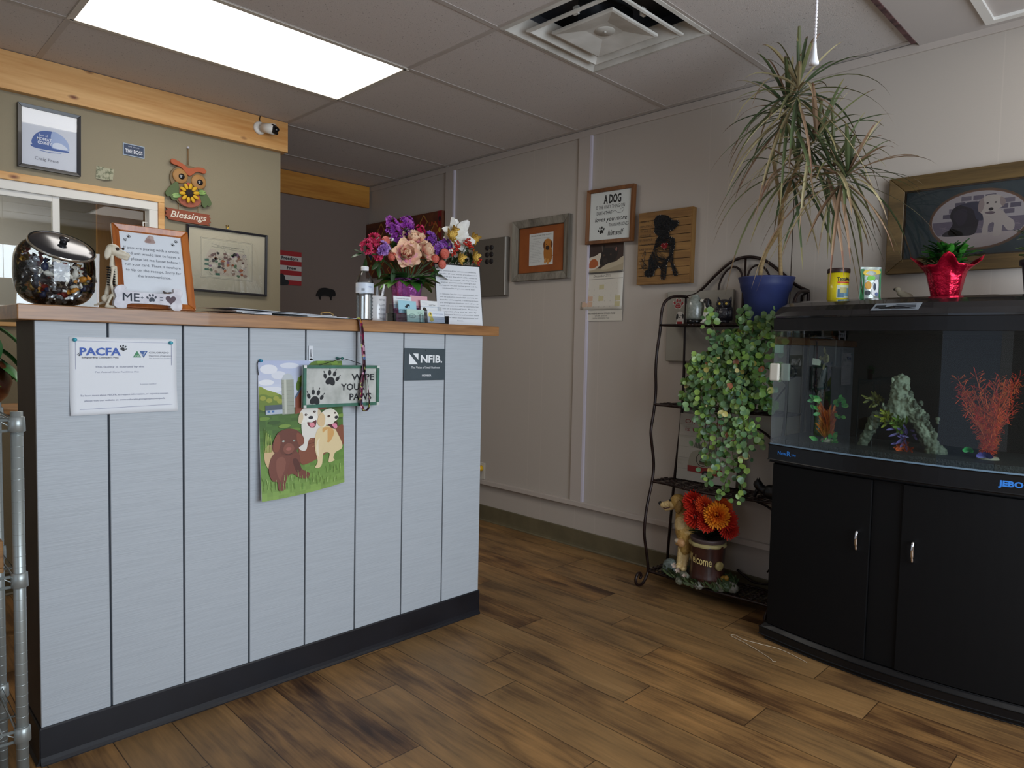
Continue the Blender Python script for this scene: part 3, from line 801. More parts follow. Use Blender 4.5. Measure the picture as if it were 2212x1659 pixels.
# the print follows the hanging cloth
def flp(X, Y):
    u = (X - 75) / 722; v = 1 - (Y - 395) / 1170
    return u, v
class FlagArt(Art):
    def poly(s, pts, col, keep=False):
        if not keep: s.nxt()
        P = [flp(*p[:2]) for p in pts]
        # subdivide long edges so the shape follows the fold, then lay a clipped fan on the cloth
        P = [(min(max(a, 0.004), .996), min(max(b, .003), .997)) for a, b in P]
        q = []
        for i in range(len(P)):
            a, b = P[i], P[(i + 1) % len(P)]
            k = max(1, int(max(abs(a[0] - b[0]), abs(a[1] - b[1])) / .08))
            for j in range(k): q.append((a[0] + (b[0] - a[0]) * j / k, a[1] + (b[1] - a[1]) * j / k))
        P = q
        ar = sum(P[i][0] * P[(i + 1) % len(P)][1] - P[(i + 1) % len(P)][0] * P[i][1] for i in range(len(P)))
        if ar < 0: P = P[::-1]
        vs = []
        for u, v in P:
            x, y, z = fl(u, v); vs.append((x, y + s.y, z))
        s.a.add(vs, [tuple(range(len(vs)))], 0, False, col); return s
A = FlagArt(-.0008, step=.00013)
def gpatch(A, x0, y0, x1, y1, ctop, cbot, nx=10, ny=10, jit=0.0):
    """a soft two colour field laid as small cells of print"""
    A.nxt(); a = C(ctop); b = C(cbot)
    for j in range(ny):
        for i in range(nx):
            k = (j + .5) / ny; g = 1 + R.uniform(-jit, jit)
            c = tuple(min(1, (a[q] * (1 - k) + b[q] * k) * g) for q in range(3)) + (1,)
            xa, xb = x0 + (x1 - x0) * i / nx, x0 + (x1 - x0) * (i + 1) / nx
            ya, yb = y0 + (y1 - y0) * j / ny, y0 + (y1 - y0) * (j + 1) / ny
            u0, v0 = flp(xa, ya); u1, v1 = flp(xb, yb)
            q = [(u0, v1), (u1, v1), (u1, v0), (u0, v0)]
            vs = []
            for u, v in q:
                p = fl(min(max(u, .003), .997), min(max(v, .002), .998)); vs.append((p[0], p[1] + A.y, p[2]))
            A.a.add(vs, [(0, 1, 2, 3)], 0, False, c)
gpatch(A, 75, 395, 797, 800, '#b7c0dd', '#dfe2ea', 6, 12, .02)
gpatch(A, 75, 800, 797, 1100, '#48662e', '#557a33', 14, 10, .18)
gpatch(A, 75, 1100, 797, 1565, '#4f7c30', '#8aa957', 16, 14, .12)
for x, y, rx, ry, c in ((160, 470, 70, 40, '#e9eaf0'), (240, 520, 60, 35, '#e2e4ec'), (140, 580, 60, 25, '#edeef2'), (330, 440, 80, 25, '#dfe2ec'), (180, 640, 90, 25, '#e6e8ee')):
    A.el(x, y, rx, ry, c, keep=(x != 160))
A.blob([(75, 620), (140, 640), (270, 700), (270, 800), (75, 800)], '#8d9c3d', 4)
A.blob([(75, 690), (130, 680), (180, 700), (262, 690), (270, 800), (75, 800)], '#6f8433', 4)
for x, y in ((110, 710), (160, 730), (215, 715), (245, 740)): A.el(x, y, 24, 20, '#a0a343', keep=(x != 110))
A.poly([(262, 560), (280, 520), (312, 505), (345, 520), (362, 560), (362, 855), (262, 855)], '#a3a698'); A.poly([(262, 560), (280, 520), (312, 505), (345, 520), (362, 560)], '#c3c9cc')
for k in range(8): A.line([(264, 590 + k * 32), (360, 590 + k * 32)], 3, '#868a7c', keep=k > 0)
A.poly([(280, 560), (300, 560), (300, 850), (280, 850)], '#c6c8ba')
A.blob([(380, 620), (400, 560), (430, 520), (470, 470), (520, 410), (600, 395), (700, 395), (797, 395), (797, 560), (500, 640), (400, 660)], '#5f7c2c', 4)
for x, y in ((430, 560), (600, 410), (660, 430), (720, 420), (770, 450)): A.el(x, y, 34, 26, '#7d9c3a', keep=(x != 430))
A.poly([(368, 860), (372, 715), (440, 615), (640, 760), (645, 835), (440, 850)], '#8f4a33'); A.poly([(365, 715), (438, 600), (446, 612), (378, 722)], '#5f6f86')
for x in (448, 488, 545, 578): A.rect(x - 9, 792, x + 9, 812, '#e6e6ea', keep=x != 448)
for x in (448, 488, 545, 578): A.rect(x - 5, 795, x + 5, 812, '#33343c', keep=x != 448)
A.rect(125, 770, 262, 845, '#55606c'); A.rect(130, 812, 262, 848, '#b9c2ce')
for x in (152, 186): A.rect(x - 10, 815, x + 10, 832, '#4b74ad', keep=x != 152)
for k in range(9):
    A.el(110 + (k * 83) % 680, 880 + (k * 37) % 130, 50, 16, ('#6f8f3b', '#3d5a28', '#7f9c46')[k % 3], keep=k > 0)
A.blob([(395, 1120), (520, 1075), (700, 1030), (797, 1015), (797, 1190), (640, 1240), (480, 1300), (400, 1290)], '#8a523a', 4)
for k in range(7): A.line([(420 + k * 40, 1110 + (k % 3) * 26), (500 + k * 38, 1095 + (k % 3) * 30)], 6, '#6d3c2a' if k % 2 else '#b07a5c', keep=k > 0)
# back-left pup body and far haunch
A.blob([(110, 1140), (150, 1100), (200, 1140), (200, 1260), (150, 1310), (110, 1240)], '#d9b98c', 5)
# white pup
A.blob([(415, 960), (440, 930), (560, 960), (590, 1000), (540, 1080), (480, 1090), (450, 1180), (410, 1180), (388, 1150), (420, 1100)], '#e8e2d8')
A.blob([(400, 870), (430, 820), (500, 803), (560, 825), (598, 880), (585, 940), (560, 930), (540, 975), (505, 995), (465, 975), (440, 940), (415, 950), (390, 930)], '#efeae0')
A.blob([(400, 865), (425, 850), (432, 900), (410, 950), (390, 925)], '#ddc9a6'); A.blob([(565, 835), (595, 870), (590, 925), (560, 900)], '#ddc9a6', keep=True)
A.el(456, 873, 12, 10, '#4a3023'); A.el(532, 853, 12, 10, '#4a3023', keep=True); A.el(458, 870, 4, 3, '#e8e8e8'); A.el(534, 850, 4, 3, '#e8e8e8', keep=True)
A.blob([(470, 900), (500, 885), (535, 898), (545, 930), (505, 935), (468, 930)], '#f6f2ea')
A.el(498, 902, 22, 15, '#2e2a2e'); A.blob([(465, 940), (505, 945), (545, 930), (535, 985), (505, 993), (480, 978)], '#6b3030'); A.blob([(482, 955), (520, 952), (528, 980), (500, 990)], '#e68f9c')
# tan pup on the right
A.blob([(560, 1010), (620, 990), (700, 1020), (740, 1090), (775, 1180), (770, 1230), (710, 1255), (690, 1300), (700, 1325), (645, 1330), (655, 1250), (600, 1240), (585, 1330), (560, 1360), (522, 1350), (545, 1300), (525, 1180), (530, 1080)], '#e9d3a4')
A.blob([(600, 1010), (680, 1020), (700, 1080), (650, 1150), (610, 1090)], '#dba765'); A.blob([(560, 1100), (590, 1130), (600, 1220), (560, 1270), (535, 1180)], '#f1e4c4', keep=True)
A.blob([(575, 890), (620, 850), (680, 840), (725, 870), (748, 915), (735, 950), (700, 975), (735, 1010), (715, 1034), (670, 1010), (640, 985), (610, 1000), (570, 980), (560, 930)], '#f2ead9')
A.blob([(565, 900), (600, 870), (625, 920), (610, 990), (570, 985), (552, 950)], '#e2c396')
A.el(657, 908, 13, 11, '#4a3023'); A.el(715, 885, 8, 9, '#4a3023', keep=True); A.el(727, 927, 17, 15, '#2e2a2e', keep=True)
A.blob([(648, 985), (690, 985), (725, 965), (738, 1000), (715, 1034), (680, 1020)], '#5a2b2b'); A.blob([(685, 990), (720, 985), (733, 1015), (712, 1032)], '#e78fa8')
# chocolate pup
A.blob([(180, 1180), (230, 1150), (330, 1150), (390, 1220), (400, 1330), (470, 1390), (455, 1430), (380, 1410), (330, 1370), (290, 1380), (265, 1440), (260, 1490), (210, 1490), (200, 1420), (160, 1400), (135, 1320), (150, 1230)], '#7a4638')
A.blob([(200, 1230), (260, 1220), (280, 1330), (240, 1420), (200, 1350)], '#8c5646'); A.blob([(330, 1250), (370, 1250), (400, 1340), (360, 1360)], '#5d332a', keep=True)
A.blob([(185, 1060), (225, 1000), (300, 978), (375, 1000), (425, 1060), (428, 1120), (385, 1150), (350, 1190), (300, 1210), (245, 1190), (220, 1150), (185, 1170), (168, 1120)], '#6f3f31')
A.blob([(190, 1050), (225, 1020), (235, 1090), (215, 1160), (175, 1150)], '#8a4f3b'); A.blob([(375, 1020), (420, 1060), (425, 1120), (390, 1130), (370, 1080)], '#8a4f3b', keep=True)
A.blob([(265, 1120), (300, 1100), (335, 1120), (345, 1160), (300, 1200), (258, 1165)], '#8a5343'); A.el(258, 1080, 10, 8, '#b9c0b4'); A.el(345, 1085, 10, 8, '#9aa094', keep=True)
A.el(300, 1150, 22, 14, '#a8665a'); A.line([(275, 1192), (300, 1198), (325, 1190)], 5, '#3e211b')
for k in range(46):
    x = 90 + (k * 157) % 690; y = 1395 + (k * 61) % 130
    A.line([(x, y), (x + ((k * 7) % 20) - 10, y - 34 - (k % 4) * 8)], 4, ('#7fa24a', '#a8c478', '#5d8638', '#94b560')[k % 4], keep=k > 0)
for k in range(8): A.line([(100 + k * 9, 1160), (108 + k * 6 + k % 3 * 9, 960 + k * 12)], 4, '#9fb55a', keep=k > 0)
A.build(t, PRINT, 'picture')
f = MB(); f.tube(spline([(-.158, -.004, .236), (-.163, -.006, .225), (-.162, -.008, .20), (-.159, -.006, .188)], 5), .0012, 6); f.build('hanging_loop', DK, t)
pin(1.0365, 1.141, FY - .004, '#2f8bb0', 'blue push pin at top left corner of the puppy flag')

# WIPE YOUR PAWS sign
t = thing('hanging_sign', 'green framed sign reading WIPE YOUR PAWS hung over the puppy flag', 'sign', (1.331, FY - .034, 1.050), 0, rx=-.0, ry=.008)
W, H = .312, .150
f = MB(); f.box(-W / 2, -.004, -H / 2, W / 2, .004, H / 2); f.build('backboard', mat('stone print', '#c9cac4', .7, c2='#8f948c', scale=16, lo=.45, hi=.85), t)
f = frame_bars(W, H, .011, .007, y1=-.003); f.build('frame', mat('sage green frame', '#3d7460', .5, c2='#35654f', scale=30), t)
for sx in (-1, 1):
    for sz in (-1, 1):
        f = MB(); f.box(sx * (W / 2 - .011), -.0115, sz * (H / 2 - .010), sx * W / 2, -.0100, sz * H / 2)
        f.build('corner_plate', mat('tin corner', '#c9c9c4', .4, metal=.6), t)
A = Art(-.0046)
A.paw(-.108, -.040, .034, '#17181c', -.12, True); A.paw(-.046, .028, .034, '#17181c', -.22, True)
A.text('WIPE', .087, .020, .034, '#1b1c20', w=.098, bold=.018); A.text('YOUR', .045, -.016, .034, '#1b1c20', w=.102, bold=.018); A.text('PAWS', .078, -.053, .034, '#1b1c20', w=.094, bold=.018)
A.build(t, PRINT, 'paw_prints')
f = MB(); f.tube(spline([(-.09, .002, .075), (-.02, .0, .094), (.0, 0, .099), (.03, 0, .094), (.10, .002, .075)], 6), .0012, 6); f.build('cord', DK, t)
p = pin(1.330, 1.150, FY - .001, '#1f6d63', 'dark green push pin holding the cord of the WIPE YOUR PAWS sign')
for ch in list(bpy.data.objects):
    if ch.parent == p:
        ch.scale = (1, 3.4, 1)
# NFIB plaque
t = thing('member_plaque', 'dark grey plaque reading NFIB on the right end of the counter boards', 'sign', (1.7355, FY - .001, 1.1255), 0, ry=.006)
f = MB(); f.box(-.1045, -.004, -.065, .1045, 0, .065); f.build('plate', mat('charcoal plate', '#39454c', .45, c2='#414d54', scale=8), t, bevel=.001)
A = Art(-.0042)
A.poly([(-.082, .044), (-.082, -.000), (-.038, -.000)], '#f2f4f6'); A.poly([(-.063, .044), (-.036, .044), (-.036, .018)], '#f2f4f6', True)
A.text('NFIB.', .032, .008, .043, '#f4f6f8', w=.112, bold=.03); A.text('The Voice of Small Business', .002, -.017, .0125, '#eef0f2', w=.146, bold=.012); A.text('MEMBER', .008, -.049, .011, '#e8eaec', w=.048, bold=.02)
A.el(-.004 + .004, .058, .002, .002, '#0c0c0e')
A.build(t, PRINT, 'logo')
# adhesive hook
t = thing('adhesive_hook', 'small clear white adhesive hook stuck above the puppy flag', 'hook', (1.225, FY - .001, 1.168))
f = MB(); f.box(-.0085, -.003, -.026, .0085, 0, .026); f.lathe([(.0085, 0), (.0085, .003), (0, .003)], 16, M=rot(PI / 2), o=(0, 0, -.026)); f.build('base', mat('frosted plastic', '#e0e4ea', .3, coat=.4), t, bevel=.001)
f = MB(); f.tube([(0, -.003, .012), (0, -.007, .004), (0, -.010, -.008), (0, -.012, -.014)], .0035, 8); f.build('peg', mat('frosted plastic', '#e0e4ea', .3), t)

# leash draped over the edge
t = thing('lanyard', 'patterned dark red ribbon lanyard draped over the counter edge', 'lanyard', (0, 0, 0))
m, nt, b = newmat('floral ribbon'); tc = nt.nodes.new('ShaderNodeTexCoord'); v = nt.nodes.new('ShaderNodeTexVoronoi'); v.inputs['Scale'].default_value = 95
r = nt.nodes.new('ShaderNodeValToRGB'); r.color_ramp.interpolation = 'CONSTANT'; e = r.color_ramp.elements
e[0].color = C('#3b0d22'); e[1].position = .45; e[1].color = C('#7d1740')
for p, c in ((.6, '#a9b34a'), (.7, '#4e1028'), (.8, '#d6a0b8'), (.88, '#5a7cae'), (.93, '#b8752e')): q = e.new(p); q.color = C(c)
nt.links.new(tc.outputs['Object'], v.inputs['Vector']); nt.links.new(v.outputs['Color'], r.inputs['Fac']); nt.links.new(r.outputs[0], b.inputs['Base Color']); b.inputs['Roughness'].default_value = .45
def ribbon(f, pts, wd, twist=0.0, a0=0.0, th=.0012):
    P = spline(pts, 7); n = len(P); vs = []
    for i, p in enumerate(P):
        a = a0 + twist * i / (n - 1)
        d = Vector((math.cos(a), math.sin(a), 0)) * wd / 2
        vs += [p - d, p + d]
    f.add(vs, [(2 * i, 2 * i + 1, 2 * i + 3, 2 * i + 2) for i in range(n - 1)], 0, True)
f = MB()
ribbon(f, [(1.36, 2.40, 1.3015), (1.39, 2.29, 1.3015), (1.400, 2.24, 1.301), (1.405, 2.216, 1.298), (1.409, 2.207, 1.270), (1.412, 2.200, 1.20), (1.414, 2.196, 1.145), (1.413, 2.195, 1.10), (1.404, 2.194, 1.04), (1.402, 2.192, .985), (1.412, 2.190, .957)], .020, .4, .1)
f.build('strap', m, t, solid=.0014)
f = MB()
ribbon(f, [(1.414, 2.194, 1.13), (1.428, 2.19, 1.06), (1.434, 2.188, .99), (1.428, 2.187, .962), (1.412, 2.190, .955)], .016, .9, .8)
f.build('loop_strap', m, t, solid=.0014)
f = MB(); f.tube(spline([(1.36, 2.40, 1.299), (1.335, 2.36, 1.306), (1.315, 2.33, 1.316), (1.33, 2.30, 1.318), (1.352, 2.31, 1.309), (1.345, 2.36, 1.302)], 5, True), .0022, 6, closed=True)
f.build('ring', mat('brass wire', '#b89a62', .3, metal=.8), t)
# ================================================================ ON THE COUNTERTOP
JAR = pane_mat('jar glass', (.97, .98, .97, 1), extra=.03)
# --- tilted glass candy jar
jc = Vector((.49, 2.43, CT + .0035))
t = thing('candy_jar', 'fat glass candy jar with tilted round grey lid on counter left end', 'jar', jc)
nrm = Vector((-.5 * .2 + .22 * .98, -.5 * .98 - .22 * .2, .84)).normalized()
Qj = nrm.to_track_quat('Z', 'Y').to_matrix()
cj = Vector((0, 0, .102))
f = MB()
def sup(u, v, k=1.0):
    a = 2 * PI * u; b_ = PI * (v - .5) * .9999
    sg = lambda x, p: math.copysign(abs(x) ** p, x)
    cb, sb = sg(math.cos(b_), .62), sg(math.sin(b_), .70)
    return Vector((.104 * k * cb * sg(math.cos(a), .9), .098 * k * cb * sg(math.sin(a), .9), .1015 * k * sb)) + cj
g = MB(); g.grid(lambda u, v: sup(u, v), 40, 28)
keep = [q for q in g.f if not all((Vector(g.v[i]) - cj).dot(nrm) > .082 for i in q)]
f.add(g.v, keep, 0, True)
f.lathe([(.070, .070), (.073, .084), (.078, .090)], 36, M=Qj, o=cj, cap=False)
f.build('glass_body', JAR, t)
f = MB(); f.lathe([(.0, .098), (.060, .097), (.078, .092), (.086, .087), (.087, .082), (.080, .080), (0, .080)], 44, M=Qj, o=cj)
ld = f.build('lid', mat('smoked metal lid', '#5a5a5e', .16, metal=.8), t)
f = MB(); f.lathe([(0, .118), (.010, .117), (.014, .112), (.009, .104), (.010, .097), (0, .097)], 24, M=Qj, o=cj); f.build('lid_knob', mat('smoked metal lid', '#5a5a5e', .16, metal=.8), ld)
f = MB(); f.lathe([(.0855, .0905), (.0885, .0865), (.0855, .0825)], 44, M=Qj, o=cj, cap=False); f.build('lid_rim', mat('bright rim', '#d8d4c8', .15, metal=.9), ld)
def candy(seed, c, metal):
    rr = random.Random(seed); f = MB()
    f.ell((0, 0, 0), (.014, .009, .008), nu=9, nv=7, col=c)
    for s in (-1, 1):
        n = 7
        vs = [(s * .011, 0, 0)]
        for k in range(n):
            a = 2 * PI * k / n; q = .009 * rr.uniform(.6, 1.2)
            vs.append((s * (.020 + .004 * rr.random()), q * math.cos(a), q * math.sin(a)))
        f.add(vs, [(0, 1 + k, 1 + (k + 1) % n) for k in range(n)], col=c)
    for i, p in enumerate(f.v): f.v[i] = tuple(x + rr.uniform(-.0014, .0014) for x in p)
    return f, mat('wrapper ' + c, c, .28 if metal else .5, metal=.7 if metal else 0)
CK = [('#c9ccd0', 1, 'silver'), ('#b89a4e', 1, 'gold'), ('#241a1c', 0, 'dark brown'), ('#1e2a4a', 0, 'navy blue'), ('#3c6b4a', 0, 'green'), ('#8a2a22', 0, 'red'), ('#c9862a', 0, 'orange'), ('#dcd9cf', 0, 'white'), ('#3a3a3e', 1, 'charcoal')]
protos = []
for i, (c, mt_, nm) in enumerate(CK):
    for q in range(1):
        f, mm = candy(i * 7 + q, c, mt_); protos.append((f, mm, nm))
used_c = {}; cnt = 0; rr = random.Random(5); tries = 0
while cnt < 130 and tries < 4000:
    tries += 1
    p = Vector((rr.uniform(-.09, .09), rr.uniform(-.085, .085), rr.uniform(-.09, .055)))
    q = abs(p.x / .090) ** 2.4 + abs(p.y / .084) ** 2.4 + abs(p.z / .088) ** 2.6
    if q > 1 or p.dot(nrm) > .05 or p.z > .03 - p.x * .25: continue
    if q < .25: continue
    k = rr.choice([0, 0, 1, 2, 2, 2, 3, 3, 4, 5, 6, 7, 7, 8, 8])
    f, mm, nm = protos[k]
    if k not in used_c:
        o = f.build('wrapped_candy', mm); used_c[k] = o
        tag(o, nm + ' wrapped candy among those heaped inside the tilted glass jar', 'candy', 'wrapped candies in the glass jar')
    else:
        o = used_c[k].copy(); col.objects.link(o)
    o.location = jc + cj + p
    o.rotation_euler = (rr.uniform(0, 6), rr.uniform(0, 6), rr.uniform(0, 6)); cnt += 1

# --- skeleton dog
t = thing('skeleton_dog', 'small cream skeleton dog figurine sitting between candy jar and brown frame', 'figurine', (.622, 2.335, CT), -.25)
BN = attr_mat('bone resin', .5, bump=.3, bscale=90, vary=.15)
b1 = '#d9cfb9'
B = Blob()
B.ell((-.002, 0, .178), (.020, .017, .018), b1).seg((.008, 0, .172), (.036, -.003, .163), .013, .0085, b1).seg((.012, 0, .160), (.034, -.003, .153), .006, .005, b1)
B.ell((.036, -.003, .168), (.006, .006, .004), '#b9ae98')
B.build('skull', BN, t, .0022)
B = Blob(); B.ell((-.014, -.016, .168), (.010, .005, .021), b1, rot(0, .25, 0)).ell((-.014, .016, .168), (.010, .005, .021), b1, rot(0, .25, 0)); B.build('ears', BN, t, .002)
f = MB(); f.ell((.010, -.0135, .180), (.0055, .004, .005)); f.ell((.025, -.0095, .182), (.004, .004, .004)); f.build('eye_sockets', mat('socket', '#3a2a20', .8), t)
B = Blob(); B.seg((-.004, 0, .165), (-.006, 0, .125), .006, .006, b1).seg((-.006, 0, .125), (-.022, 0, .03), .0055, .007, b1).seg((.004, 0, .125), (.006, 0, .075), .006, .005, b1)
B.build('spine', BN, t, .0022)
f = MB()
for k in range(8):
    z = .122 - k * .0075; w_ = .018 + .004 * math.sin(k / 7 * PI)
    f.tube([(-.008 + .010 * math.cos(a) + .001, w_ * math.sin(a), z - .003 * math.cos(a)) for a in [2 * PI * q / 18 for q in range(18)]], .0021, 5, closed=True)
f.build('ribcage', BN, t)
for s in (-1, 1):
    B = Blob(); B.ell((-.002, s * .023, .121), (.007, .006, .007), b1).seg((-.002, s * .024, .121), (-.008, s * .030, .075), .0045, .004, b1).seg((-.008, s * .030, .075), (.006, s * .028, .010), .0045, .004, b1).ell((.012, s * .028, .006), (.012, .007, .006), b1)
    B.build('front_leg', BN, t, .002)
    B = Blob(); B.ell((-.022, s * .020, .03), (.012, .008, .012), b1).seg((-.022, s * .022, .03), (-.006, s * .034, .040), .005, .005, b1).seg((-.006, s * .034, .040), (-.020, s * .034, .008), .004, .004, b1).ell((-.010, s * .034, .005), (.016, .006, .005), b1)
    B.build('hind_leg', BN, t, .002)
B = Blob(); B.seg((-.024, 0, .02), (-.05, .006, .01), .005, .003, b1); B.build('tail', BN, t, .002)

# --- brown frame with the tip notice
th_ = -math.radians(15.5)
t = thing('tip_notice_frame', 'leaning brown wooden frame holding the credit card tip notice', 'picture frame', (.757, 2.372, CT + .0045), 0, rx=th_)
W, H = .230, .276
f = frame_bars(W, H, .022, .016, lip=.006); fr = f.build('frame', wood('honey frame', '#8f4716', '#c4702c', 'Z', 4, .3, fine=30, coat=.4), t, bevel=.003, loc=(0, 0, H / 2))
f = MB(); f.box(-W / 2 + .018, -.004, -H / 2 + .018, W / 2 - .018, -.002, H / 2 - .018); f.build('sheet', PAPER, t, loc=(0, 0, H / 2))
f = MB(); f.box(-W / 2 + .01, -.001, -H / 2 + .01, W / 2 - .01, .001, H / 2 - .01); f.box(-.02, .0, -H / 2 + .004, .02, .004, H / 4); f.build('backing', mat('black card', '#222', .8), t, loc=(0, 0, H / 2))
A = Art(-.0044, fn=lambda x, z: (x, z + H / 2))
lines = ['If you are paying with a credit', 'card and would like to leave a', 'tip please let me know before I', 'run your card. There is nowhere', 'to tip on the receipt. Sorry for', 'the inconvenience.']
for i, s in enumerate(lines): A.text(s, 0, .060 - i * .0185, .0125, '#5b5f6b', w=.166 if i < 5 else .10)
for x, z in ((-.077, .089), (-.066, .101), (.066, .089), (.077, .101)): A.paw(x, z, .0062, '#16171b', -.4)
A.blob([(-.020, .088), (-.012, .104), (-.004, .112), (.006, .108), (.009, .098), (.012, .088), (-.004, .085)], '#b79b93'); A.el(.003, .105, .006, .006, '#c9b0a6'); A.el(-.008, .094, .008, .006, '#a8877f')
A.blob([(.018, -.098), (.022, -.086), (.020, -.074), (.032, -.078), (.046, -.076), (.056, -.086), (.052, -.096), (.036, -.1)], '#4a3a34'); A.el(.034, -.088, .008, .007, '#a77d5c'); A.el(.052, -.087, .003, .0025, '#111'); A.poly([(.016, -.1), (.03, -.092), (.036, -.102)], '#3d7f8c')
A.build(t, PRINT)
f = MB(); f.box(-W / 2 + .02, -.0062, -H / 2 + .02, W / 2 - .02, -.0055, H / 2 - .02); f.build('glazing', mGlass, t, loc=(0, 0, H / 2))
f = MB(); f.add([(-.02, .006, .19), (.02, .006, .19), (.03, .075, .0215), (-.03, .075, .0215)], [(0, 1, 2, 3)]); f.build('easel_strut', mat('black card', '#222', .8), t, solid=.002)

# --- bone shaped block
def bone_pts(w, h):
    P = [(-w * .30, h * .26), (w * .30, h * .24), (w * .36, h * .46), (w * .45, h * .47), (w * .5, h * .30), (w * .465, h * .06), (w * .49, -h * .22), (w * .47, -h * .44), (w * .38, -h * .5), (w * .31, -h * .36), (w * .26, -h * .26), (-w * .26, -h * .26), (-w * .33, -h * .46), (-w * .43, -h * .5), (-w * .5, -h * .34), (-w * .48, -h * .08), (-w * .465, 0), (-w * .49, h * .24), (-w * .45, h * .44), (-w * .37, h * .5), (-w * .32, h * .40)]
    return [(p.x, p.z) for p in spline([(a, 0, b) for a, b in P], 4, True)]
t = thing('bone_sign', 'white bone shaped block reading ME plus paw equals heart on counter', 'sign', (.708, 2.300, CT + .0365), .02)
f = MB(); f.prism(bone_pts(.198, .072), -.009, .009); f.build('block', mat('white wood block', '#e3e2e8', .5, c2='#cbc8d0', scale=40), t, bevel=.0015)
A = Art(-.0093)
A.text('ME', -.052, -.012, .036, '#3a4150', w=.046); A.text('ME', -.0512, -.012, .036, '#3a4150', w=.046); A.text('+', -.021, -.005, .016, '#4a5160', bold=.02); A.paw(.006, .001, .0155, '#333a47', .1)
A.rect(.030, .0025, .039, .0055, '#4a5160'); A.rect(.030, -.0055, .039, -.0025, '#4a5160', True); A.heart(.062, -.001, .0155, '#503b46')
A.build(t, PRINT, 'paw_and_heart')

# --- folders and papers
t = thing('file_folder', 'white folder lying half open on the counter, topmost of the papers', 'folder', (1.14, 2.40, CT + .009), .05)
f = MB(); f.add([(-.20, -.12, .012), (.21, -.12, .001), (.21, .12, .003), (-.20, .12, .016)], [(0, 1, 2, 3)]); f.add([(-.19, -.12, .004), (.21, -.12, -.001), (.21, .12, 0), (-.19, .12, .004)], [(0, 1, 2, 3)]); f.build('cover', mat('white folder', '#dfe0e4', .5), t, solid=.001)
f = MB(); f.box(-.17, -.11, -.0005, .20, .11, .0025); f.build('sheets', PAPER, t, loc=(0, .004, .0012))
t = thing('clipboard', 'thin black clipboard under the white folder on the counter', 'clipboard', (1.24, 2.362, CT))
f = MB(); f.box(-.225, -.125, 0, .225, .125, .003); f.build('board', mat('black board', '#1d1e22', .4), t, bevel=.001)
f = MB(); f.box(-.05, .09, .003, .05, .12, .006); f.tube([(-.03, .10, .006), (.03, .10, .006)], .0035, 8); f.build('clip', mat('steel clip', '#b8babd', .3, metal=.9), t)
for i, (x, y, z, w_, d, lab) in enumerate(((1.335, 2.345, .0032, .25, .17, 'loose white paper sheets on the clipboard right beside the lanyard'), (1.03, 2.30, .0032, .10, .12, 'white paper slip at the left edge of the black clipboard'))):
    t = thing('paper_sheets', lab, 'paper', (x, y, CT + z), .06 * (1 - 2 * i))
    f = MB(); f.box(-w_ / 2, -d / 2, 0, w_ / 2, d / 2, .0028); f.build('sheets', PAPER, t)

# --- water bottle
t = thing('water_bottle', 'clear plastic water bottle with blue label standing near counter front', 'bottle', (1.522, 2.362, CT))
prof = [(.0, .003), (.026, .001), (.032, .006)]
for k in range(7):
    z = .010 + k * .0135; prof += [(.0335, z), (.0305, z + .0067)]
prof += [(.0340, .108), (.0345, .112), (.0345, .148), (.0340, .152), (.0325, .162), (.026, .178), (.0175, .192), (.0135, .199), (.0135, .203)]
f = MB(); f.lathe(prof, 36, cap=False, ripple=(.012, 5)); f.build('body', pane_mat('clear plastic', (.97, .98, .99, 1), ior=1.4, extra=.07, rough=.12), t)
m = pane_mat('bottle water', (.96, .98, .98, 1), ior=1.2, extra=.08, rough=.2)
f = MB(); pw = [(0, .004), (.030, .006)] + [(r_ - .002, z_) for r_, z_ in prof[3:21] if z_ < .158] + [(.0, .156)]
f.lathe(pw, 30, cap=False); f.build('water', m, t)
f = MB(); f.lathe([(.0350, .110), (.0350, .150)], 40, cap=False); f.build('label', mat('blue label', '#c6d6ea', .4, c2='#e8eef6', scale=30), t)
f = MB()
def wrap(f, s, r, z, size, a0, c, w=None, bold=0.0):
    vs, fs = textgeo(s, bold)
    x0 = min(p[0] for p in vs); x1 = max(p[0] for p in vs); k = size if w is None else w / (x1 - x0)
    P = []
    for p in vs:
        a = a0 + (p[0] - (x0 + x1) / 2) * k / r
        P.append((r * math.sin(a), -r * math.cos(a), z + p[1] * size))
    f.add(P, fs, 0, False, c)
wrap(f, 'water', .0354, .132, .009, .15, '#2f5fae'); wrap(f, 'IIIIIIII', .0354, .118, .014, -.75, '#2a2e38', w=.012)
f.build('lettering', PRINT, t)
f = MB(); f.lathe([(.0145, .199), (.0150, .201), (.0150, .2135), (.0135, .2155), (0, .2155)], 30, ripple=(.02, 30)); f.build('cap', mat('white cap', '#eeeef0', .4), t)

# --- mug of pens
mc = (1.612, 2.416, CT)
t = thing('mug', 'white mug printed LOVE KISSES WAGGING holding pens beside the bottle', 'mug', mc)
f = MB(); f.lathe([(0, .002), (.036, .0), (.0405, .004), (.0415, .012), (.0415, .104), (.0405, .107), (.0385, .105), (.0380, .012), (0, .008)], 40, cap=False); f.build('body', mat('mug glaze', '#d9d8d8', .2, coat=.4), t)
f = MB(); f.tube(spline([(.0, .039, .088), (.0, .062, .084), (.0, .068, .058), (.0, .060, .032), (.0, .039, .026)], 6), .0055, 8); f.build('handle', mat('mug glaze', '#d9d8d8', .2), t)
f = MB()
for i, (s, w_) in enumerate((('WET NOSES', .034), ('LOVE', .030), ('KISSES', .034), ('WAGGING', .040), ('TAILS', .030))): wrap(f, s, .0420, .086 - i * .0190, .0115, .12, '#7d7f86', w=w_)
f.build('lettering', PRINT, t)
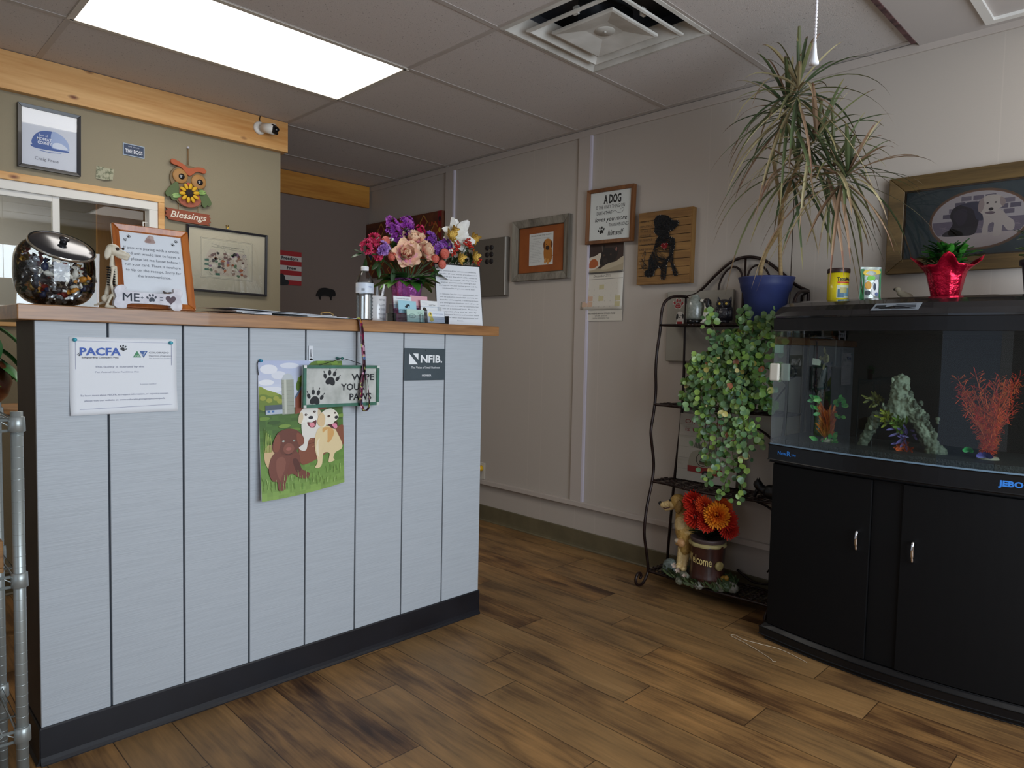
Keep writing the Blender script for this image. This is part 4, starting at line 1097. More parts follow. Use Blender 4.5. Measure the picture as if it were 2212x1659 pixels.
for i, (dx, dy, tx_, ty_, L, c, lab) in enumerate(((.018, -.012, .018, .006, .150, '#e8e8ea', 'white pen leaning right in the mug'), (.004, .012, .045, .005, .138, '#2a2c30', 'black pen in the mug just left of the white pen'), (-.006, 0, .010, -.01, .135, '#9aa0a6', 'silver pen in the middle of the mug'), (-.016, .010, -.012, 0, .128, '#26282c', 'short dark pen at the mug left side'))):
    a = Vector((mc[0] + dx * .2 - .004, mc[1] + dy * .2, CT + .012)); b_ = a + Vector((dx + tx_, dy + ty_, L)).normalized() * L
    p = thing('pen', lab, 'pen', a, 0, 'pens in the mug')
    d = b_ - a
    f = MB(); f.tube([d * .0, d * .05, d * .9, d], [.001, .004, .004, .003], 10); f.build('barrel', mat('pen ' + c, c, .3), p)
    f = MB(); f.tube([d * .55 + Vector((.005, -.003, 0)), d * .9 + Vector((.005, -.003, 0))], .0012, 6); f.build('clip', mat('steel clip', '#b8babd', .3, metal=.9), p)

# --- card holder
t = thing('card_holder', 'clear acrylic tiered business card holder in front of the purple pot', 'card holder', (1.735, 2.30, CT))
f = MB()
for k, (y, h) in enumerate(((-.030, .030), (-.004, .052), (.022, .074))):
    f.box(-.125, y - .0008, 0, .10 + (.045 if k < 3 else 0), y + .0008, h)
for x in (-.125, -.005, .010, .145): f.box(x - .0008, -.030, 0, x + .0008, .040, .035)
f.box(-.125, -.030, 0, .145, .040, .0015)
f.build('trays', pane_mat('acrylic', (.88, .9, .93, 1), extra=.06), t)
def card(x, y, z, rz_, rx_, cbg, label, art):
    c = thing('business_card', label, 'business card', (x, y, z), rz_, 'business cards in the acrylic holder', rx=rx_)
    f = MB(); f.box(-.0445, -.0005, -.0255, .0445, .0030, .0255); f.build('card_stock', mat('card ' + cbg, cbg, .6), c)
    A = Art(-.0007); art(A); A.build(c, PRINT, 'print')
def a1(A): A.text('Licensed Pet Care', 0, .014, .007, '#333', w=.06); A.blob([(-.02, -.005), (-.01, .005), (.01, .004), (.02, -.006), (0, -.01)], '#3b3b46')
def a2(A): A.blob([(-.014, .0), (-.004, .008), (.006, .012), (.012, .006), (.002, .002), (-.004, -.004)], '#1d2a33'); A.ring(.001, .003, .010, .008, .0015, '#1d2a33'); A.text('K Tail Dog Grooming Salon', 0, -.015, .0075, '#23404c', w=.078)
def a3(A): A.ring(-.018, -.002, .018, .009, .0018, '#5d7f78'); A.ring(-.026, -.004, .010, .006, .0015, '#7b9a92'); A.text('K Tail', .022, .008, .008, '#5c6f6a', w=.022); A.text('Dog Grooming', .022, .001, .0045, '#7c8d88', w=.028); A.line([(.0, -.010), (.038, -.010)], .0006, '#7c8d88')
def a4(A):
    A.blob([(-.038, .014), (-.028, .018), (-.022, .010), (-.020, -.002), (-.014, -.014), (-.022, -.022), (-.034, -.018), (-.032, -.004), (-.040, .002)], '#e9d46a'); A.el(-.028, .010, .003, .003, '#5a4a20'); A.line([(-.036, -.018), (-.024, -.022)], .0015, '#8b7a30')
    A.text('K Tail Dog Grooming Salon', .010, .010, .0055, '#8a93b5', w=.055); A.text('Your Name', .02, -.002, .004, '#8a93b5', w=.03); A.rect(-.010, -.012, .040, -.0108, '#c3c8da')
def a5(A): A.text('Laura Tyler', .016, .006, .0075, '#26262c', w=.034); A.blob([(-.036, -.016), (-.030, -.004), (-.020, -.006), (-.014, -.018)], '#3a3326'); A.line([(-.036, .016), (-.010, .014)], .0006, '#b9bcc6'); A.line([(-.036, .010), (-.012, .009)], .0006, '#b9bcc6')
def a6(A): A.ring(.0, .004, .006, .006, .0016, '#b4637a')
card(1.690, 2.338, CT + .083, .0, -.12, '#eceef0', 'white business card at the back left of the acrylic holder', a1)
card(1.777, 2.343, CT + .090, .0, -.12, '#e0a9b4', 'pink business card at the back of the acrylic holder', a6)
card(1.815, 2.322, CT + .072, .0, -.12, '#eff0f0', 'white business card right of the pink one in the acrylic holder', a5)
card(1.692, 2.308, CT + .064, .0, -.12, '#a9d5e2', 'light blue business card in the middle row of the holder', a2)
card(1.712, 2.278, CT + .029, .03, -.12, '#bcd9cc', 'mint green business card at the front of the holder', a3)
card(1.822, 2.283, CT + .030, -.02, -.12, '#e6ebf2', 'white business card with yellow dog at front right of holder', a4)

# --- flowers
LEAF = attr_mat('plastic leaves', .45, vary=.25, bscale=40)
PETAL = attr_mat('silk petals', .65, vary=.12, bscale=120)
def pet(f, base, d, up, L, W, curl, c0, c1, nu=4, nv=6, tip=.0, cup=.25):
    """petal or leaf: d = direction, up = face normal side it curls towards"""
    d = Vector(d).normalized(); up = Vector(up); up = (up - d * up.dot(d)); up = up.normalized() if up.length > 1e-5 else d.orthogonal().normalized()
    s = d.cross(up); base = Vector(base); a, b = C(c0) if isinstance(c0, str) else c0, C(c1) if isinstance(c1, str) else c1
    def fn(u, v):
        w_ = W * (math.sin(PI * min(1, (v * .86 + .07) ** (.8 + tip))) ** (.75 + tip)) * (u - .5)
        ang = curl * v
        p = base + d * (L * (math.sin(ang) / curl if abs(curl) > 1e-3 else v)) + up * (L * ((1 - math.cos(ang)) / curl if abs(curl) > 1e-3 else 0))
        return p + s * w_ + up * (cup * W * (2 * u - 1) ** 2 * .5)
    f.grid(fn, nu, nv, 0, (1, 1, 1, 1), True, colfn=lambda u, v: tuple(a[q] * (1 - v) + b[q] * v for q in range(4)))
def basis(n):
    n = Vector(n).normalized(); a = n.orthogonal().normalized(); return n, a, n.cross(a)
def rose(f, c, n, r, cin, cmid, cout, rr):
    n, a, b = basis(n); c = Vector(c)
    for ring, (cnt, op, L, W) in enumerate(((4, .18, .55, .5), (5, .45, .72, .62), (6, .85, .92, .75), (6, 1.25, 1.08, .85))):
        for k in range(cnt):
            t_ = 2 * PI * (k + ring * .37) / cnt + rr.uniform(-.12, .12)
            o = a * math.cos(t_) + b * math.sin(t_)
            d = n * math.cos(op) + o * math.sin(op)
            pet(f, c + o * r * .06 * ring - n * r * .12 * ring, d, -o + n * .8 if ring > 1 else -o, r * L, r * W * 1.25, .75 if ring < 3 else .35, (cin if ring < 2 else cmid), cout, 4, 5, cup=.35)
def floret(f, c, n, r, c0, c1, k=5, rr=R):
    n, a, b = basis(n)
    for q in range(k):
        t_ = 2 * PI * q / k + rr.uniform(-.2, .2); o = a * math.cos(t_) + b * math.sin(t_)
        pet(f, Vector(c), o + n * rr.uniform(.1, .6), n, r, r * .85, .4, c0, c1, 2, 3)
def cluster(f, c, R3, n, r, cols, rr, k=5):
    for i in range(n):
        v = Vector((rr.gauss(0, 1), rr.gauss(0, 1), rr.gauss(0, 1))).normalized()
        if v.y > .5: v.y *= -1
        p = Vector(c) + Vector((v.x * R3[0], v.y * R3[1], v.z * R3[2])) * rr.uniform(.7, 1)
        a, b = rr.choice(cols); floret(f, p, v + Vector((0, -.3, .1)), r, a, b, k, rr)
FP = {'pe1': (1.765, 2.420, 1.592), 'pe2': (1.824, 2.450, 1.663), 'pe3': (1.881, 2.440, 1.619), 'ps1': (1.735, 2.500, 1.729), 'ps1b': (1.744, 2.470, 1.660), 'ps2': (1.821, 2.500, 1.744), 'ps2b': (1.794, 2.480, 1.694), 'mg1': (1.597, 2.460, 1.605), 'mg2': (1.637, 2.470, 1.639), 'mg3': (1.659, 2.470, 1.587), 'li': (1.661, 2.440, 1.603), 'st1': (1.679, 2.450, 1.637), 'st2': (1.712, 2.450, 1.578), 'st3': (1.930, 2.430, 1.588), 'st4': (1.975, 2.420, 1.614), 'st5': (1.953, 2.410, 1.564), 'mgt': (1.894, 2.500, 1.712), 'pr1': (1.939, 2.480, 1.685), 'pr2': (1.967, 2.460, 1.642), 'pr3': (2.014, 2.460, 1.662)}
pc_ = Vector((1.838, 2.515, CT))
t = thing('flower_pot', 'shiny purple foil pot of silk peonies and purple blooms on counter', 'flower arrangement', pc_)
f = MB(); f.lathe([(0, .001), (.050, 0), (.052, .004), (.070, .188), (.073, .200), (.069, .200), (.064, .185), (0, .180)], 44, cap=False, ripple=(.02, 13))
f.build('foil_pot', mat('purple foil', '#c26cc6', .18, metal=.8, bump=.5, bscale=45), t)
f = MB(); f.ell((0, 0, .185), (.062, .062, .012)); f.build('foam', mat('dark moss', '#2a2c1a', .9), t)
rr = random.Random(3); f = MB()
for k, p in FP.items():
    q = Vector(p) - pc_; f.tube(spline([(q.x * .15, q.y * .15 + .0, .185), (q.x * .5, q.y * .4, .185 + (q.z - .185) * .55), (q.x * .95, q.y + .02, q.z - .01)], 4), .0018, 5)
f.build('stems', mat('stem green', '#2f4a22', .6), t)
Lp = lambda k: Vector(FP[k]) - pc_
for k, n, r in (('pe1', (-.35, -.85, .2), .058), ('pe2', (-.25, -.5, .75), .052), ('pe3', (.35, -.75, .35), .052)):
    f = MB(); rose(f, Lp(k), n, r, '#e0606a', '#f2ae9a', '#fadcb8', rr)
    n_, a_, b_ = basis(n)
    for q in range(5):
        t_ = 2 * PI * q / 5 + .4; o_ = a_ * math.cos(t_) + b_ * math.sin(t_)
        pet(f, Lp(k) - n_ * r * .3, o_ * .95 + n_ * .15, n_, r * 1.25, r * 1.05, .3, '#dc6cb0', '#f9e0bc', 4, 5)
    f.build('peony', PETAL, t)
for ks in (('ps1', 'ps1b'), ('ps2', 'ps2b')):
    f = MB()
    a, b_ = Lp(ks[0]), Lp(ks[1])
    for q in range(46):
        u = q / 45; c = a.lerp(b_, u); w_ = .010 + .022 * math.sin(PI * min(1, u * .7 + .15))
        v = Vector((rr.gauss(0, 1), -abs(rr.gauss(0, 1)), rr.gauss(0, 1))).normalized()
        floret(f, c + v * w_, v, .014, *rr.choice([('#7a1f86', '#a43fb4'), ('#5f1a78', '#9136a6'), ('#8b2c92', '#c06ac8')]), 5, rr)
    f.build('stock_spike', PETAL, t)
for ks, cols, nm in ((('pr1', 'pr2', 'pr3'), [('#5f1a78', '#8b4ab4'), ('#7a1f86', '#9a5cc0'), ('#6a2a8c', '#a878c8')], 'purple_blossoms'), (('mg1', 'mg2', 'mg3'), [('#9c1238', '#d22a5c'), ('#b01a44', '#e04a78')], 'magenta_blossoms'), (('mgt',), [('#9c1238', '#c8205a'), ('#8a1040', '#d83a6c')], 'magenta_blossoms'), (('li',), [('#6a2a8c', '#b98ad4'), ('#7a3aa0', '#c9a4de')], 'lilac_blossom')):
    f = MB()
    for k in ks: cluster(f, Lp(k), (.024, .018, .026), 26 if nm != 'magenta_blossoms' else 22, .014, cols, rr)
    f.build(nm, PETAL, t)
for k, s in (('st1', .019), ('st2', .019), ('st3', .018), ('st4', .022), ('st5', .019)):
    f = MB(); f.ell(Lp(k), (s, s * .9, s * 1.1), nu=20, nv=14); f.build('sugared_berry', mat('sugared berry', '#c8402c', .45, c2='#e88a78', scale=420, bump=.8, bscale=400, lo=.42, hi=.6), t)
f = MB()
for q in range(30):
    a = 2 * PI * q / 30 + rr.uniform(-.1, .1); el = rr.uniform(-.05, .8)
    o_ = Vector((math.cos(a), math.sin(a), 0))
    pet(f, Vector((o_.x * .03, o_.y * .03, .19)), o_ + Vector((0, 0, el)), (0, 0, 1), rr.uniform(.09, .14), rr.uniform(.05, .075), -rr.uniform(.5, 1.1), '#27491f', rr.choice(['#2f5a22', '#3f7a2a', '#28501f', '#5f9a34']), 2, 5, tip=.25)
for q in range(60):
    k = rr.choice(list(FP)); p = Lp(k) + Vector((rr.uniform(-.02, .02), .012, -.02 - rr.random() * .04))
    pet(f, p, Vector((rr.gauss(0, 1), rr.gauss(0, .6), rr.gauss(0, .6) - .2)), (0, -.4, 1), rr.uniform(.04, .07), .022, -.4, '#1f3d1c', rr.choice(['#2f5a22', '#24471d']), 2, 4, tip=.25)
f.build('foliage', LEAF, t)
f = MB()
for k in range(14):
    v = Vector((rr.gauss(0, 1), -abs(rr.gauss(0, 1)), rr.gauss(0, 1))).normalized(); p = (Lp('st1') if k < 6 else Lp('st4')) + Vector((.022, -.012, .012)) * (1 if k < 6 else 1.1)
    floret(f, p + v * .006, v, .006, '#e8e4e0', '#f4f2f2', 4, rr)
f.build('white_filler', PETAL, t)

# --- white poinsettia arrangement
pp = Vector((2.075, 2.500, CT))
t = thing('poinsettia_arrangement', 'white and gold glitter poinsettia arrangement behind the white letter sign', 'flower arrangement', pp)
f = MB(); f.lathe([(0, .001), (.038, 0), (.044, .15), (.048, .16), (.043, .16), (0, .15)], 32, cap=False); f.build('pot', mat('dark green pot', '#1d2a1e', .4), t)
Q = {'w1': (2.021, 2.470, 1.729), 'w2': (2.101, 2.480, 1.737), 'w3': (2.167, 2.480, 1.749), 'w4': (1.977, 2.460, 1.708), 'g1': (2.003, 2.420, 1.693), 'g2': (2.127, 2.400, 1.615), 'g3': (2.064, 2.420, 1.604), 'g4': (2.185, 2.460, 1.714), 'g5': (2.041, 2.440, 1.731), 'rb1': (2.039, 2.410, 1.657), 'rb2': (2.131, 2.420, 1.666), 'rb3': (2.021, 2.410, 1.621), 'rb4': (2.112, 2.420, 1.681), 'rb5': (2.176, 2.420, 1.601)}
Lq = lambda k: Vector(Q[k]) - pp
f = MB()
for k in Q: q = Lq(k); f.tube(spline([(0, 0, .15), (q.x * .5, q.y * .4, .15 + (q.z - .15) * .6), (q.x, q.y + .015, q.z - .01)], 4), .0016, 5)
f.build('stems', mat('stem green', '#2f4a22', .6), t)
cc = (Lq('w2') + Lq('w1')) / 2 + Vector((.01, 0, -.03))
f = MB()
for q in range(9):
    a = PI * (-.25 + 1.5 * q / 8); d = Vector((math.cos(a), -.25, math.sin(a)))
    pet(f, cc, d, (0, -1, .2), .085 + .02 * (q % 2), .055, .35 if q % 2 else -.25, '#e0dccb', '#f4f2ee', 4, 6, tip=.35, cup=.3)
f.build('white_petals', PETAL, t)
GOLD = mat('gold glitter', '#b98a2c', .25, metal=.85, bump=.8, bscale=300, c2='#e0c06a', scale=200)
for k, r in (('g1', .042), ('g2', .045), ('g3', .036), ('g4', .036), ('g5', .03)):
    f = MB(); n = Vector((rr.uniform(-.5, .3), -1, rr.uniform(-.3, .5))); n_, a_, b_ = basis(n)
    for q in range(7):
        t_ = 2 * PI * q / 7; o_ = a_ * math.cos(t_) + b_ * math.sin(t_)
        pet(f, Lq(k), o_ + n_ * .3, n_, r * (1 if q % 2 else .75), r * .5, .3, '#ffffff', '#ffffff', 2, 4, tip=.4)
    f.build('gold_flower', GOLD, t)
f = MB()
for k in ('rb1', 'rb2', 'rb3', 'rb4', 'rb5'):
    for q in range(13): f.ell(Lq(k) + Vector((rr.gauss(0, .012), rr.gauss(0, .007), rr.gauss(0, .010))), (.0055, .0055, .0055), nu=8, nv=6)
f.build('berry_cluster', mat('red berry', '#b8230f', .25, coat=.4), t)
f = MB()
for q in range(34):
    p = Vector((rr.uniform(-.06, .11), rr.uniform(-.05, .0), rr.uniform(.24, .40)))
    pet(f, p, Vector((rr.gauss(0, 1), rr.gauss(0, .5), rr.gauss(0, .6) - .3)), (0, -.6, .6), rr.uniform(.04, .07), .02, -.4, '#1a2f18', rr.choice(['#2b4f22', '#24401c', '#4a1f18']), 2, 4, tip=.3)
f.build('foliage', LEAF, t)

# --- letter in stand
t = thing('policy_letter', 'white printed cancellation policy letter standing tilted at the counter right end', 'notice', (2.035, 2.372, CT + .0015), -.34, rx=-.2)
f = MB(); f.box(-.108, -.0005, 0, .108, .0005, .279); f.build('sheet', PAPER, t)
f = MB(); f.box(-.112, .0006, 0, .112, .003, .285); f.build('black_backing', DK, t)
f = MB(); f.add([(-.02, .004, .17), (.02, .004, .17), (.02, .060, .0135), (-.02, .060, .0135)], [(0, 1, 2, 3)]); f.build('easel_strut', DK, t, solid=.002)
A = Art(-.0007)
ls = ['No shows and last minute cancellations', '(less than 24 hour notice) are subject to a', '$25.00 fee per dog which will be added to', 'your next appointment. You may reserve', 'another appointment by coming in and', 'paying prior for your normal groom and the', 'no-show fee. If you are more than', '', '15 minutes late for your appointment you', 'will be asked to reschedule and the no-', 'show fee will be applied. I understand there', 'are emergency situations and will try to', 'work with you on a case by case basis, but', 'not on a continued basis. Please be', 'respectful of my time as I am a by', 'appointment business and another client', 'could have taken your appointment had I', 'known.']
for i, s in enumerate(ls):
    if s: A.text(s, 0, .248 - i * .0135, .0085, '#5c6068', w=min(.185, .0047 * len(s)))
A.text('$25.00', -.083, .248 - 2 * .0135, .0086, '#b0343c', w=.022)
A.build(t, PRINT)
# ================================================================ ON THE TAN WALL
YW = YO - .0005
FB = mat('black frame', '#17141a', .35, coat=.2)
# framed certificate
t = thing('framed_certificate', 'black framed white certificate with blue mountain logo on tan wall', 'picture frame', (.766, YW, 2.121), 0, ry=.012)
W, H = .250, .288
f = frame_bars(W, H, .016, .020, lip=.004); f.build('frame', FB, t, bevel=.001)
f = MB(); f.box(-W / 2 + .01, -.010, -H / 2 + .01, W / 2 - .01, -.006, H / 2 - .01); f.build('sheet', mat('certificate paper', '#dde0ea', .6), t)
A = Art(-.0102)
A.text('Proudly presents', 0, .080, .012, '#c4c6d2', w=.07, shear=.3); A.text('a certificate of appreciation', 0, .066, .006, '#c9cbd6', w=.12)
A.blob([(-.072, -.02), (-.060, .012), (-.035, .035), (-.005, .042), (.015, .038), (.01, .0), (.01, -.035), (-.03, -.032), (-.06, -.036)], '#4464a8')
A.blob([(.008, .040), (.045, .034), (.070, .010), (.078, -.015), (.072, -.035), (.01, -.036)], '#a9bbe0')
A.blob([(.015, -.01), (.04, -.004), (.066, -.018), (.068, -.030), (.015, -.03)], '#dfe6f4'); A.blob([(-.075, -.034), (-.03, -.030), (.02, -.034), (.07, -.034), (.066, -.042), (-.05, -.046)], '#4464a8')
A.line([(-.04, -.053), (.0, -.056), (.045, -.05)], .003, '#6f86bd')
A.text('Best of', -.025, .012, .015, '#e6ebf6', w=.035); A.text('MOFFAT', -.022, -.006, .018, '#f0f3fa', w=.058, bold=.03); A.text('COUNTY', -.020, -.023, .018, '#f0f3fa', w=.056, bold=.03)
A.text('Craig Press', -.012, -.098, .020, '#5c5f6e', w=.094); A.build(t, PRINT)
f = MB(); f.box(-W / 2 + .014, -.0155, -H / 2 + .014, W / 2 - .014, -.0145, H / 2 - .014); f.build('glazing', mGlass, t)
# THE BOSS plate
t = thing('novelty_plate', 'small blue novelty licence plate reading THE BOSS on tan wall', 'sign', (1.127, YW, 2.152), 0, ry=.01)
f = MB(); f.box(-.050, -.003, -.030, .050, 0, .030); f.build('plate', mat('plate rim', '#a9b9cc', .4), t, bevel=.001)
A = Art(-.0034); A.rect(-.046, -.026, .046, .026, '#2f3f5c'); A.text('THE BOSS', 0, -.015, .026, '#e6eaf2', w=.080, bold=.02); A.text('LAS VEGAS', 0, .014, .008, '#c9d0de', w=.05); A.build(t, PRINT)
# dollar bill
t = thing('dollar_bill', 'folded dollar bill taped to the tan wall', 'banknote', (.996, YW, 2.013))
f = MB(); f.add([(-.040, -.001, -.030), (.004, -.014, -.032), (.010, -.012, .026), (-.036, -.001, .032)], [(0, 1, 2, 3)]); f.add([(.004, -.014, -.032), (.034, -.002, -.026), (.040, -.004, .028), (.010, -.012, .026)], [(0, 1, 2, 3)])
f.build('bill', mat('banknote green', '#b3b198', .7, c2='#6f745c', scale=70, lo=.45, hi=.6), t, solid=.0004)
# owl plaque
t = thing('owl_plaque', 'wooden owl plaque with sunflower and Blessings plank hung by a cord', 'wall decoration', (1.388, YW - .010, 2.02))
OW = lambda n, c: mat('owl ' + n, c, .6, c2=None, bump=.2, scale=120)
def pr(pts, y0, y1, nm, c, bv=.001):
    f = MB(); f.prism([(p.x, p.z) for p in spline([(a, 0, b) for a, b in pts], 4, True)], y0, y1); return f.build(nm, OW(nm + c, c), t, bevel=bv)
pr([(0, .108), (.045, .098), (.085, .060), (.090, .02), (.075, -.02), (.080, -.06), (.055, -.098), (0, -.115), (-.05, -.098), (-.075, -.06), (-.078, -.02), (-.092, .02), (-.085, .065), (-.045, .098)], -.006, .006, 'body', '#7b6546')
pr([(.05, -.01), (.075, -.01), (.105, -.045), (.118, -.075), (.105, -.092), (.095, -.088), (.085, -.102), (.07, -.095), (.06, -.06)], -.012, -.004, 'wing', '#54663a')
pr([(-.055, .01), (-.08, .0), (-.105, -.03), (-.118, -.055), (-.108, -.072), (-.095, -.070), (-.085, -.085), (-.065, -.085), (-.05, -.05)], -.012, -.004, 'wing', '#54663a')
pr([(0, -.03), (.045, -.035), (.068, -.06), (.045, -.098), (0, -.112), (-.04, -.100), (-.058, -.07), (-.06, -.03), (-.03, -.022)], -.010, -.004, 'belly', '#a4563c')
f = MB(); f.prism([(p.x, p.z) for p in spline([(-.092, 0, .118), (-.075, 0, .126), (-.03, 0, .108), (0, 0, .092), (.04, 0, .104), (.075, 0, .106), (.090, 0, .092), (.078, 0, .078), (.04, 0, .080), (.0, 0, .052), (-.04, 0, .088), (-.085, 0, .100)], 4, True)], -.016, -.005); f.build('brow', OW('brow', '#b4562c'), t, bevel=.0015)
for sx, sz in ((-.044, .044), (.050, .030)):
    f = MB(); f.lathe([(.038, 0), (.038, .006), (.036, .008), (0, .008)], 28, M=rot(PI / 2)); e_ = f.build('eye', OW('eye', '#b08048'), t, loc=(sx, -.006, sz))
    f = MB(); f.lathe([(.0155, 0), (.0155, .002), (.010, .005), (0, .006)], 22, M=rot(PI / 2)); f.build('pupil', mat('pupil', '#1c1a1e', .15, coat=.6), e_, loc=(.006, -.008, -.002))
pr([(-.012, .014), (.012, .014), (.008, .002), (0, -.006), (-.008, .002)], -.016, -.006, 'beak', '#b34a3a')
sc_ = (-.002, -.024, -.040)
for k in range(10):
    a = 2 * PI * k / 10 + .15
    f = MB(); f.ell((0, 0, .036), (.0095, .004, .017), nu=12, nv=8); o = f.build('sunflower_petal', OW('petal', '#d9a818'), t); o.location = sc_; o.rotation_euler = (0, a, 0)
f = MB(); f.ell(sc_, (.021, .007, .021), nu=18); f.build('sunflower_centre', mat('sunflower seed', '#2c1f1c', .8, bump=.9, scale=240), t)
for sx, sz, a in ((-.062, -.060, -1.85), (.062, -.026, 1.35)):
    f = MB(); pet(f, (0, 0, -.024), (0, 0, 1), (0, -1, 0), .052, .028, -.3, '#4f7a2c', '#a3c474', 3, 6, tip=.3); o = f.build('leaf', LEAF, t, solid=.002); o.location = (sx, -.016, sz); o.rotation_euler = (0, a, 0)
f = MB(); rr = random.Random(2)
P = [(-.118, .030), (-.02, .028), (.112, .026), (.106, .014), (.116, .008), (.110, -.004), (.118, -.016), (.104, -.022), (.112, -.034), (0, -.034), (-.100, -.030), (-.106, -.018), (-.120, -.012), (-.112, .0), (-.118, .012), (-.106, .018)]
f.prism(P, -.006, .004); pl = f.build('plank', OW('plank', '#8f4426'), t, bevel=.001, loc=(0, 0, -.160)); pl.rotation_euler = (0, .01, 0)
f = MB(); f.text('Blessings', 0, -.173, .046, -.0066, '#e8e0d0', 'C', .185, .012, .28); f.build('lettering', PRINT, t)
f = MB(); f.tube([(-.003, .0, .11), (-.001, 0, .196)], .0015, 6); f.tube([(.003, .0, .11), (.001, 0, .196)], .0015, 6); f.tube([(-.05, 0, -.10), (-.05, 0, -.13)], .0012, 5); f.tube([(.05, 0, -.10), (.05, 0, -.13)], .0012, 5); f.build('cord', mat('jute', '#8a6a44', .8), t)
t = thing('push_pin', 'clear push pin holding the owl plaque cord on the tan wall', 'push pin', (1.388, YW, 2.222))
f = MB(); f.lathe([(.005, 0), (.005, .002), (.003, .004), (.003, .010), (.006, .013), (.006, .015), (0, .015)], 14, M=rot(PI / 2)); f.build('head', mat('clear pin', '#c8c6d0', .1, coat=.5), t)
# framed dog drawing
t = thing('framed_drawing', 'black framed cream matted ink drawing of dogs on tan wall', 'picture frame', (1.600, YW, 1.642), 0, ry=.010)
W, H = .448, .352
f = frame_bars(W, H, .012, .020, lip=.002); f.build('frame', FB, t, bevel=.001)
f = MB(); f.box(-W / 2 + .008, -.008, -H / 2 + .008, W / 2 - .008, -.004, H / 2 - .008); f.build('mat_board', mat('cream mat', '#d9ceb4', .8), t)
A = Art(-.0082); A.rect(-.150, -.098, .140, .118, '#5a5348'); A.rect(-.1488, -.0968, .1388, .1168, '#ddd3b9'); A.rect(-.144, -.092, .134, .112, '#5a5348'); A.rect(-.1432, -.0912, .1332, .1112, '#ddd3b9'); A.rect(-.134, -.084, .120, .104, '#d8cfb6')
A.line([(-.09, .090), (-.04, .082), (.03, .080), (.09, .078)], .0012, '#3a3a38'); A.line([(-.09, .074), (.09, .064)], .0012, '#3a3a38'); A.text('ooo o ooo oo ooo', 0, .075, .008, '#3a3a38', w=.12)
rr = random.Random(21)
A.blob([(-.12, .01), (-.10, .055), (-.07, .06), (-.05, .04), (-.03, .03), (.0, .05), (.05, .055), (.1, .04), (.11, -.02), (.1, -.07), (.0, -.08), (-.06, -.075), (-.1, -.06), (-.09, -.03)], '#d4c6b2')
for k in range(70):
    x, z = rr.uniform(-.10, .10), rr.uniform(-.075, .045)
    A.blob([(x + rr.uniform(.005, .014) * math.cos(q * 1.05), z + rr.uniform(.004, .012) * math.sin(q * 1.05)) for q in range(6)], rr.choice(['#e2d8c6', '#c9b7a4', '#a78a78', '#8f6a86', '#5f7a5a', '#b5653c', '#3a3634', '#e6dccb', '#c4b8ae', '#7b5a52']), 3, keep=(k % 5 > 0))
for k in range(60):
    x, z = rr.uniform(-.11, .11), rr.uniform(-.078, .055); A.line([(x, z), (x + rr.uniform(-.012, .012), z + rr.uniform(-.012, .012))], .0012, '#2d2a2c', keep=k > 0)
for z in (-.006, -.03, -.058): A.rect(-.128, z, -.105, z + .010, '#2f6a55', keep=z < -.01)
A.rect(-.07, -.080, -.045, -.068, '#2f6a55', True)
A.build(t, PRINT)
f = MB(); f.box(-W / 2 + .01, -.0155, -H / 2 + .01, W / 2 - .01, -.0148, H / 2 - .01); f.build('glazing', mGlass, t)
t = thing('picture_hook', 'tiny brass double hook above the framed dog drawing', 'hook', (1.598, YW, 1.832))
f = MB(); f.tube([(-.006, -.002, .012), (-.004, -.008, 0), (0, -.009, -.008), (.004, -.008, 0), (.006, -.002, .012)], .0022, 6); f.build('wire', mat('brass', '#c9a548', .25, metal=1), t)

# ================================================================ HALL END WALL
t = thing('striped_sign', 'red and white striped sign reading Freedom and Free in hallway', 'sign', (2.400, YF - .002, 1.756))
W, H = .362, .252
f = MB(); f.box(-W / 2, -.006, -H / 2, W / 2, 0, H / 2); f.build('board', mat('sign board', '#cfc9c4', .6), t)
A = Art(-.0062)
for k in range(4): A.rect(-W / 2, H / 2 - H * (2 * k + 1) / 7, W / 2, H / 2 - H * (2 * k) / 7, '#a81e24', keep=k > 0)
A.rect(-W / 2, 0, -.03, H / 2, '#2d3a66'); A.text('Freedom', .085, .060, .036, '#1f1a1e', w=.13, bold=.03); A.text('Free', .100, -.010, .034, '#1f1a1e', w=.072, bold=.03); A.text('Is Not', -.06, -.01, .03, '#1f1a1e', w=.08)
A.blob([(-.02, -.126), (-.01, -.07), (.02, -.045), (.045, -.062), (.05, -.085), (.075, -.095), (.07, -.126)], '#17181c')
A.build(t, PRINT)
t = thing('wall_ornament', 'small black metal ornament on the dark hallway wall behind the bottle', 'wall decoration', (2.79, YF - .012, 1.585))
f = MB(); f.prism([(p.x, p.z) for p in spline([(-.085, 0, -.02), (-.06, 0, .03), (-.02, 0, .045), (.03, 0, .04), (.07, 0, .03), (.08, 0, -.01), (.05, 0, -.02), (.045, 0, -.05), (.03, 0, -.02), (-.04, 0, -.02), (-.05, 0, -.05), (-.065, 0, -.02)], 4, True)], -.004, .010); f.build('silhouette', DK, t)

# ================================================================ RIGHT WALL   (local X runs towards the viewer's right)
XP = XW - .0125
def rw(name, label, cat, y, z, x=None, ry=0.0, group=None):
    return thing(name, label, cat, ((XP if x is None else x), y, z), -PI / 2, group, ry=ry)
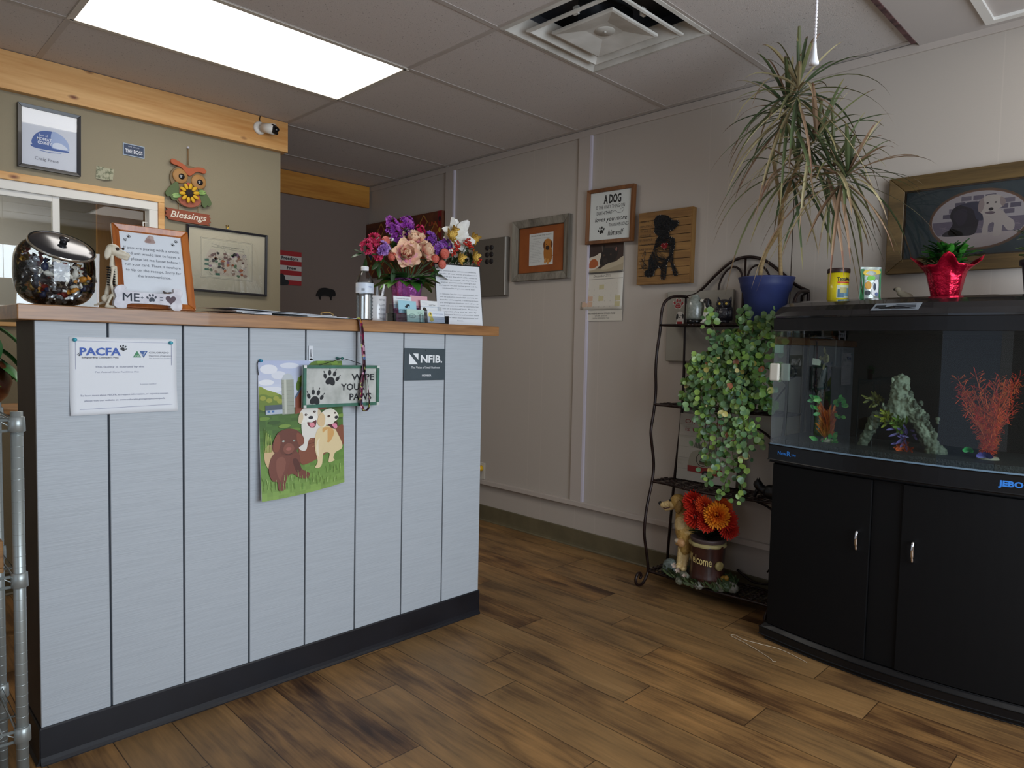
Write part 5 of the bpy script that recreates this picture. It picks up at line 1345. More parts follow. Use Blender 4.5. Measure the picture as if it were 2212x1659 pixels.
# tapestry print
t = rw('canvas_print', 'dark red and gold ogee patterned canvas print on far right wall', 'canvas', 4.390, 1.952)
W, H = .97, .435
f = MB(); f.box(-W / 2, -.03, -H / 2, W / 2, 0, H / 2); f.build('canvas', mat('canvas base', '#4a2418', .8, c2='#6b3a1c', scale=9, bump=.3, bscale=200), t)
A = Art(-.0302)
for i in range(7):
    for j in range(4):
        x = -W / 2 + .07 + i * .138; z = -H / 2 + .055 + j * .125 - (.06 if i % 2 else 0)
        if abs(x) > W / 2 - .055 or abs(z) > H / 2 - .03: continue
        c = ('#7d3c1c', '#243a52', '#6b2020', '#8a5a24')[(i * 3 + j) % 4]
        h = min(.055, H / 2 - abs(z) - .004)
        A.blob([(x, z + h), (x + .03, z + h * .35), (x + .05, z), (x + .03, z - h * .35), (x, z - h), (x - .03, z - h * .35), (x - .05, z), (x - .03, z + h * .35)], '#a87a34', 4, keep=(i + j) > 0)
        A.y -= .0001
        A.blob([(x, z + h * .75), (x + .022, z + h * .3), (x + .038, z), (x + .022, z - h * .3), (x, z - h * .75), (x - .022, z - h * .3), (x - .038, z), (x - .022, z + h * .3)], c, 4, keep=True)
        A.y += .0001
A.y -= .0002
A.rect(W / 2 - .045, -H / 2, W / 2, H / 2, '#7d1a20'); A.text('LIVE', W / 2 - .10, .12, .04, '#b5452c', w=.09)
for k in range(5): A.el(W / 2 - .022, -.16 + k * .08, .014, .018, '#c9a23a' if k % 2 else '#1c1a22', keep=k > 0)
A.build(t, PRINT)
# grey panel door with magnets
t = rw('breaker_panel', 'flat grey metal electrical panel cover with dark magnets on right wall', 'electrical panel', 3.395, 1.728)
f = MB(); f.box(-.165, -.030, -.192, .165, 0, .192); f.build('cover', mat('panel grey', '#6f685f', .45, metal=.15), t, bevel=.006, seg=3)
f = MB(); f.box(.148, -.034, -.188, .160, -.030, .188); f.build('edge_strip', mat('strip white', '#b9b6b0', .4), t, bevel=.001)
for i in range(6):
    f = MB(); f.lathe([(.017, 0), (.017, .005), (.013, .007), (0, .007)], 12, M=rot(PI / 2)); f.build('magnet', mat('dark magnet', '#201a1c', .5), t, loc=(-.02 + (i % 2) * .042, -.03, .13 - (i // 2) * .045))
# framed puppy print with barn wood frame
t = rw('barnwood_frame', 'grey barnwood frame with orange mat and sitting brown puppy print', 'picture frame', 2.942, 1.8135)
W, H = .478, .382
f = frame_bars(W, H, .046, .034, lip=.012); f.build('frame', wood('barn wood', '#5d564c', '#8f887b', 'Z', 5, .8, fine=40, bump=.6), t, bevel=.002)
f = frame_bars(W - .088, H - .088, .006, .020); f.build('inner_lip', mat('dark wood lip', '#4a3826', .6), t)
f = MB(); f.box(-W / 2 + .03, -.012, -H / 2 + .03, W / 2 - .03, -.008, H / 2 - .03); f.build('mat_board', mat('burnt orange mat', '#94501e', .75, c2='#86461a', scale=9), t)
A = Art(-.0122); A.rect(-.102, -.098, .100, .100, '#cfd0cc')
A.text('RULES FOR THE PUPPY', 0, .082, .011, '#3c3a3c', w=.17)
A.text('when you come to stay at home', 0, .066, .006, '#55555c', w=.14)
for k in range(14): A.text('nnn nnnn nn nnn nnnn'[k % 3:], -.092, .050 - k * .0098, .0052, '#6a6a70', 'L', w=.075 + .012 * ((k * 7) % 3))
B_ = '#a86a28'
A.blob([(.030, -.07), (.022, -.02), (.032, .01), (.062, .015), (.088, .0), (.094, -.05), (.082, -.082), (.05, -.084)], B_); A.blob([(.02, .022), (.03, .052), (.058, .060), (.086, .046), (.092, .02), (.078, -.002), (.055, -.008), (.034, .0)], '#b5752f')
A.blob([(.018, .03), (.030, .050), (.034, .02), (.024, .0)], '#6a3c18'); A.blob([(.084, .045), (.096, .025), (.088, .002), (.078, .02)], '#6a3c18', keep=True); A.blob([(.042, .016), (.066, .016), (.068, -.004), (.054, -.010), (.040, -.002)], '#3a2416')
A.el(.045, .026, .003, .003, '#120c0a'); A.el(.066, .026, .003, .003, '#120c0a', keep=True); A.blob([(.034, -.06), (.046, -.062), (.044, -.088), (.028, -.086)], '#c58a44'); A.blob([(.056, -.066), (.070, -.066), (.068, -.092), (.052, -.092)], '#c58a44', keep=True); A.line([(.088, -.05), (.099, -.045)], .004, '#8a5320')
A.build(t, PRINT)
# A DOG sign
t = rw('quote_sign', 'brown framed white sign reading A DOG is the only thing on earth', 'sign', 2.404, 1.957, XP - .012, ry=.020)
W, H = .328, .310
f = frame_bars(W, H, .020, .028, lip=.004); f.build('frame', wood('walnut frame', '#5a3418', '#82522a', 'Z', 4, .5, fine=30), t, bevel=.0015)
f = MB(); f.box(-W / 2 + .01, -.014, -H / 2 + .01, W / 2 - .01, -.004, H / 2 - .01); f.build('panel', mat('sign white', '#d3d6d2', .6), t)
A = Art(-.0142)
A.text('A DOG', .012, .070, .066, '#141416', w=.122, bold=.04); A.text('IS THE ONLY THING ON', .0, .040, .029, '#2a2a2c', w=.200); A.text('EARTH THAT', -.040, .007, .029, '#2a2a2c', w=.110)
A.line([(p.x, p.z) for p in spline([(.012, 0, .016), (.035, 0, .024), (.055, 0, .010), (.08, 0, .012), (.094, 0, .026), (.084, 0, .036), (.072, 0, .028)], 5)], .002, '#2a2a2c')
A.text('loves you more', .006, -.030, .036, '#141416', w=.224, shear=.25, bold=.008); A.text('THAN HE LOVES', .062, -.062, .026, '#2a2a2c', w=.136); A.text('himself', .045, -.112, .046, '#141416', w=.110, shear=.25, bold=.008); A.paw(-.058, -.080, .026, '#141416', .2)
A.build(t, PRINT)
f = MB(); f.tube([(-.01, -.002, H / 2 - .004), (0, -.004, H / 2 + .012), (.01, -.002, H / 2 - .004)], .0012, 5); f.build('hanging_wire', mat('steel clip', '#b8babd', .3, metal=.9), t)
# calendar
t = rw('wall_calendar', 'December dog photo wall calendar hanging under the A DOG sign', 'calendar', 2.462, 1.590, XP - .004)
W = .295
f = MB(); f.grid(lambda u, v: ((u - .5) * W, -.0015 - .004 * math.sin(v * PI) * abs(u - .5), .052 + v * .166), 8, 8); f.build('photo_page', mat('page', '#cfc8bb', .5), t, solid=.0005)
f = MB(); f.grid(lambda u, v: ((u - .5) * W * 1.01, -.003 - .010 * (1 - v) ** 2, -.160 + v * .208), 8, 8); f.build('date_page', mat('page', '#cfc8bb', .5), t, solid=.0005)
f = MB(); f.box(-W / 2, -.003, -.226, W / 2, -.0022, -.158); f.build('imprint_page', mat('page', '#cfc8bb', .5), t)
f = MB()
for k in range(46): f.tube([(-W / 2 + .006 + k * .0063 + .0018 * math.cos(a), -.006 + .003 * math.sin(a), .050 + .0055 * math.cos(a)) for a in [2 * PI * q / 8 for q in range(8)]], .0006, 4, closed=True)
f.build('spiral_binding', mat('binding wire', '#3a3638', .4, metal=.5), t)
A = Art(-.0040)
A.rect(-W / 2 + .001, .058, W / 2 - .001, .217, '#36251f'); A.blob([(-.147, .060), (.147, .060), (.147, .13), (.10, .112), (.06, .085), (.0, .075), (-.09, .082), (-.147, .1)], '#a89a80')
A.blob([(-.13, .075), (-.125, .115), (-.09, .142), (-.05, .150), (-.02, .165), (-.01, .155), (-.015, .12), (-.02, .09), (-.07, .068)], '#cfc4b2'); A.blob([(-.10, .085), (-.085, .125), (-.05, .13), (-.03, .10), (-.06, .08)], '#a8592a'); A.blob([(-.14, .085), (-.13, .125), (-.118, .12), (-.118, .085)], '#b5662f', keep=True)
A.blob([(-.02, .10), (-.01, .15), (.0, .195), (.012, .208), (.02, .190), (.06, .188), (.085, .18), (.105, .197), (.108, .165), (.098, .13), (.07, .10), (.03, .09)], '#1c1413'); A.el(.058, .150, .006, .006, '#4a3428'); A.el(.010, .148, .005, .006, '#4a3428', keep=True); A.blob([(.006, .125), (.03, .130), (.036, .112), (.02, .10), (.004, .108)], '#2f2422'); A.blob([(.088, .175), (.100, .19), (.1, .168)], '#8a5a50'); A.line([(-.005, .205), (.0, .17)], .004, '#6a6058')
A.blob([(-.01, .075), (.04, .10), (.10, .11), (.147, .135), (.147, .1), (.09, .082), (.02, .066)], '#b8aa90')
A.a.v = [(max(-W / 2, min(W / 2, p[0])), p[1], p[2]) for p in A.a.v]
A.build(t, PRINT, 'photo')
A = Art(-.0036); A.yfn = lambda x, z: -.010 * max(0, min(1, 1 - (z + .160) / .208)) ** 2
A.text('December 2022', 0, .026, .019, '#55504c', w=.125, shear=.2); A.rect(-W / 2, .013, W / 2, .0150, '#4a4644')
for i, j, c in ((3, 0, '#c2b88e'), (1, 2, '#c9a88f'), (3, 2, '#c2b88e'), (6, 2, '#c2b88e'), (0, 3, '#c9a88f'), (1, 3, '#c9a88f'), (6, 3, '#c2b88e')):
    x = -.136 + i * .0392; z = -.018 - j * .033; A.rect(x, z - .028, x + .036, z, c, keep=not (i == 3 and j == 0))
n_ = 1
for j in range(5):
    for i in range(7):
        if (j == 0 and i < 4) or n_ > 31: continue
        A.text(str(n_), -.130 + i * .0392, -.020 - j * .033 + .004, .0075, '#8a8480'); n_ += 1
A.build(t, PRINT, 'date_boxes')
A = Art(-.0034); A.text('THIS CALENDAR WAS STOLEN FROM', 0, -.188, .0125, '#4a4644', w=.200, bold=.01); A.text('OUR SHOP', 0, -.201, .0095, '#6a6662', w=.09); A.text('HAVE A WONDERFUL YEAR', 0, -.214, .0095, '#6a6662', w=.120)
f = A.t.build('imprint_lettering', PRINT, t)
# string art dog
t = rw('string_art', 'brown plank board with black string art dog and red heart', 'wall art', 2.037, 1.747, XP - .0005, ry=.008)
W, H = .330, .386
f = MB()
for k in range(9): f.box(-W / 2 + .004, -.036, -H / 2 + .004 + k * .042, W / 2 - .004, -.030, -H / 2 + .0445 + k * .042 - .0015)
f.build('planks', wood('sign planks', '#76522a', '#9c7440', 'X', 4, .7, fine=30), t)
f = frame_bars(W, H, .010, .034); f.build('box_frame', wood('sign planks z', '#6a4824', '#8f6a38', 'Z', 4, .7, fine=30), t)
A = Art(-.0365)
for i, s in enumerate(('WHAT A', 'BEAUTIFUL', 'WORLD IT', 'WOULD BE', 'IF PEOPLE', 'HAD HEARTS', 'LIKE DOGS')): A.text(s, -.152, .138 - i * .0245, .015, '#3c2814', 'L', w=.011 * len(s) ** .9)
f = A.t.build('lettering', PRINT, t)
dog = [(-.045, .165), (-.02, .168), (.02, .160), (.05, .135), (.082, .130), (.088, .112), (.06, .085), (.035, .078), (.040, .050), (.065, .04), (.072, .0), (.062, -.04), (.075, -.10), (.098, -.148), (.072, -.152), (.055, -.10), (.04, -.07), (.028, -.10), (.022, -.165), (-.005, -.168), (-.008, -.12), (-.02, -.105), (-.045, -.125), (-.05, -.145), (-.075, -.155), (-.105, -.148), (-.11, -.125), (-.085, -.105), (-.085, -.06), (-.060, -.01), (-.045, .04), (-.03, .055), (-.045, .07), (-.058, .085), (-.055, .11), (-.062, .14)]
sm_ = [(p.x, p.z) for p in spline([(a, 0, b) for a, b in dog], 4, True)]
def inside(x, z, P):
    c = False; j = len(P) - 1
    for i in range(len(P)):
        if (P[i][1] > z) != (P[j][1] > z) and x < (P[j][0] - P[i][0]) * (z - P[i][1]) / (P[j][1] - P[i][1]) + P[i][0]: c = not c
        j = i
    return c
rr = random.Random(9); f = MB(); n_ = 0
while n_ < 950:
    i, j = rr.randrange(len(sm_)), rr.randrange(len(sm_)); a, b_ = sm_[i], sm_[j]
    L = math.hypot(a[0] - b_[0], a[1] - b_[1])
    if L < .015 or L > .13: continue
    if all(inside(a[0] + (b_[0] - a[0]) * q, a[1] + (b_[1] - a[1]) * q, sm_) for q in (.1, .3, .5, .7, .9)):
        y = -.040 - rr.random() * .004
        f.tube([(a[0], y, a[1]), (b_[0], y, b_[1])], .0009, 3, smooth=False); n_ += 1
tail = [(-.085, -.10), (-.12, -.11), (-.138, -.08), (-.130, -.04), (-.112, -.012), (-.108, -.03), (-.118, -.06), (-.112, -.085)]
tl = [(p.x, p.z) for p in spline([(a, 0, b) for a, b in tail], 3, True)]
for k in range(90):
    a, b_ = rr.choice(tl), rr.choice(tl)
    if .008 < math.hypot(a[0] - b_[0], a[1] - b_[1]) < .035: f.tube([(a[0], -.042, a[1]), (b_[0], -.042, b_[1])], .0009, 3, smooth=False)
f.build('black_string', mat('black thread', '#0e0d0f', .7), t)
f = MB(); hp = [(.010 + .022 * math.sin(q) ** 3, .004 + .020 * (13 * math.cos(q) - 5 * math.cos(2 * q) - 2 * math.cos(3 * q) - math.cos(4 * q)) / 16) for q in [2 * PI * k / 20 for k in range(20)]]
for k in range(70):
    a, b_ = rr.choice(hp), rr.choice(hp)
    if a != b_: f.tube([(a[0], -.0455, a[1]), (b_[0], -.0455, b_[1])], .0010, 3, smooth=False)
f.build('red_string', mat('red thread', '#a01822', .6), t)
f = MB()
for a, b_ in dog + sm_[2::8] + tail + hp[::2]:
    f.tube([(a, -.036, b_), (a, -.047, b_)], .0007, 4); f.ell((a, -.0475, b_), (.0020, .001, .0020), nu=7, nv=4)
o = f.build('nail_heads', mat('nail steel', '#cfcac0', .25, metal=.9), t); o['kind'] = 'stuff'
# grey magnet board behind the rack
t = rw('panel_box', 'pale grey metal panel door with dog stickers behind the rack top', 'electrical panel', 1.826, 1.328)
f = MB(); f.box(-.188, -.024, -.182, .188, 0, .182); f.build('cover', mat('panel light grey', '#9a958a', .45, metal=.1), t, bevel=.005)
A = Art(-.0243)
A.paw(-.118, .118, .036, '#d6d2cc', -.1); A.paw(-.118, .118, .031, '#9c1f24', -.1); A.text('rescued', -.118, .104, .009, '#d6d2cc', w=.026); A.text('love', -.118, .114, .009, '#d6d2cc', w=.022)
A.blob([(-.125, .03), (-.13, .055), (-.118, .075), (-.10, .078), (-.085, .065), (-.085, .04), (-.09, .0), (-.13, .0)], '#dcd8d2'); A.blob([(-.128, .036), (-.128, .06), (-.118, .066), (-.116, .045)], '#1e1a1c'); A.blob([(-.092, .066), (-.084, .06), (-.086, .04), (-.094, .05)], '#1e1a1c', keep=True); A.rect(-.122, .004, -.092, .026, '#9c1f24'); A.el(-.106, .046, .004, .003, '#111'); A.el(-.112, .056, .0025, .0025, '#111', keep=True); A.el(-.099, .056, .0025, .0025, '#111', keep=True)
A.build(t, PRINT, 'sticker')
# yellow plug
t = rw('extension_plug', 'yellow plug with black cord in the wall outlet behind the counter', 'plug', 3.460, .345, XW - .013)
f = MB(); f.box(-.035, -.006, -.057, .035, 0, .057); f.build('outlet_plate', mat('outlet plate', '#c9c2b6', .4), t, bevel=.002)
f = MB(); f.tube([(.0, -.004, .018), (.0, -.02, .018), (0, -.045, .014)], [.021, .020, .012], 14); f.build('plug_body', mat('safety yellow', '#d9a80e', .4), t)
f = MB(); f.tube(spline([(0, -.042, .014), (.016, -.060, -.0), (.034, -.062, -.03), (.022, -.055, -.055), (-.02, -.05, -.07), (-.10, -.03, -.05)], 6), .0035, 8); f.build('cord', DK, t)
# big oval puppy picture
t = rw('oval_photo_frame', 'wide brown wooden frame with blue mat and oval two puppies photo', 'picture frame', .640, 1.738, XP - .0005)
W, H = .634, .394
f = frame_bars(W, H, .058, .030, lip=.010); f.build('frame', wood('oak frame', '#413012', '#67502a', 'X', 4, .55, fine=40, bump=.3), t, bevel=.003)
f = frame_bars(W - .110, H - .110, .008, .014); f.build('inner_lip', mat('dark wood lip', '#4a3826', .6), t)
f = MB(); f.box(-W / 2 + .04, -.008, -H / 2 + .04, W / 2 - .04, -.004, H / 2 - .04); f.build('mat_board', mat('slate mat', '#46565c', .8, c2='#3f4f57', scale=60), t)
A = Art(-.0082)
rx, rz = .158, .108
A.ring(0, 0, rx + .010, rz + .010, .004, '#7a5a40'); A.ring(0, 0, rx + .005, rz + .005, .006, '#8a6148'); A.el(0, 0, rx, rz, '#cfc7ca', n=48)
A.nxt()
def inel(x, z): return (x / rx) ** 2 + (z / rz) ** 2 < .96
for j in range(5):
    for i in range(9):
        x0 = -.16 + i * .040 + (.02 if j % 2 else 0); z0 = .012 + j * .021
        if all(inel(a, b_) for a, b_ in ((x0, z0), (x0 + .034, z0), (x0, z0 + .017), (x0 + .034, z0 + .017))): A.rect(x0, z0, x0 + .034, z0 + .017, ('#7d7486', '#6d6678', '#8b8290')[(i + j) % 3], keep=True)
A.nxt(); A.poly([(rx * .985 * math.cos(a), min(.0, rz * .985 * math.sin(a))) for a in [PI + PI * k / 24 for k in range(25)]], '#857a8c')
for k in range(60):
    x = -.13 + (k * 53 % 260) / 1000; z = -.02 - (k * 29 % 70) / 1000
    if inel(x, z) and inel(x + .02, z): A.line([(x, z), (x + .018, z + ((k * 7) % 9 - 4) * .001)], .0016, '#c9bcc0' if z < -.05 else '#a396a2', keep=k > 0)
A.poly([(rx * .985 * math.cos(a), rz * .985 * math.sin(a)) for a in [PI * 1.17 + PI * .66 * k / 20 for k in range(21)]], '#d3c5c4')
A.blob([(-.10, -.05), (-.085, -.01), (-.095, .02), (-.085, .05), (-.05, .065), (-.01, .062), (.005, .03), (.0, -.02), (-.01, -.055), (-.05, -.06)], '#2a2633'); A.blob([(-.12, -.055), (-.09, -.03), (-.06, -.04), (-.05, -.058)], '#2a2633', keep=True)
A.blob([(-.06, .062), (-.01, .068), (.03, .06), (.02, .0), (-.005, .0), (-.02, .04)], '#46485e'); A.blob([(-.085, .02), (-.065, .045), (-.04, .04), (-.04, .0), (-.06, -.02)], '#383344')
A.blob([(.015, -.055), (.018, -.01), (.012, .03), (.03, .03), (.07, .03), (.095, .0), (.115, -.02), (.115, -.05), (.095, -.05), (.08, -.03), (.075, -.065), (.05, -.068), (.052, -.02), (.035, -.025), (.032, -.06)], '#d8ccc6')
A.blob([(.002, .03), (.0, .06), (.02, .085), (.05, .088), (.075, .075), (.08, .045), (.062, .03), (.045, .012), (.022, .012)], '#ddd3cb'); A.blob([(.0, .065), (.012, .08), (.018, .05), (.008, .025), (-.002, .035)], '#b5a3a0'); A.blob([(.07, .078), (.086, .06), (.078, .04), (.068, .055)], '#b5a3a0', keep=True)
A.el(.028, .058, .004, .003, '#3a2e36'); A.el(.054, .058, .004, .003, '#3a2e36', keep=True); A.el(.040, .034, .008, .006, '#231c22', keep=True); A.blob([(.02, .022), (.04, .014), (.055, .02), (.04, .026)], '#7d6a74')
A.build(t, PRINT)
f = MB(); f.box(-W / 2 + .05, -.0185, -H / 2 + .05, W / 2 - .05, -.018, H / 2 - .05); f.build('glazing', mGlass, t)
# ================================================================ BAKER'S RACK
IRON = mat('bronze iron', '#2c1a16', .38, metal=.35, c2='#1d1110', scale=30)
t = thing('bakers_rack', 'dark wrought iron four shelf rack with arched back against right wall', 'shelf rack', (0, 0, 0))
YL, YR = 1.955, 1.280
def leg_pts(y, yb):
    a = [(2.885, .022), (2.872, .040), (2.880, .062), (2.898, .066), (2.910, .052), (2.904, .040)]
    scroll = [(2.958, .035), (2.930, .011), (2.900, .0085), (2.874, .022), (2.868, .048), (2.884, .070), (2.906, .068), (2.914, .052), (2.904, .042)]
    up = [(2.975, .075), (2.955, .17), (2.930, .275), (2.945, .40), (2.985, .53), (2.995, .62), (2.968, .74), (2.960, .80), (2.982, .90), (2.992, 1.0), (2.985, 1.10), (2.992, 1.20), (3.012, 1.30), (3.020, 1.39), (3.035, 1.445), (3.075, 1.475), (3.12, 1.482), (3.160, 1.482)]
    P = [(x, y, z) for x, z in scroll[::-1]] + [(x, y + (yb - y) * max(0, (x - 3.02) / .14) * (1 if z > 1.3 else 0), z) for x, z in up]
    return P
for y, yb in ((YL, 1.90), (YR, 1.275)):
    f = MB(); f.tube(spline(leg_pts(y, yb), 6), .0075, 8); f.build('front_leg', IRON, t)
    f = MB(); f.tube(spline([(3.163, y - (.0 if y > 1.5 else 0), .009), (3.158, y, .12), (3.150, (y + yb) / 2, .5), (3.160, yb, .9), (3.163, yb, 1.30), (3.163, yb, 1.485)], 6), .0075, 8); f.build('rear_post', IRON, t)
    f = MB()
    f.tube([(3.163, yb, 1.485), (3.166, yb - (.03 if y > 1.5 else -.03), 1.465), (3.166, yb - (.03 if y > 1.5 else -.03), 1.36)], .006, 8); f.build('rear_bracket', IRON, t)
arch = spline([(3.166, 1.90, 1.485), (3.166, 1.83, 1.505), (3.166, 1.74, 1.585), (3.166, 1.66, 1.643), (3.166, 1.585, 1.662), (3.166, 1.50, 1.645), (3.166, 1.42, 1.590), (3.166, 1.34, 1.520), (3.166, 1.275, 1.485)], 8)
f = MB(); f.tube(arch, .0078, 8); f.build('back_arch', IRON, t)
f = MB(); f.tube([(3.166, 1.585, 1.655), (3.166, 1.585, 1.36)], .0055, 8); f.build('centre_bar', IRON, t)
for s in (-1, 1):
    f = MB(); f.tube(spline([(3.166, 1.585 + s * .008, 1.36), (3.166, 1.585 + s * .012, 1.56), (3.166, 1.585 + s * .05, 1.618), (3.166, 1.585 + s * .10, 1.60), (3.166, 1.585 + s * .135, 1.53), (3.166, 1.585 + s * .125, 1.44), (3.166, 1.585 + s * .08, 1.36)], 7), .0052, 8); f.build('arch_scroll', IRON, t)
# back scrolls between the shelves
for (yc_, zc_, r_, s) in ((1.84, 1.11, .045, 1), (1.345, 1.11, .045, -1), (1.84, .30, .04, 1), (1.36, .26, .035, -1)):
    P = []
    for k in range(26):
        q = k / 25; a = q * 3.2 * PI; rad = r_ * (.18 + .82 * q); P.append((3.160, yc_ + s * rad * math.cos(a), zc_ + rad * math.sin(a)))
    P += [(3.160, yc_ - s * r_ * .2, zc_ - r_ * 1.3), (3.160, yc_ - s * r_ * 1.4, zc_ - r_ * 3)]
    f = MB(); f.tube(P, .0042, 7); f.build('back_scroll', IRON, t)
f = MB(); f.tube(spline([(3.158, 1.60, .88), (3.158, 1.42, .80), (3.158, 1.30, .62), (3.158, 1.42, .55)], 8), .006, 8); f.tube(spline([(3.158, 1.60, .50), (3.158, 1.40, .46), (3.158, 1.30, .30), (3.158, 1.33, .14), (3.158, 1.46, .09), (3.158, 1.56, .13)], 8), .006, 8); f.build('back_curve', IRON, t)
# shelves: rim plus pierced sheet
for nm, z, xf, xm in (('shelf', 1.330, 3.012, 2.965), ('shelf', .925, 2.985, 2.945), ('shelf', .530, 2.985, 2.945), ('shelf', .066, 2.972, 2.955)):
    rim = spline([(xf, YL, z), (xf - .004, YL - .10, z), (xm, 1.70, z), (xm, 1.54, z), (xf - .004, YR + .10, z), (xf, YR, z)], 5)
    f = MB(); f.tube(rim, .0065, 6); f.tube([(3.158, YL - .03, z), (3.158, YR, z)], .006, 6); f.tube([(xf, YL, z), (3.158, YL - .03, z)], .006, 6); f.tube([(xf, YR, z), (3.158, YR, z)], .006, 6)
    sh = f.build(nm, IRON, t)
    f = MB()
    for k in range(17):
        y = YL - .02 - k * .0392
        xs = min(p.x for p in rim if abs(p.y - y) < .05)
        P = []
        for q in range(22):
            x = xs + (3.156 - xs) * q / 21; P.append((x, y + .013 * math.sin(q * .9 + k * 1.3), z + .001))
        f.tube(P, .0055, 4, flat=.35, smooth=False); f.tube([(p[0], 2 * y - p[1], p[2]) for p in P], .0055, 4, flat=.35, smooth=False)
        if k % 2 == 0:
            for q in range(4):
                x = xs + .03 + (3.12 - xs) * q / 4
                if x < 3.14: f.tube([(x + .009 * math.cos(a), y + .02 + .011 * math.sin(a), z + .0015) for a in [2 * PI * r_ / 8 for r_ in range(8)]], .004, 4, closed=True, smooth=False)
    f.build('pierced_sheet', IRON, sh)
Z1, Z2, Z3, Z4 = 1.3375, .9325, .5375, .0735

# --- top shelf objects
t = thing('diffuser_vase', 'speckled grey ceramic diffuser bottle with black base on rack top shelf', 'vase', (3.055, 1.785, Z1))
f = MB(); f.lathe([(.040, 0), (.0415, .002), (.0415, .017), (.040, .019), (0, .019)], 32); f.build('base', DK, t)
f = MB(); f.lathe([(0, .019), (.0425, .020), (.0435, .03), (.0435, .085), (.040, .103), (.032, .119), (.022, .130), (.018, .137), (.017, .143), (.013, .143), (.012, .135)], 36, cap=False); f.build('ceramic_body', mat('speckled glaze', '#8f938a', .25, coat=.5, c2='#747a72', scale=90, bump=.5, bscale=40), t)
t = thing('dog_figurine', 'black and white spaniel figurine beside grey diffuser on top shelf', 'figurine', (3.045, 1.700, Z1), -.0)
K, Wt = '#1b1a1e', '#d5d0c2'
B = Blob()
B.ell((.0, .0, .012), (.020, .030, .012), Wt).ell((.004, -.012, .030), (.020, .024, .030), K).ell((-.004, .010, .050), (.018, .018, .032), Wt).seg((0, .012, .055), (0, .014, .095), .016, .013, Wt).ell((.004, -.004, .060), (.016, .016, .030), K)
B.seg((-.010, .022, .045), (-.012, .026, .006), .007, .006, Wt).seg((.010, .022, .045), (.010, .026, .006), .007, .006, Wt).ell((-.012, .031, .005), (.007, .010, .005), Wt).ell((.010, .031, .005), (.007, .010, .005), Wt)
B.ell((0, .014, .108), (.016, .018, .016), K).seg((0, .022, .110), (0, .042, .112), .010, .007, Wt).ell((-.015, .006, .098), (.006, .011, .022), K).ell((.015, .006, .098), (.006, .011, .022), K)
o = B.build('body', attr_mat('painted resin', .35, coat=.2), t, .0024, 2); o.rotation_euler = (0, 0, .2)
f = MB(); f.ell((-.001, .049, .114), (.004, .003, .003)); f.build('nose', DK, t).rotation_euler = (0, 0, .2)
t = thing('owl_figurine', 'dark glazed owl figurine with yellow eyes on rack top shelf', 'figurine', (3.04, 1.620, Z1), -PI / 2 + .25)
B = Blob(); q = '#222028'
B.ell((0, 0, .042), (.036, .032, .042), q).ell((0, 0, .088), (.036, .030, .028), q).seg((-.026, 0, .105), (-.030, 0, .124), .009, .004, q).seg((.026, 0, .105), (.030, 0, .124), .009, .004, q).ell((0, 0, .006), (.028, .026, .008), q)
B.ell((-.034, .002, .045), (.010, .022, .034), q).ell((.034, .002, .045), (.010, .022, .034), q)
B.build('body', attr_mat('dark glaze', .28, coat=.5, bump=.9, bscale=130), t, .003, 2)
for s in (-1, 1):
    f = MB(); f.lathe([(.015, 0), (.016, .003), (.013, .005), (0, .004)], 20, M=rot(PI / 2)); e_ = f.build('eye', mat('dark eye disc', '#141318', .3), t, loc=(s * .016, -.026, .092))
    f = MB(); f.ell((0, -.005, 0), (.0062, .003, .0062)); f.build('iris', mat('yellow iris', '#b99a3a', .2, coat=.5), e_)
f = MB(); f.ell((0, -.033, .080), (.004, .006, .008)); f.build('beak', mat('dark glaze beak', '#3a3638', .3), t)

# --- dracaena in the blue pot
px, py = 3.045, 1.420
t = thing('potted_dracaena', 'tall dragon tree with long spiky leaves in a blue pot on rack', 'potted plant', (px, py, Z1))
f = MB(); f.lathe([(0, .004), (.078, 0), (.082, .004), (.100, .138), (.106, .143), (.107, .149), (.1095, .151), (.110, .158), (.1125, .160), (.114, .178), (.1215, .200), (.1235, .206), (.1185, .206), (.112, .180), (.10, .15), (.095, .14)], 56, cap=False)
f.build('pot', mat('matte blue pot', '#28325f', .5, c2='#2d386a', scale=12), t)
f = MB(); f.ell((0, 0, .165), (.106, .106, .014)); f.build('soil', mat('dark soil', '#241a12', .95, bump=.8, scale=80), t)
STM = mat('tan cane', '#a98e62', .7, c2='#8c7550', scale=(40), stretch=(1, 1, 3), bump=.4)
LV = attr_mat('dracaena leaf', .4, vary=.12, bscale=30)
crowns = [(2.66, 1.145, 2.235), (2.76, 1.225, 2.205), (2.80, 1.12, 2.065), (2.80, .995, 1.905), (2.86, 1.215, 1.985), (2.83, 1.06, 1.95)]
O = Vector((px, py, Z1)); Cr = [Vector(c) - O for c in crowns]
node = Vector((2.93, 1.317, 1.795)) - O
f = MB(); f.tube(spline([(-.035, .02, .165), (-.05, -.01, .30), node - Vector((.0, .01, .02)), Vector((2.92, 1.335, 1.95)) - O, Vector((2.88, 1.335, 2.08)) - O, Cr[1]], 6), [.0095] * 12 + [.008] * 12 + [.0065] * 7, 8); f.build('stem', STM, t)
f = MB(); f.tube(spline([(.0, -.07, .165), (-.06, -.085, .32), node, Vector((2.90, 1.28, 1.88)) - O, Cr[4]], 6), [.009] * 12 + [.007] * 13, 8)
f.build('stem', STM, t)
f = MB()
for a, b_ in ((Vector((2.88, 1.335, 2.08)) - O, Cr[0]), (Vector((2.90, 1.28, 1.88)) - O, Cr[2]), (Vector((2.90, 1.28, 1.88)) - O, Cr[3]), (Vector((2.90, 1.28, 1.88)) - O, Cr[5])):
    f.tube(spline([a, a.lerp(b_, .5) + Vector((0, 0, .03)), b_], 5), .005, 7)
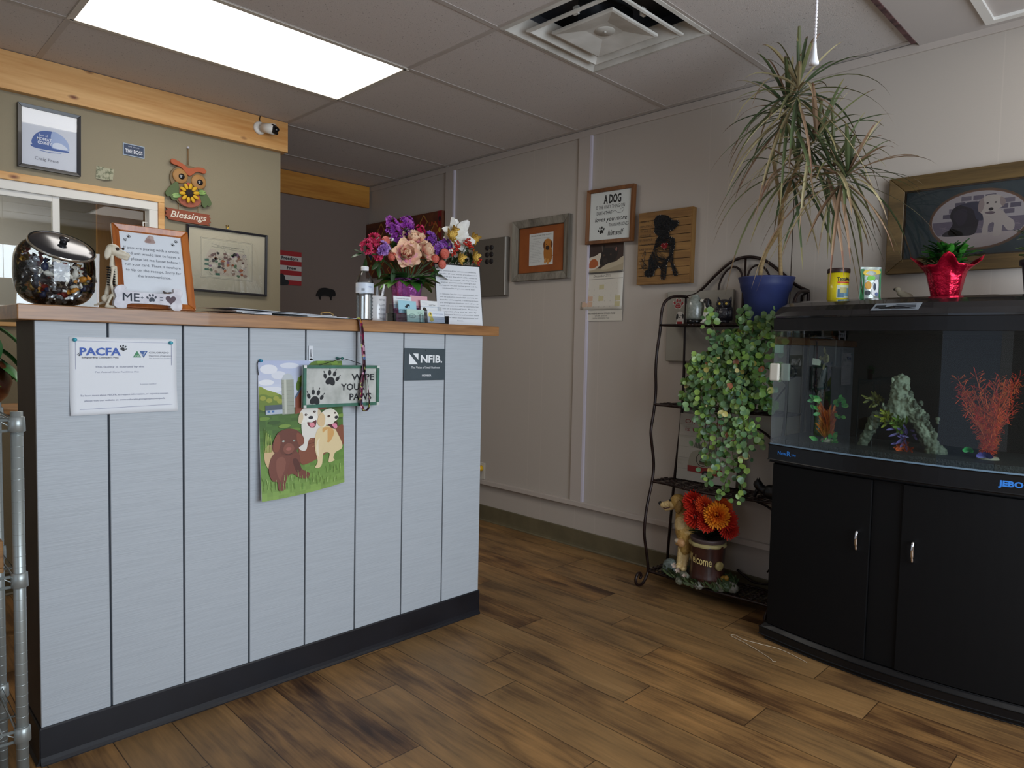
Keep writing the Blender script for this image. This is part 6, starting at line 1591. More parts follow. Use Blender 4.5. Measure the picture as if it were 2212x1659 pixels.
f.build('branches', STM, t)
rr = random.Random(17)
for ci, c in enumerate(Cr):
    f = MB(); axis = Vector((-.25, -.12, 1)) if ci < 2 else Vector((-.2, -.55, .8))
    axis.normalize(); n_, a_, b_ = basis(axis)
    N_ = (40, 46, 38, 42, 30, 22)[ci]
    for k in range(N_):
        u = k / N_; op = .12 + 2.2 * u ** .8; az = k * 2.39996 + rr.uniform(-.2, .2)
        d = (axis * math.cos(op) + (a_ * math.cos(az) + b_ * math.sin(az)) * math.sin(op)).normalized()
        L = rr.uniform(.28, .43) * (1.0 if u > .12 else .8); W_ = rr.uniform(.012, .018)
        droop = L * rr.uniform(.35, .95) * (0.25 + 1.0 * u)
        if d.z < -.2: droop *= .6
        base = c - axis * (.07 * u) + d * .006
        sd = d.cross(Vector((0, 0, 1))); sd = sd.normalized() if sd.length > .05 else a_.copy()
        nm = sd.cross(d).normalized()
        pts = []; M_ = 9
        for q in range(M_ + 1):
            s = q / M_; p = base + d * L * s * (1 - .18 * s * s) + Vector((0, 0, -1)) * droop * s * s
            wp = p + O
            if wp.z > ZC - .03: p.z = ZC - .03 - O.z - .002 * q
            if wp.x > XW - .055: p.x = XW - .055 - O.x
            pts.append(p)
        vs = []
        for q, p in enumerate(pts):
            s = q / M_; w_ = W_ * min(1, .45 + 3 * s) * (1 - s ** 2.2) ** .8 * .5 + .0003
            vs += [p - sd * w_ + nm * w_ * .35, p, p + sd * w_ + nm * w_ * .35]
        dry = rr.random() < (.25 + .35 * u)
        g_ = rr.choice([('#4a5638', '#66704a'), ('#3c4a34', '#5b6a44'), ('#5a6040', '#7a7a50')]) if not dry else rr.choice([('#a2966e', '#c4ba94'), ('#8f8160', '#b3a67e'), ('#7e6550', '#9c7e64')])
        tipc = rr.choice(['#7a4f42', '#6a4038', '#9a8a60'])
        for q in range(M_):
            s = q / M_; cc_ = [C(g_[0])[i] * (1 - s) + C(g_[1])[i] * s for i in range(3)]
            if s > .75: cc_ = [cc_[i] * .4 + C(tipc)[i] * .6 for i in range(3)]
            i0 = 3 * q
            f.add([vs[i0], vs[i0 + 1], vs[i0 + 4], vs[i0 + 3], vs[i0 + 2], vs[i0 + 5]], [(0, 1, 2, 3)], 0, True, tuple(cc_) + (1,))
            f.add([vs[i0 + 1], vs[i0 + 2], vs[i0 + 5], vs[i0 + 4]], [(0, 1, 2, 3)], 0, True, tuple(min(1, x * 1.12) for x in cc_) + (1,))
    f.build('leaf_crown', LV, t)

# --- trailing round leaved plant
t = thing('trailing_plant', 'bushy trailing plant of small round green leaves cascading down the rack', 'potted plant', (3.03, 1.50, Z2))
f = MB(); f.lathe([(0, .003), (.055, 0), (.075, .13), (.078, .135), (.072, .135), (0, .12)], 28, cap=False); f.build('pot', mat('brown nursery pot', '#4a2c1c', .6), t)
O = Vector((3.03, 1.50, Z2))
RL = attr_mat('round leaf', .38, vary=.2, bscale=25)
def rleaf(f, c, n, r, cl):
    n_, a_, b_ = basis(n); n2 = rr.uniform(0, 6.28); a2 = a_ * math.cos(n2) + b_ * math.sin(n2); b2 = n_.cross(a2)
    vs = [c + n_ * (-.12 * r)]; K_ = 10
    for k in range(K_):
        th = 2 * PI * k / K_; rad = r * (1 - .22 * max(0, math.cos(th)) ** 8 + .12 * max(0, -math.cos(th)) ** 6)
        vs.append(c + a2 * rad * math.cos(th) + b2 * rad * math.sin(th) + n_ * (.16 * r * abs(math.sin(th)) ** 2))
    f.add(vs, [(0, 1 + k, 1 + (k + 1) % K_) for k in range(K_)], 0, True, cl)
GC = ['#4d6a30', '#5a7c3a', '#3c5a2a', '#6f8f42', '#5b7d52', '#73935e', '#8aa84e', '#486b48', '#3a5a2c', '#8aa24a']
vines = []
# (start, end) of the cascades, in room coordinates
ends = [(2.91, 1.73, .97), (2.89, 1.70, .93), (2.89, 1.60, .70), (2.88, 1.58, .60), (2.88, 1.50, .56), (2.86, 1.41, .55), (2.87, 1.45, .66), (2.86, 1.38, .74), (2.87, 1.33, .80), (2.88, 1.31, .95), (2.88, 1.55, .78), (2.87, 1.48, .86), (2.90, 1.66, 1.05), (2.90, 1.36, 1.08), (2.86, 1.60, .90), (2.88, 1.32, 1.05), (2.90, 1.42, .90), (2.92, 1.72, 1.02), (2.86, 1.44, .78), (2.87, 1.53, .66), (2.90, 1.62, .80)]
f = MB(); fo = MB()
for i, e in enumerate(ends):
    top = Vector((2.97 + rr.uniform(-.03, .03), 1.47 + rr.uniform(-.12, .13), 1.16 + rr.uniform(0, .14)))
    a = Vector((3.03, 1.50, 1.06)); e = Vector(e)
    mid = top.lerp(e, .5) + Vector((-.035 + rr.uniform(-.02, .02), rr.uniform(-.02, .02) + (.03 if e.y > 1.6 else 0), .06))
    P = spline([a, top, mid, e], 12); P = [p - O for p in P]
    f.tube(P, .0016, 5)
    tint = rr.choice([GC[:4], GC[3:7], GC[4:6] + GC[7:8], GC])
    for q in range(13, len(P)):
        for k in range(3):
            if rr.random() < .12: continue
            off = Vector((rr.gauss(-.012, .016), rr.gauss(0, .019), rr.gauss(0, .012)))
            n = Vector((-1 + rr.gauss(0, .45), -.5 + rr.gauss(0, .5), .35 + rr.gauss(0, .45)))
            c_ = C(rr.choice(tint)); 
            if rr.random() < .04: c_ = C(rr.choice(['#b3a85a', '#a8684a', '#c4b878']))
            rleaf(fo, P[q] + off, n, rr.uniform(.009, .0165), c_)
# upper bush, and sprigs over the shelf edge
for k in range(480):
    y = rr.gauss(1.46, .085); z = rr.uniform(.95, 1.30); y = min(max(y, 1.295), 1.68)
    if z > 1.22 and y > 1.56: continue
    c_ = C(rr.choice(GC)); x = 2.93 + rr.gauss(0, .03)
    rleaf(fo, Vector((x, y, z)) - O, Vector((-1 + rr.gauss(0, .5), -.5 + rr.gauss(0, .5), .35 + rr.gauss(0, .5))), rr.uniform(.010, .018), c_)
for (y0, z0, n0) in ((1.62, 1.365, 16), (1.45, 1.375, 26), (1.345, 1.36, 26), (1.30, 1.30, 20), (1.40, 1.33, 22)):
    for k in range(n0):
        rleaf(fo, Vector((2.90 + rr.gauss(0, .014), y0 + rr.gauss(0, .020), z0 - .02 + rr.gauss(0, .028))) - O, Vector((-1 + rr.gauss(0, .5), -.5 + rr.gauss(0, .5), .4)), rr.uniform(.009, .017), C(rr.choice(GC[3:7] if y0 > 1.6 else GC)))
    f.tube([p - O for p in spline([(2.98, 1.48, 1.12), (2.92, y0 + (1.48 - y0) * .4, z0 - .12), (2.90, y0, z0)], 6)], .0016, 5)
f.build('vines', mat('vine stem', '#5a4a2c', .7), t)
fo.build('foliage', RL, t)

# --- Oh what fun sign
t = thing('christmas_sign', 'white plank Christmas sign with red camper trailer leaning behind the ivy', 'sign', (3.128, 1.735, Z3 + .001), -PI / 2, rx=-.07)
f = MB()
for k in range(6): f.box(-.165, -.004, k * .057, .165, .004, k * .057 + .0562)
f.build('planks', mat('white plank print', '#b3ada2', .7, c2='#8c8473', scale=14, stretch=(.3, 1, 1.5), lo=.55, hi=.8), t)
A = Art(-.0044)
A.text('Oh what fun it', .0, .292, .030, '#8a1c20', w=.27); A.text('is to ride', -.045, .252, .030, '#8a1c20', w=.170)
A.blob([(-.095, .055), (-.10, .10), (-.085, .145), (-.04, .162), (.03, .162), (.075, .13), (.085, .08), (.08, .045), (-.09, .045)], '#9a9484'); A.poly([(-.102, .048), (.09, .04), (.09, .074), (-.104, .078)], '#8a2422')
A.ring(-.022, .115, .036, .036, .004, '#3a2a22'); A.poly([(-.040, .10), (-.022, .138), (-.004, .10)], '#2c3c28'); A.rect(-.036, .090, -.008, .102, '#5a4a36', True); A.text('BEST', -.022, .107, .008, '#d5d0c4', w=.02); A.text('SEASON', -.022, .146, .010, '#8a1c20', w=.05)
A.el(.0, .044, .019, .017, '#1a191c'); A.el(.0, .044, .008, .007, '#8a8880'); A.blob([(.03, .08), (.035, .105), (.055, .11), (.075, .10), (.08, .08), (.055, .07)], '#c9c5bc'); A.el(.036, .104, .008, .008, '#1d1a1c'); A.el(.064, .084, .003, .003, '#111'); A.rect(.02, .045, .06, .056, '#a81f24')
for k in range(22): A.line([(-.07 + k * .006, .175 - k * .001), (-.075 + k * .006, .19 + (k % 3) * .006)], .003, '#3a4a34', keep=k > 0)
A.build(t, PRINT)
# --- cat silhouette
t = thing('cat_figurine', 'black crouching cat figurine on third rack shelf near the aquarium', 'figurine', (3.02, 1.362, Z3))
B = Blob(); q = '#141214'
B.ell((0, -.02, .034), (.026, .045, .034), q).ell((0, .045, .06), (.020, .022, .022), q).seg((0, .02, .04), (0, .04, .055), .02, .017, q).seg((-.010, .045, .076), (-.013, .045, .092), .006, .002, q).seg((.010, .045, .076), (.013, .045, .092), .006, .002, q).seg((.0, .05, .03), (0, .06, .004), .010, .008, q).seg((.01, -.06, .012), (.03, -.02, .008), .007, .006, q)
B.build('body', attr_mat('black resin', .4), t, .003, 2)

# --- welcome stump planter with retriever
po = Vector((3.005, 1.672, Z4))
t = thing('welcome_planter', 'golden retriever and tree stump Welcome planter on rack bottom shelf', 'planter', po)
RES = attr_mat('painted garden resin', .55, bump=.8, bscale=70, vary=.25)
B = Blob()
for k in range(46):
    a = rr.uniform(0, 2 * PI); r_ = rr.uniform(.3, 1) ** .6
    B.ell((.095 * r_ * math.cos(a) - .01, .185 * r_ * math.sin(a), .012 + .018 * rr.random()), (rr.uniform(.02, .035), rr.uniform(.02, .04), rr.uniform(.014, .03)), rr.choice(['#46543a', '#5a6648', '#3a4a30', '#6a6a58', '#77746a', '#4f5f3c']))
B.ell((-.03, .150, .045), (.045, .042, .042), '#66706a').ell((0, .12, .03), (.05, .05, .03), '#6f6e66').ell((.01, -.02, .012), (.09, .18, .016), '#4a5638')
B.build('mossy_base', RES, t, .004, 1, rough=.010, rsize=.010)
sc0 = (-.005, -.035)
f = MB(); prof = [(.093, .02), (.082, .05), (.078, .10), (.079, .15), (.083, .192), (.086, .205), (.080, .208), (.0, .205)]
f.lathe(prof, 40, o=(sc0[0], sc0[1], 0), ripple=(.025, 7)); f.build('stump', mat('stump bark', '#4a2418', .45, c2='#32180f', scale=22, bump=.6, coat=.2, stretch=(1, 1, .4)), t)
f = MB(); f.lathe([(.086, .197), (.089, .205), (.086, .212), (.078, .214)], 40, o=(sc0[0], sc0[1], 0), ripple=(.03, 9), cap=False); f.build('cut_edge', mat('cream bark edge', '#a99a68', .6), t)
f = MB(); f.lathe([(.070, .19), (.080, .215), (.085, .228), (.082, .236), (.074, .234), (.068, .215), (0, .21)], 40, o=(sc0[0], sc0[1], 0), cap=False); f.build('nursery_pot', mat('brown nursery rim', '#4c3c3a', .5), t)
def onc(p, r, a0, z0):          # wrap (u, z) lettering round the stump, a0 = facing angle
    a = a0 + p[0] / r; return (sc0[0] + r * math.cos(a), sc0[1] + r * math.sin(a), z0 + p[1])
f = MB(); vs, fs = textgeo('Welcome', .012); x0 = min(p[0] for p in vs); x1 = max(p[0] for p in vs); k_ = .135 / (x1 - x0)
a0 = math.atan2(-.35, -1)
f.add([onc(((p[0] - x0) * k_ - .100, p[1] * .058 - (p[0] - x0) * k_ * .10), .0835, a0 - 0.0, .125) for p in vs], fs, 0, False, '#d8bf7c'); f.build('lettering', PRINT, t)
ak = a0 + .86
f = MB(); f.lathe([(.022, 0), (.022, .012), (.019, .014), (0, .014)], 20); o = f.build('knot', mat('cut knot', '#a3925c', .6, c2='#7d6a40', scale=60), t); o.location = (sc0[0] + .079 * math.cos(ak), sc0[1] + .079 * math.sin(ak), .115); o.rotation_euler = Vector((math.cos(ak), math.sin(ak), 0)).to_track_quat('Z', 'Y').to_euler()
# retriever, standing with paws on the stump side, looking left
G1, G2, G3 = '#b58f4c', '#d2b47c', '#8f6e3a'
d0 = Vector((-.02, .095, 0))
B = Blob()
B.seg((-.008, .088, .235), (-.006, .105, .31), .048, .038, G1).seg((-.008, .088, .235), (-.012, .082, .15), .050, .030, G1).ell((-.03, .10, .27), (.030, .034, .045), G2)
B.seg((-.02, .098, .17), (-.028, .105, .075), .018, .014, G2).seg((-.0, .070, .16), (-.020, .078, .07), .018, .014, G2).ell((-.038, .102, .062), (.022, .017, .014), G2).ell((-.034, .075, .056), (.022, .016, .013), G2)
B.seg((.0, .105, .30), (-.008, .120, .352), .032, .027, G1)
B.ell((-.012, .130, .378), (.040, .042, .037), G1).ell((-.02, .150, .366), (.030, .026, .026), G2).seg((-.022, .158, .364), (-.032, .205, .350), .022, .016, G2).seg((-.020, .155, .348), (-.028, .192, .332), .014, .010, G2)
B.ell((-.046, .108, .360), (.010, .020, .034), G3, rot(.3, 0, 0)).ell((.026, .116, .362), (.010, .018, .032), G3).seg((-.03, .088, .205), (-.055, .098, .185), .020, .016, G1)
B.ell((-.006, .078, .19), (.034, .030, .04), G1)
B.build('retriever', attr_mat('painted fur', .5, bump=.9, bscale=110, vary=.2), t, .0038, 1, rough=.004, rsize=.008)
f = MB(); f.ell((-.036, .2205, .358), (.011, .008, .010)); f.build('nose', DK, t)
f = MB(); f.ell((-.0490, .156, .386), (.0055, .0055, .006)); f.ell((-.010, .1735, .388), (.0055, .005, .006)); f.build('eyes', DK, t)
f = MB(); f.tube([(-.044, .160, .346), (-.045, .185, .338), (-.038, .203, .341)], .0028, 6); f.build('mouth_line', mat('dark mouth', '#4a2824', .6), t)
B = Blob(); B.ell((-.058, .082, .188), (.018, .024, .022), '#b98a5a').ell((-.064, .100, .196), (.012, .014, .012), '#b9a890'); B.build('puppy_relief', attr_mat('painted fur', .5), t, .004, 2)
f = MB()
for y, z, x in ((.075, .058, -.085), (.10, .075, -.080), (.03, .045, -.10)):
    floret(f, (x, y, z), (-1, -.4, .3), .016, '#a89080', '#b5a394', 5, rr)
f.build('clay_blossoms', PETAL, t)
B = Blob(); B.ell((-.02, -.135, .052), (.018, .022, .02), '#8f6a22').ell((-.028, -.15, .066), (.012, .012, .012), '#8f6a22'); B.build('clay_bird', RES, t, .004, 2)
f = MB()
for k in range(120):
    a = rr.uniform(PI * .6, PI * 1.75); r_ = rr.uniform(.75, 1.05)
    pet(f, (.10 * r_ * math.cos(a) - .01, .185 * r_ * math.sin(a), .02), (math.cos(a) * .5, rr.gauss(0, .5), 1), (-1, 0, 0), rr.uniform(.03, .055), .012, .5, '#36452a', rr.choice(['#55663e', '#6a7a52', '#46583a']), 2, 3, tip=.2)
f.build('grass_relief', RES, t)
# mums
f = MB()
MC = Vector((-.015, -.062, 0))
for (dy, dz, dx, r_, cs) in ((.075, .405, -.045, .058, ('#a81408', '#d22a10')), (.06, .335, -.06, .055, ('#a01208', '#d8341a')), (.0, .320, -.055, .05, ('#a81408', '#d8341a')), (-.075, .345, -.03, .06, ('#8f1008', '#c2240e')), (-.09, .30, -.02, .05, ('#8f1008', '#c2240e')), (-.05, .395, -.01, .05, ('#b83a10', '#d85a18')), (.02, .40, -.05, .045, ('#b8280e', '#e0521c'))):
    g = MB(); c = MC + Vector((dx, dy, dz)); nn = Vector((-.8, dy * 5 - .3, .25))
    n_, a_, b_ = basis(nn)
    for k in range(95):
        u = (k + .5) / 95; op = 1.75 * math.sqrt(u); az = k * 2.39996
        d = n_ * math.cos(op) + (a_ * math.cos(az) + b_ * math.sin(az)) * math.sin(op)
        pet(g, c + d * r_ * .25, d, n_, r_ * rr.uniform(.7, .85), r_ * .20, .5, cs[0], cs[1], 1, 3, cup=.4)
    g.build('red_mum', PETAL, t)
for (dy, dz, dx, r_) in ((-.055, .365, -.065, .062),):
    g = MB(); c = MC + Vector((dx, dy, dz)); n_, a_, b_ = basis((-.85, -.35, .3))
    for k in range(100):
        u = (k + .5) / 100; op = 1.8 * math.sqrt(u); az = k * 2.39996
        d = n_ * math.cos(op) + (a_ * math.cos(az) + b_ * math.sin(az)) * math.sin(op)
        pet(g, c + d * r_ * .25, d, n_, r_ * rr.uniform(.7, .9), r_ * .24, .5, '#d84a08', '#e8961c', 2, 3, cup=.4)
    g.build('orange_mum', PETAL, t)
g = MB()
for k in range(70):
    a = rr.uniform(0, 2 * PI); p = Vector((sc0[0], sc0[1], .215 + rr.random() * .06)); d = Vector((math.cos(a), math.sin(a), rr.uniform(.4, 2)))
    pet(g, p, d, (0, 0, 1), rr.uniform(.06, .10), .028, -.6, '#16240f', rr.choice(['#24361a', '#2f4420', '#1d2c16']), 2, 4, tip=.2)
g.build('mum_leaves', LEAF, t)
# ================================================================ AQUARIUM ON CABINET
def bow(y, off=0.0): return 2.697 + .263 * (y - .722) ** 2 - off
AY0, AY1, AXB = .197, 1.245, 3.130
def foot(off=0.0, side=0.0, n=20, back=0.0):
    """plan outline, front bow offset outwards by off, sides by side"""
    P = [(AXB + back, AY0 - side), (AXB + back, AY1 + side)]
    P += [(bow(max(AY0, min(AY1, AY1 + side - (AY1 - AY0 + 2 * side) * k / n)), off), AY1 + side - (AY1 - AY0 + 2 * side) * k / n) for k in range(n + 1)]
    return P
def slab(f, z0, z1, off=0.0, side=0.0, m=0, back=0.0, off2=None, side2=None):
    a = foot(off, side, back=back); b_ = foot(off if off2 is None else off2, side if side2 is None else side2, back=back); n = len(a)
    f.add([(p[0], p[1], z0) for p in a] + [(p[0], p[1], z1) for p in b_], [tuple(range(n)), tuple(range(2 * n - 1, n - 1, -1))] + [(i, (i + 1) % n, n + (i + 1) % n, n + i) for i in range(n)], m)
BLK = mat('black laminate', '#08080a', .6, c2='#060607', scale=200, spec=.22)
BLP = mat('black plastic', '#0e0e10', .32, spec=.4)
t = thing('aquarium_cabinet', 'black bow front cabinet with two chrome handles under the aquarium', 'cabinet', (0, 0, 0))
f = MB(); slab(f, .0, .018, -.012, -.006); slab(f, .018, .048, .0, .016, off2=.0, side2=.016); slab(f, .048, .066, .0, .016, off2=-.018, side2=.0); f.build('plinth', BLP, t, bevel=.003)
f = MB(); slab(f, .066, .750, -.026, -.010); f.build('body', BLK, t)
def bowpanel(f, ya, yb, z0, z1, off, th, n=12):
    F = [(bow(ya + (yb - ya) * k / n, off), ya + (yb - ya) * k / n) for k in range(n + 1)]; Bk = [(x + th, y) for x, y in F][::-1]
    P = F + Bk; q = len(P)
    f.add([(x, y, z0) for x, y in P] + [(x, y, z1) for x, y in P], [tuple(range(q - 1, -1, -1)), tuple(range(q, 2 * q))] + [(i, (i + 1) % q, q + (i + 1) % q, q + i) for i in range(q)])
for ya, yb, hy in ((.828, 1.232, .868), (.212, .724, .680)):
    f = MB(); bowpanel(f, ya, yb, .070, .746, -.010, .014); d = f.build('door', BLK, t, bevel=.002)
    f = MB(); x = bow(hy, -.010)
    f.tube(spline([(x, hy, .545), (x - .018, hy, .548), (x - .024, hy, .525), (x - .020, hy, .495), (x - .014, hy, .478), (x, hy, .476)], 6), [.0035] * 6 + [.0055] * 6 + [.0060] * 6 + [.0045] * 6 + [.003] * 7, 10); f.build('handle', mat('chrome', '#e8e8ec', .06, metal=1), d)
f = MB(); bowpanel(f, .726, .826, .070, .746, -.020, .010); f.build('centre_stile', BLK, t)

t = thing('aquarium', 'bow front glass aquarium with black curved hood on black cabinet', 'aquarium', (0, 0, 0))
f = MB(); slab(f, .752, .762, -.004, .002); slab(f, .762, .826, .004, .006); f.build('base_trim', BLP, t, bevel=.004)
f = MB(); bowpanel(f, AY0, AY1, .8265, .832, .0045, .004); f.build('light_lip', mat('pale blue lip', '#6f8698', .3), t)
f = MB(); slab(f, 1.292, 1.345, .004, .006); f.build('top_trim', BLP, t, bevel=.003)
f = MB(); slab(f, 1.345, 1.352, -.002, .000)
for z0, z1, a, b_, c, d_ in ((1.352, 1.372, .004, -.004, .006, .0), (1.372, 1.392, -.004, -.022, .0, -.014), (1.392, 1.408, -.022, -.055, -.014, -.036), (1.408, 1.418, -.055, -.105, -.036, -.075), (1.418, 1.420, -.105, -.125, -.075, -.10)):
    slab(f, z0, z1, a, c, off2=b_, side2=d_)
f.build('hood', mat('gloss black hood', '#1a191b', .16, coat=.5), t)
# glass: bowed front, two sides
TG = pane_mat('tank glass', (.80, .88, .84, 1), ior=1.5)
n = 24
f = MB(); F = [(bow(AY0 + (AY1 - AY0) * k / n, 0), AY0 + (AY1 - AY0) * k / n) for k in range(n + 1)]
f.add([(x, y, .8325) for x, y in F] + [(x, y, 1.292) for x, y in F], [(i, i + 1, n + 2 + i, n + 1 + i) for i in range(n)], 0, True); f.build('front_glass', TG, t)
for y in (AY0 + .002, AY1 - .002):
    f = MB(); f.add([(bow(y), y, .8325), (AXB, y, .8325), (AXB, y, 1.292), (bow(y), y, 1.292)], [(0, 1, 2, 3)]); f.build('side_glass', TG, t)
f = MB(); f.box(AXB - .012, AY0 + .004, .826, AXB, AY1 - .004, 1.292); f.build('back_panel', mat('black back film', '#07090a', .6, spec=.2), t)
f = MB(); slab(f, .8262, .852, -.012, -.006, back=-.014); f.build('gravel', mat('black gravel', '#17181a', .7, c2='#2c2e30', scale=160, bump=1.0, bscale=160), t)
f = MB(); a = foot(-.012, -.006, back=-.014); f.add([(p[0], p[1], 1.268) for p in a], [tuple(range(len(a)))]); f.build('water_surface', pane_mat('water skin', (.9, .95, .93, 1), ior=1.33), t)
# lettering on the bow
f = MB()
def bowtext(f, s, y0, z, size, w, c, bold=0.0, off=.0048):
    vs, fs = textgeo(s, bold); x0 = min(p[0] for p in vs); x1 = max(p[0] for p in vs); k = w / (x1 - x0)
    f.add([(bow(y0 - (p[0] - x0) * k, off), y0 - (p[0] - x0) * k, z + p[1] * size) for p in vs], fs, 0, False, c)
bowtext(f, 'New', 1.205, .789, .021, .040, '#2f7fd8', .02); bowtext(f, 'R', 1.163, .787, .028, .018, '#2f7fd8', .02); bowtext(f, '390', 1.143, .789, .014, .020, '#2f7fd8', .01)
bowtext(f, 'JEBO', .448, .786, .026, .066, '#2f7fd8', .04); f.build('lettering', PRINT, t)
# warning label on the hood
Zh = lambda x: 0
f = MB(); f.add([(bow(.862) - .0012, .862, 1.366), (bow(.705) - .0012, .705, 1.366), (bow(.698) + .0195, .698, 1.3915), (bow(.850) + .0195, .850, 1.3915)], [(0, 1, 2, 3)])
lb = f.build('warning_label', mat('grey label', '#7d848c', .4), t, solid=.0006)
f = MB()
for k in range(4):
    u0, u1 = .16 + k * .20, .26 + k * .20
    P = lambda y, u: (bow(y) - .0026 + .0207 * u, y, 1.366 + .0255 * u)
    f.add([P(.79 - .01 * (k % 2), u0), P(.715, u0), P(.715, u1), P(.79 - .01 * (k % 2), u1)], [(0, 1, 2, 3)], 0, False, '#2d3036')
f.add([P(.85, .3), P(.815, .3), P(.812, .75), P(.845, .75)], [(0, 1, 2, 3)], 0, False, '#1c1e22')
f.build('label_lines', PRINT, lb)

# --- inside the tank
def thinleaf(f, b_, d, L, W_, c0, c1, curl=.5): pet(f, b_, d, (-1, 0, 0), L, W_, curl, c0, c1, 2, 4, tip=.2)
AQL = attr_mat('aquarium plastic', .45, vary=.2)
rr = random.Random(31)
t = thing('plastic_aquarium_plant', 'orange and green plastic plant at the left inside the aquarium', 'aquarium plant', (2.84, 1.045, .850), 0, 'plastic plants in the aquarium')
f = MB(); f.lathe([(0, 0), (.026, 0), (.022, .012), (0, .016)], 14); f.build('base', mat('pebble base', '#8a8474', .8, bump=.8, scale=60), t)
f = MB()
for k in range(110):
    a = rr.uniform(0, 2 * PI); z = rr.uniform(.01, .12); s_ = .25 + z * 3
    thinleaf(f, Vector((math.cos(a) * .008 * s_, math.sin(a) * .03 * s_, z)), (math.cos(a) * .4, math.sin(a) * rr.uniform(.3, .9), rr.uniform(.7, 1.3)), rr.uniform(.03, .055), .008, '#8a3c18', rr.choice(['#c4602a', '#d27a30', '#a84a20']))
f.build('orange_fronds', AQL, t)
f = MB()
for k in range(34):
    a = rr.uniform(0, 2 * PI); z = rr.choice([rr.uniform(.10, .18), rr.uniform(.10, .18), rr.uniform(.0, .03)]); r_ = .055 if z > .05 else .03
    thinleaf(f, Vector((-.01, math.sin(a) * r_, z)), (-.2, math.sin(a), rr.uniform(-.2, 1)), rr.uniform(.022, .036), .016, '#2a7a3c', rr.choice(['#4aa84a', '#7ab85a', '#3a8f4c']))
f.build('green_leaves', AQL, t)
t = thing('driftwood_ornament', 'grey green hollow log ornament with small plants in aquarium middle', 'aquarium ornament', (2.86, .80, .850))
B = Blob(); c1, c2, c3 = '#5b6152', '#7d8472', '#474c40'
B.seg((0, .115, .01), (0, .070, .12), .018, .022, c1).seg((0, .075, .10), (0, .02, .16), .018, .02, c3).seg((0, -.005, .14), (-.005, -.01, .255), .042, .030, c2).seg((0, -.005, .20), (0, -.075, .12), .034, .030, c2).seg((0, -.07, .13), (-.01, -.110, .05), .027, .022, c2).seg((-.01, -.105, .05), (-.02, -.150, .012), .024, .022, c1).ell((-.02, -.135, .01), (.03, .035, .018), c1)
for k in range(60):
    u = rr.random(); p = Vector((0, -.005, .25)).lerp(Vector((0, -.125, .05)), u) if rr.random() < .75 else Vector((0, .11, .02)).lerp(Vector((0, .02, .17)), u)
    B.ell(p + Vector((-.018 + rr.gauss(0, .012), rr.gauss(0, .018), rr.gauss(0, .014))), (.008, .006, .013), rr.choice([c1, c2, '#8f9682', c3]))
B.build('log', attr_mat('ornament resin', .7, bump=1.0, bscale=90, vary=.3), t, .004, 1, rough=.018, rsize=.012)
for (y, z, nm, cs, n_) in ((.06, .18, 'olive_sprig', ('#3c4020', '#6a6a34'), 26), (.02, .12, 'yellow_green_sprig', ('#4c5a1c', '#94982f'), 26), (-.045, .06, 'purple_sprig', ('#3c2f5c', '#6a5c9c'), 22), (-.02, .09, 'green_sprig', ('#3a5a1e', '#6f8f34'), 30), (-.045, .01, 'orange_sprig', ('#8a3418', '#c4562a'), 22)):
    f = MB()
    for k in range(n_):
        a = rr.uniform(0, 2 * PI); thinleaf(f, Vector((-.045, y + rr.gauss(0, .012), z + rr.gauss(0, .012))), (-.6, math.cos(a), math.sin(a) + .3), rr.uniform(.025, .05), .009, cs[0], cs[1])
    f.build(nm, AQL, t)
t = thing('plastic_aquarium_plant', 'tall red orange feathery plastic plant at the aquarium right', 'aquarium plant', (2.85, .505, .850), 0, 'plastic plants in the aquarium')
f = MB(); f.lathe([(0, 0), (.036, 0), (.030, .010), (0, .014)], 14); f.build('base', mat('pebble base', '#8a8474', .8), t)
f = MB()
for k in range(26):
    tip = Vector((rr.uniform(-.06, .05), rr.uniform(-.10, .105), rr.uniform(.12, .30))); 
    if tip.z < .18: tip.y *= .6
    P = spline([(0, 0, .01), (tip.x * .3, tip.y * .25, tip.z * .5), tip], 7)
    f.tube(P, .001, 4, col='#a8421e')
    for p in P[2:]:
        for q in range(8):
            v = Vector((rr.gauss(0, .5), rr.gauss(0, 1), rr.gauss(.3, .6))).normalized()
            f.add([p, p + v * .026 + Vector((0, .0012, 0)), p + v * .028, p + v * .024 - Vector((0, .0014, .0))], [(0, 1, 2, 3)], 0, False, rr.choice(['#c8301c', '#d85424', '#a82018', '#cf5f28']))
f.build('red_fronds', AQL, t)
f = MB()
for k in range(26):
    a = rr.uniform(0, 2 * PI); thinleaf(f, Vector((-.03, .0, .012)), (-.5, math.cos(a), abs(math.sin(a)) * .7), .034, .012, '#3c3478', '#6a5fb0')
f.build('violet_leaves', AQL, t)
f = MB()
for k in range(12):
    a = rr.uniform(0, 2 * PI); thinleaf(f, Vector((-.02, .052, .025)), (-.5, math.cos(a), abs(math.sin(a))), .024, .016, '#1f7a3c', '#46b060')
f.build('green_leaves', AQL, t)
t = thing('angelfish', 'small striped angelfish swimming near the aquarium top left', 'fish', (2.86, 1.070, 1.185), .9)
B = Blob(); B.ell((0, 0, 0), (.022, .005, .020), '#7d7a58').ell((-.008, 0, 0), (.003, .0056, .0195), '#2b2a22').ell((.009, 0, 0), (.003, .0055, .017), '#2b2a22').seg((.018, 0, 0), (.030, 0, .0), .006, .003, '#8a8768'); B.build('body', attr_mat('fish skin', .3), t, .0015, 1)
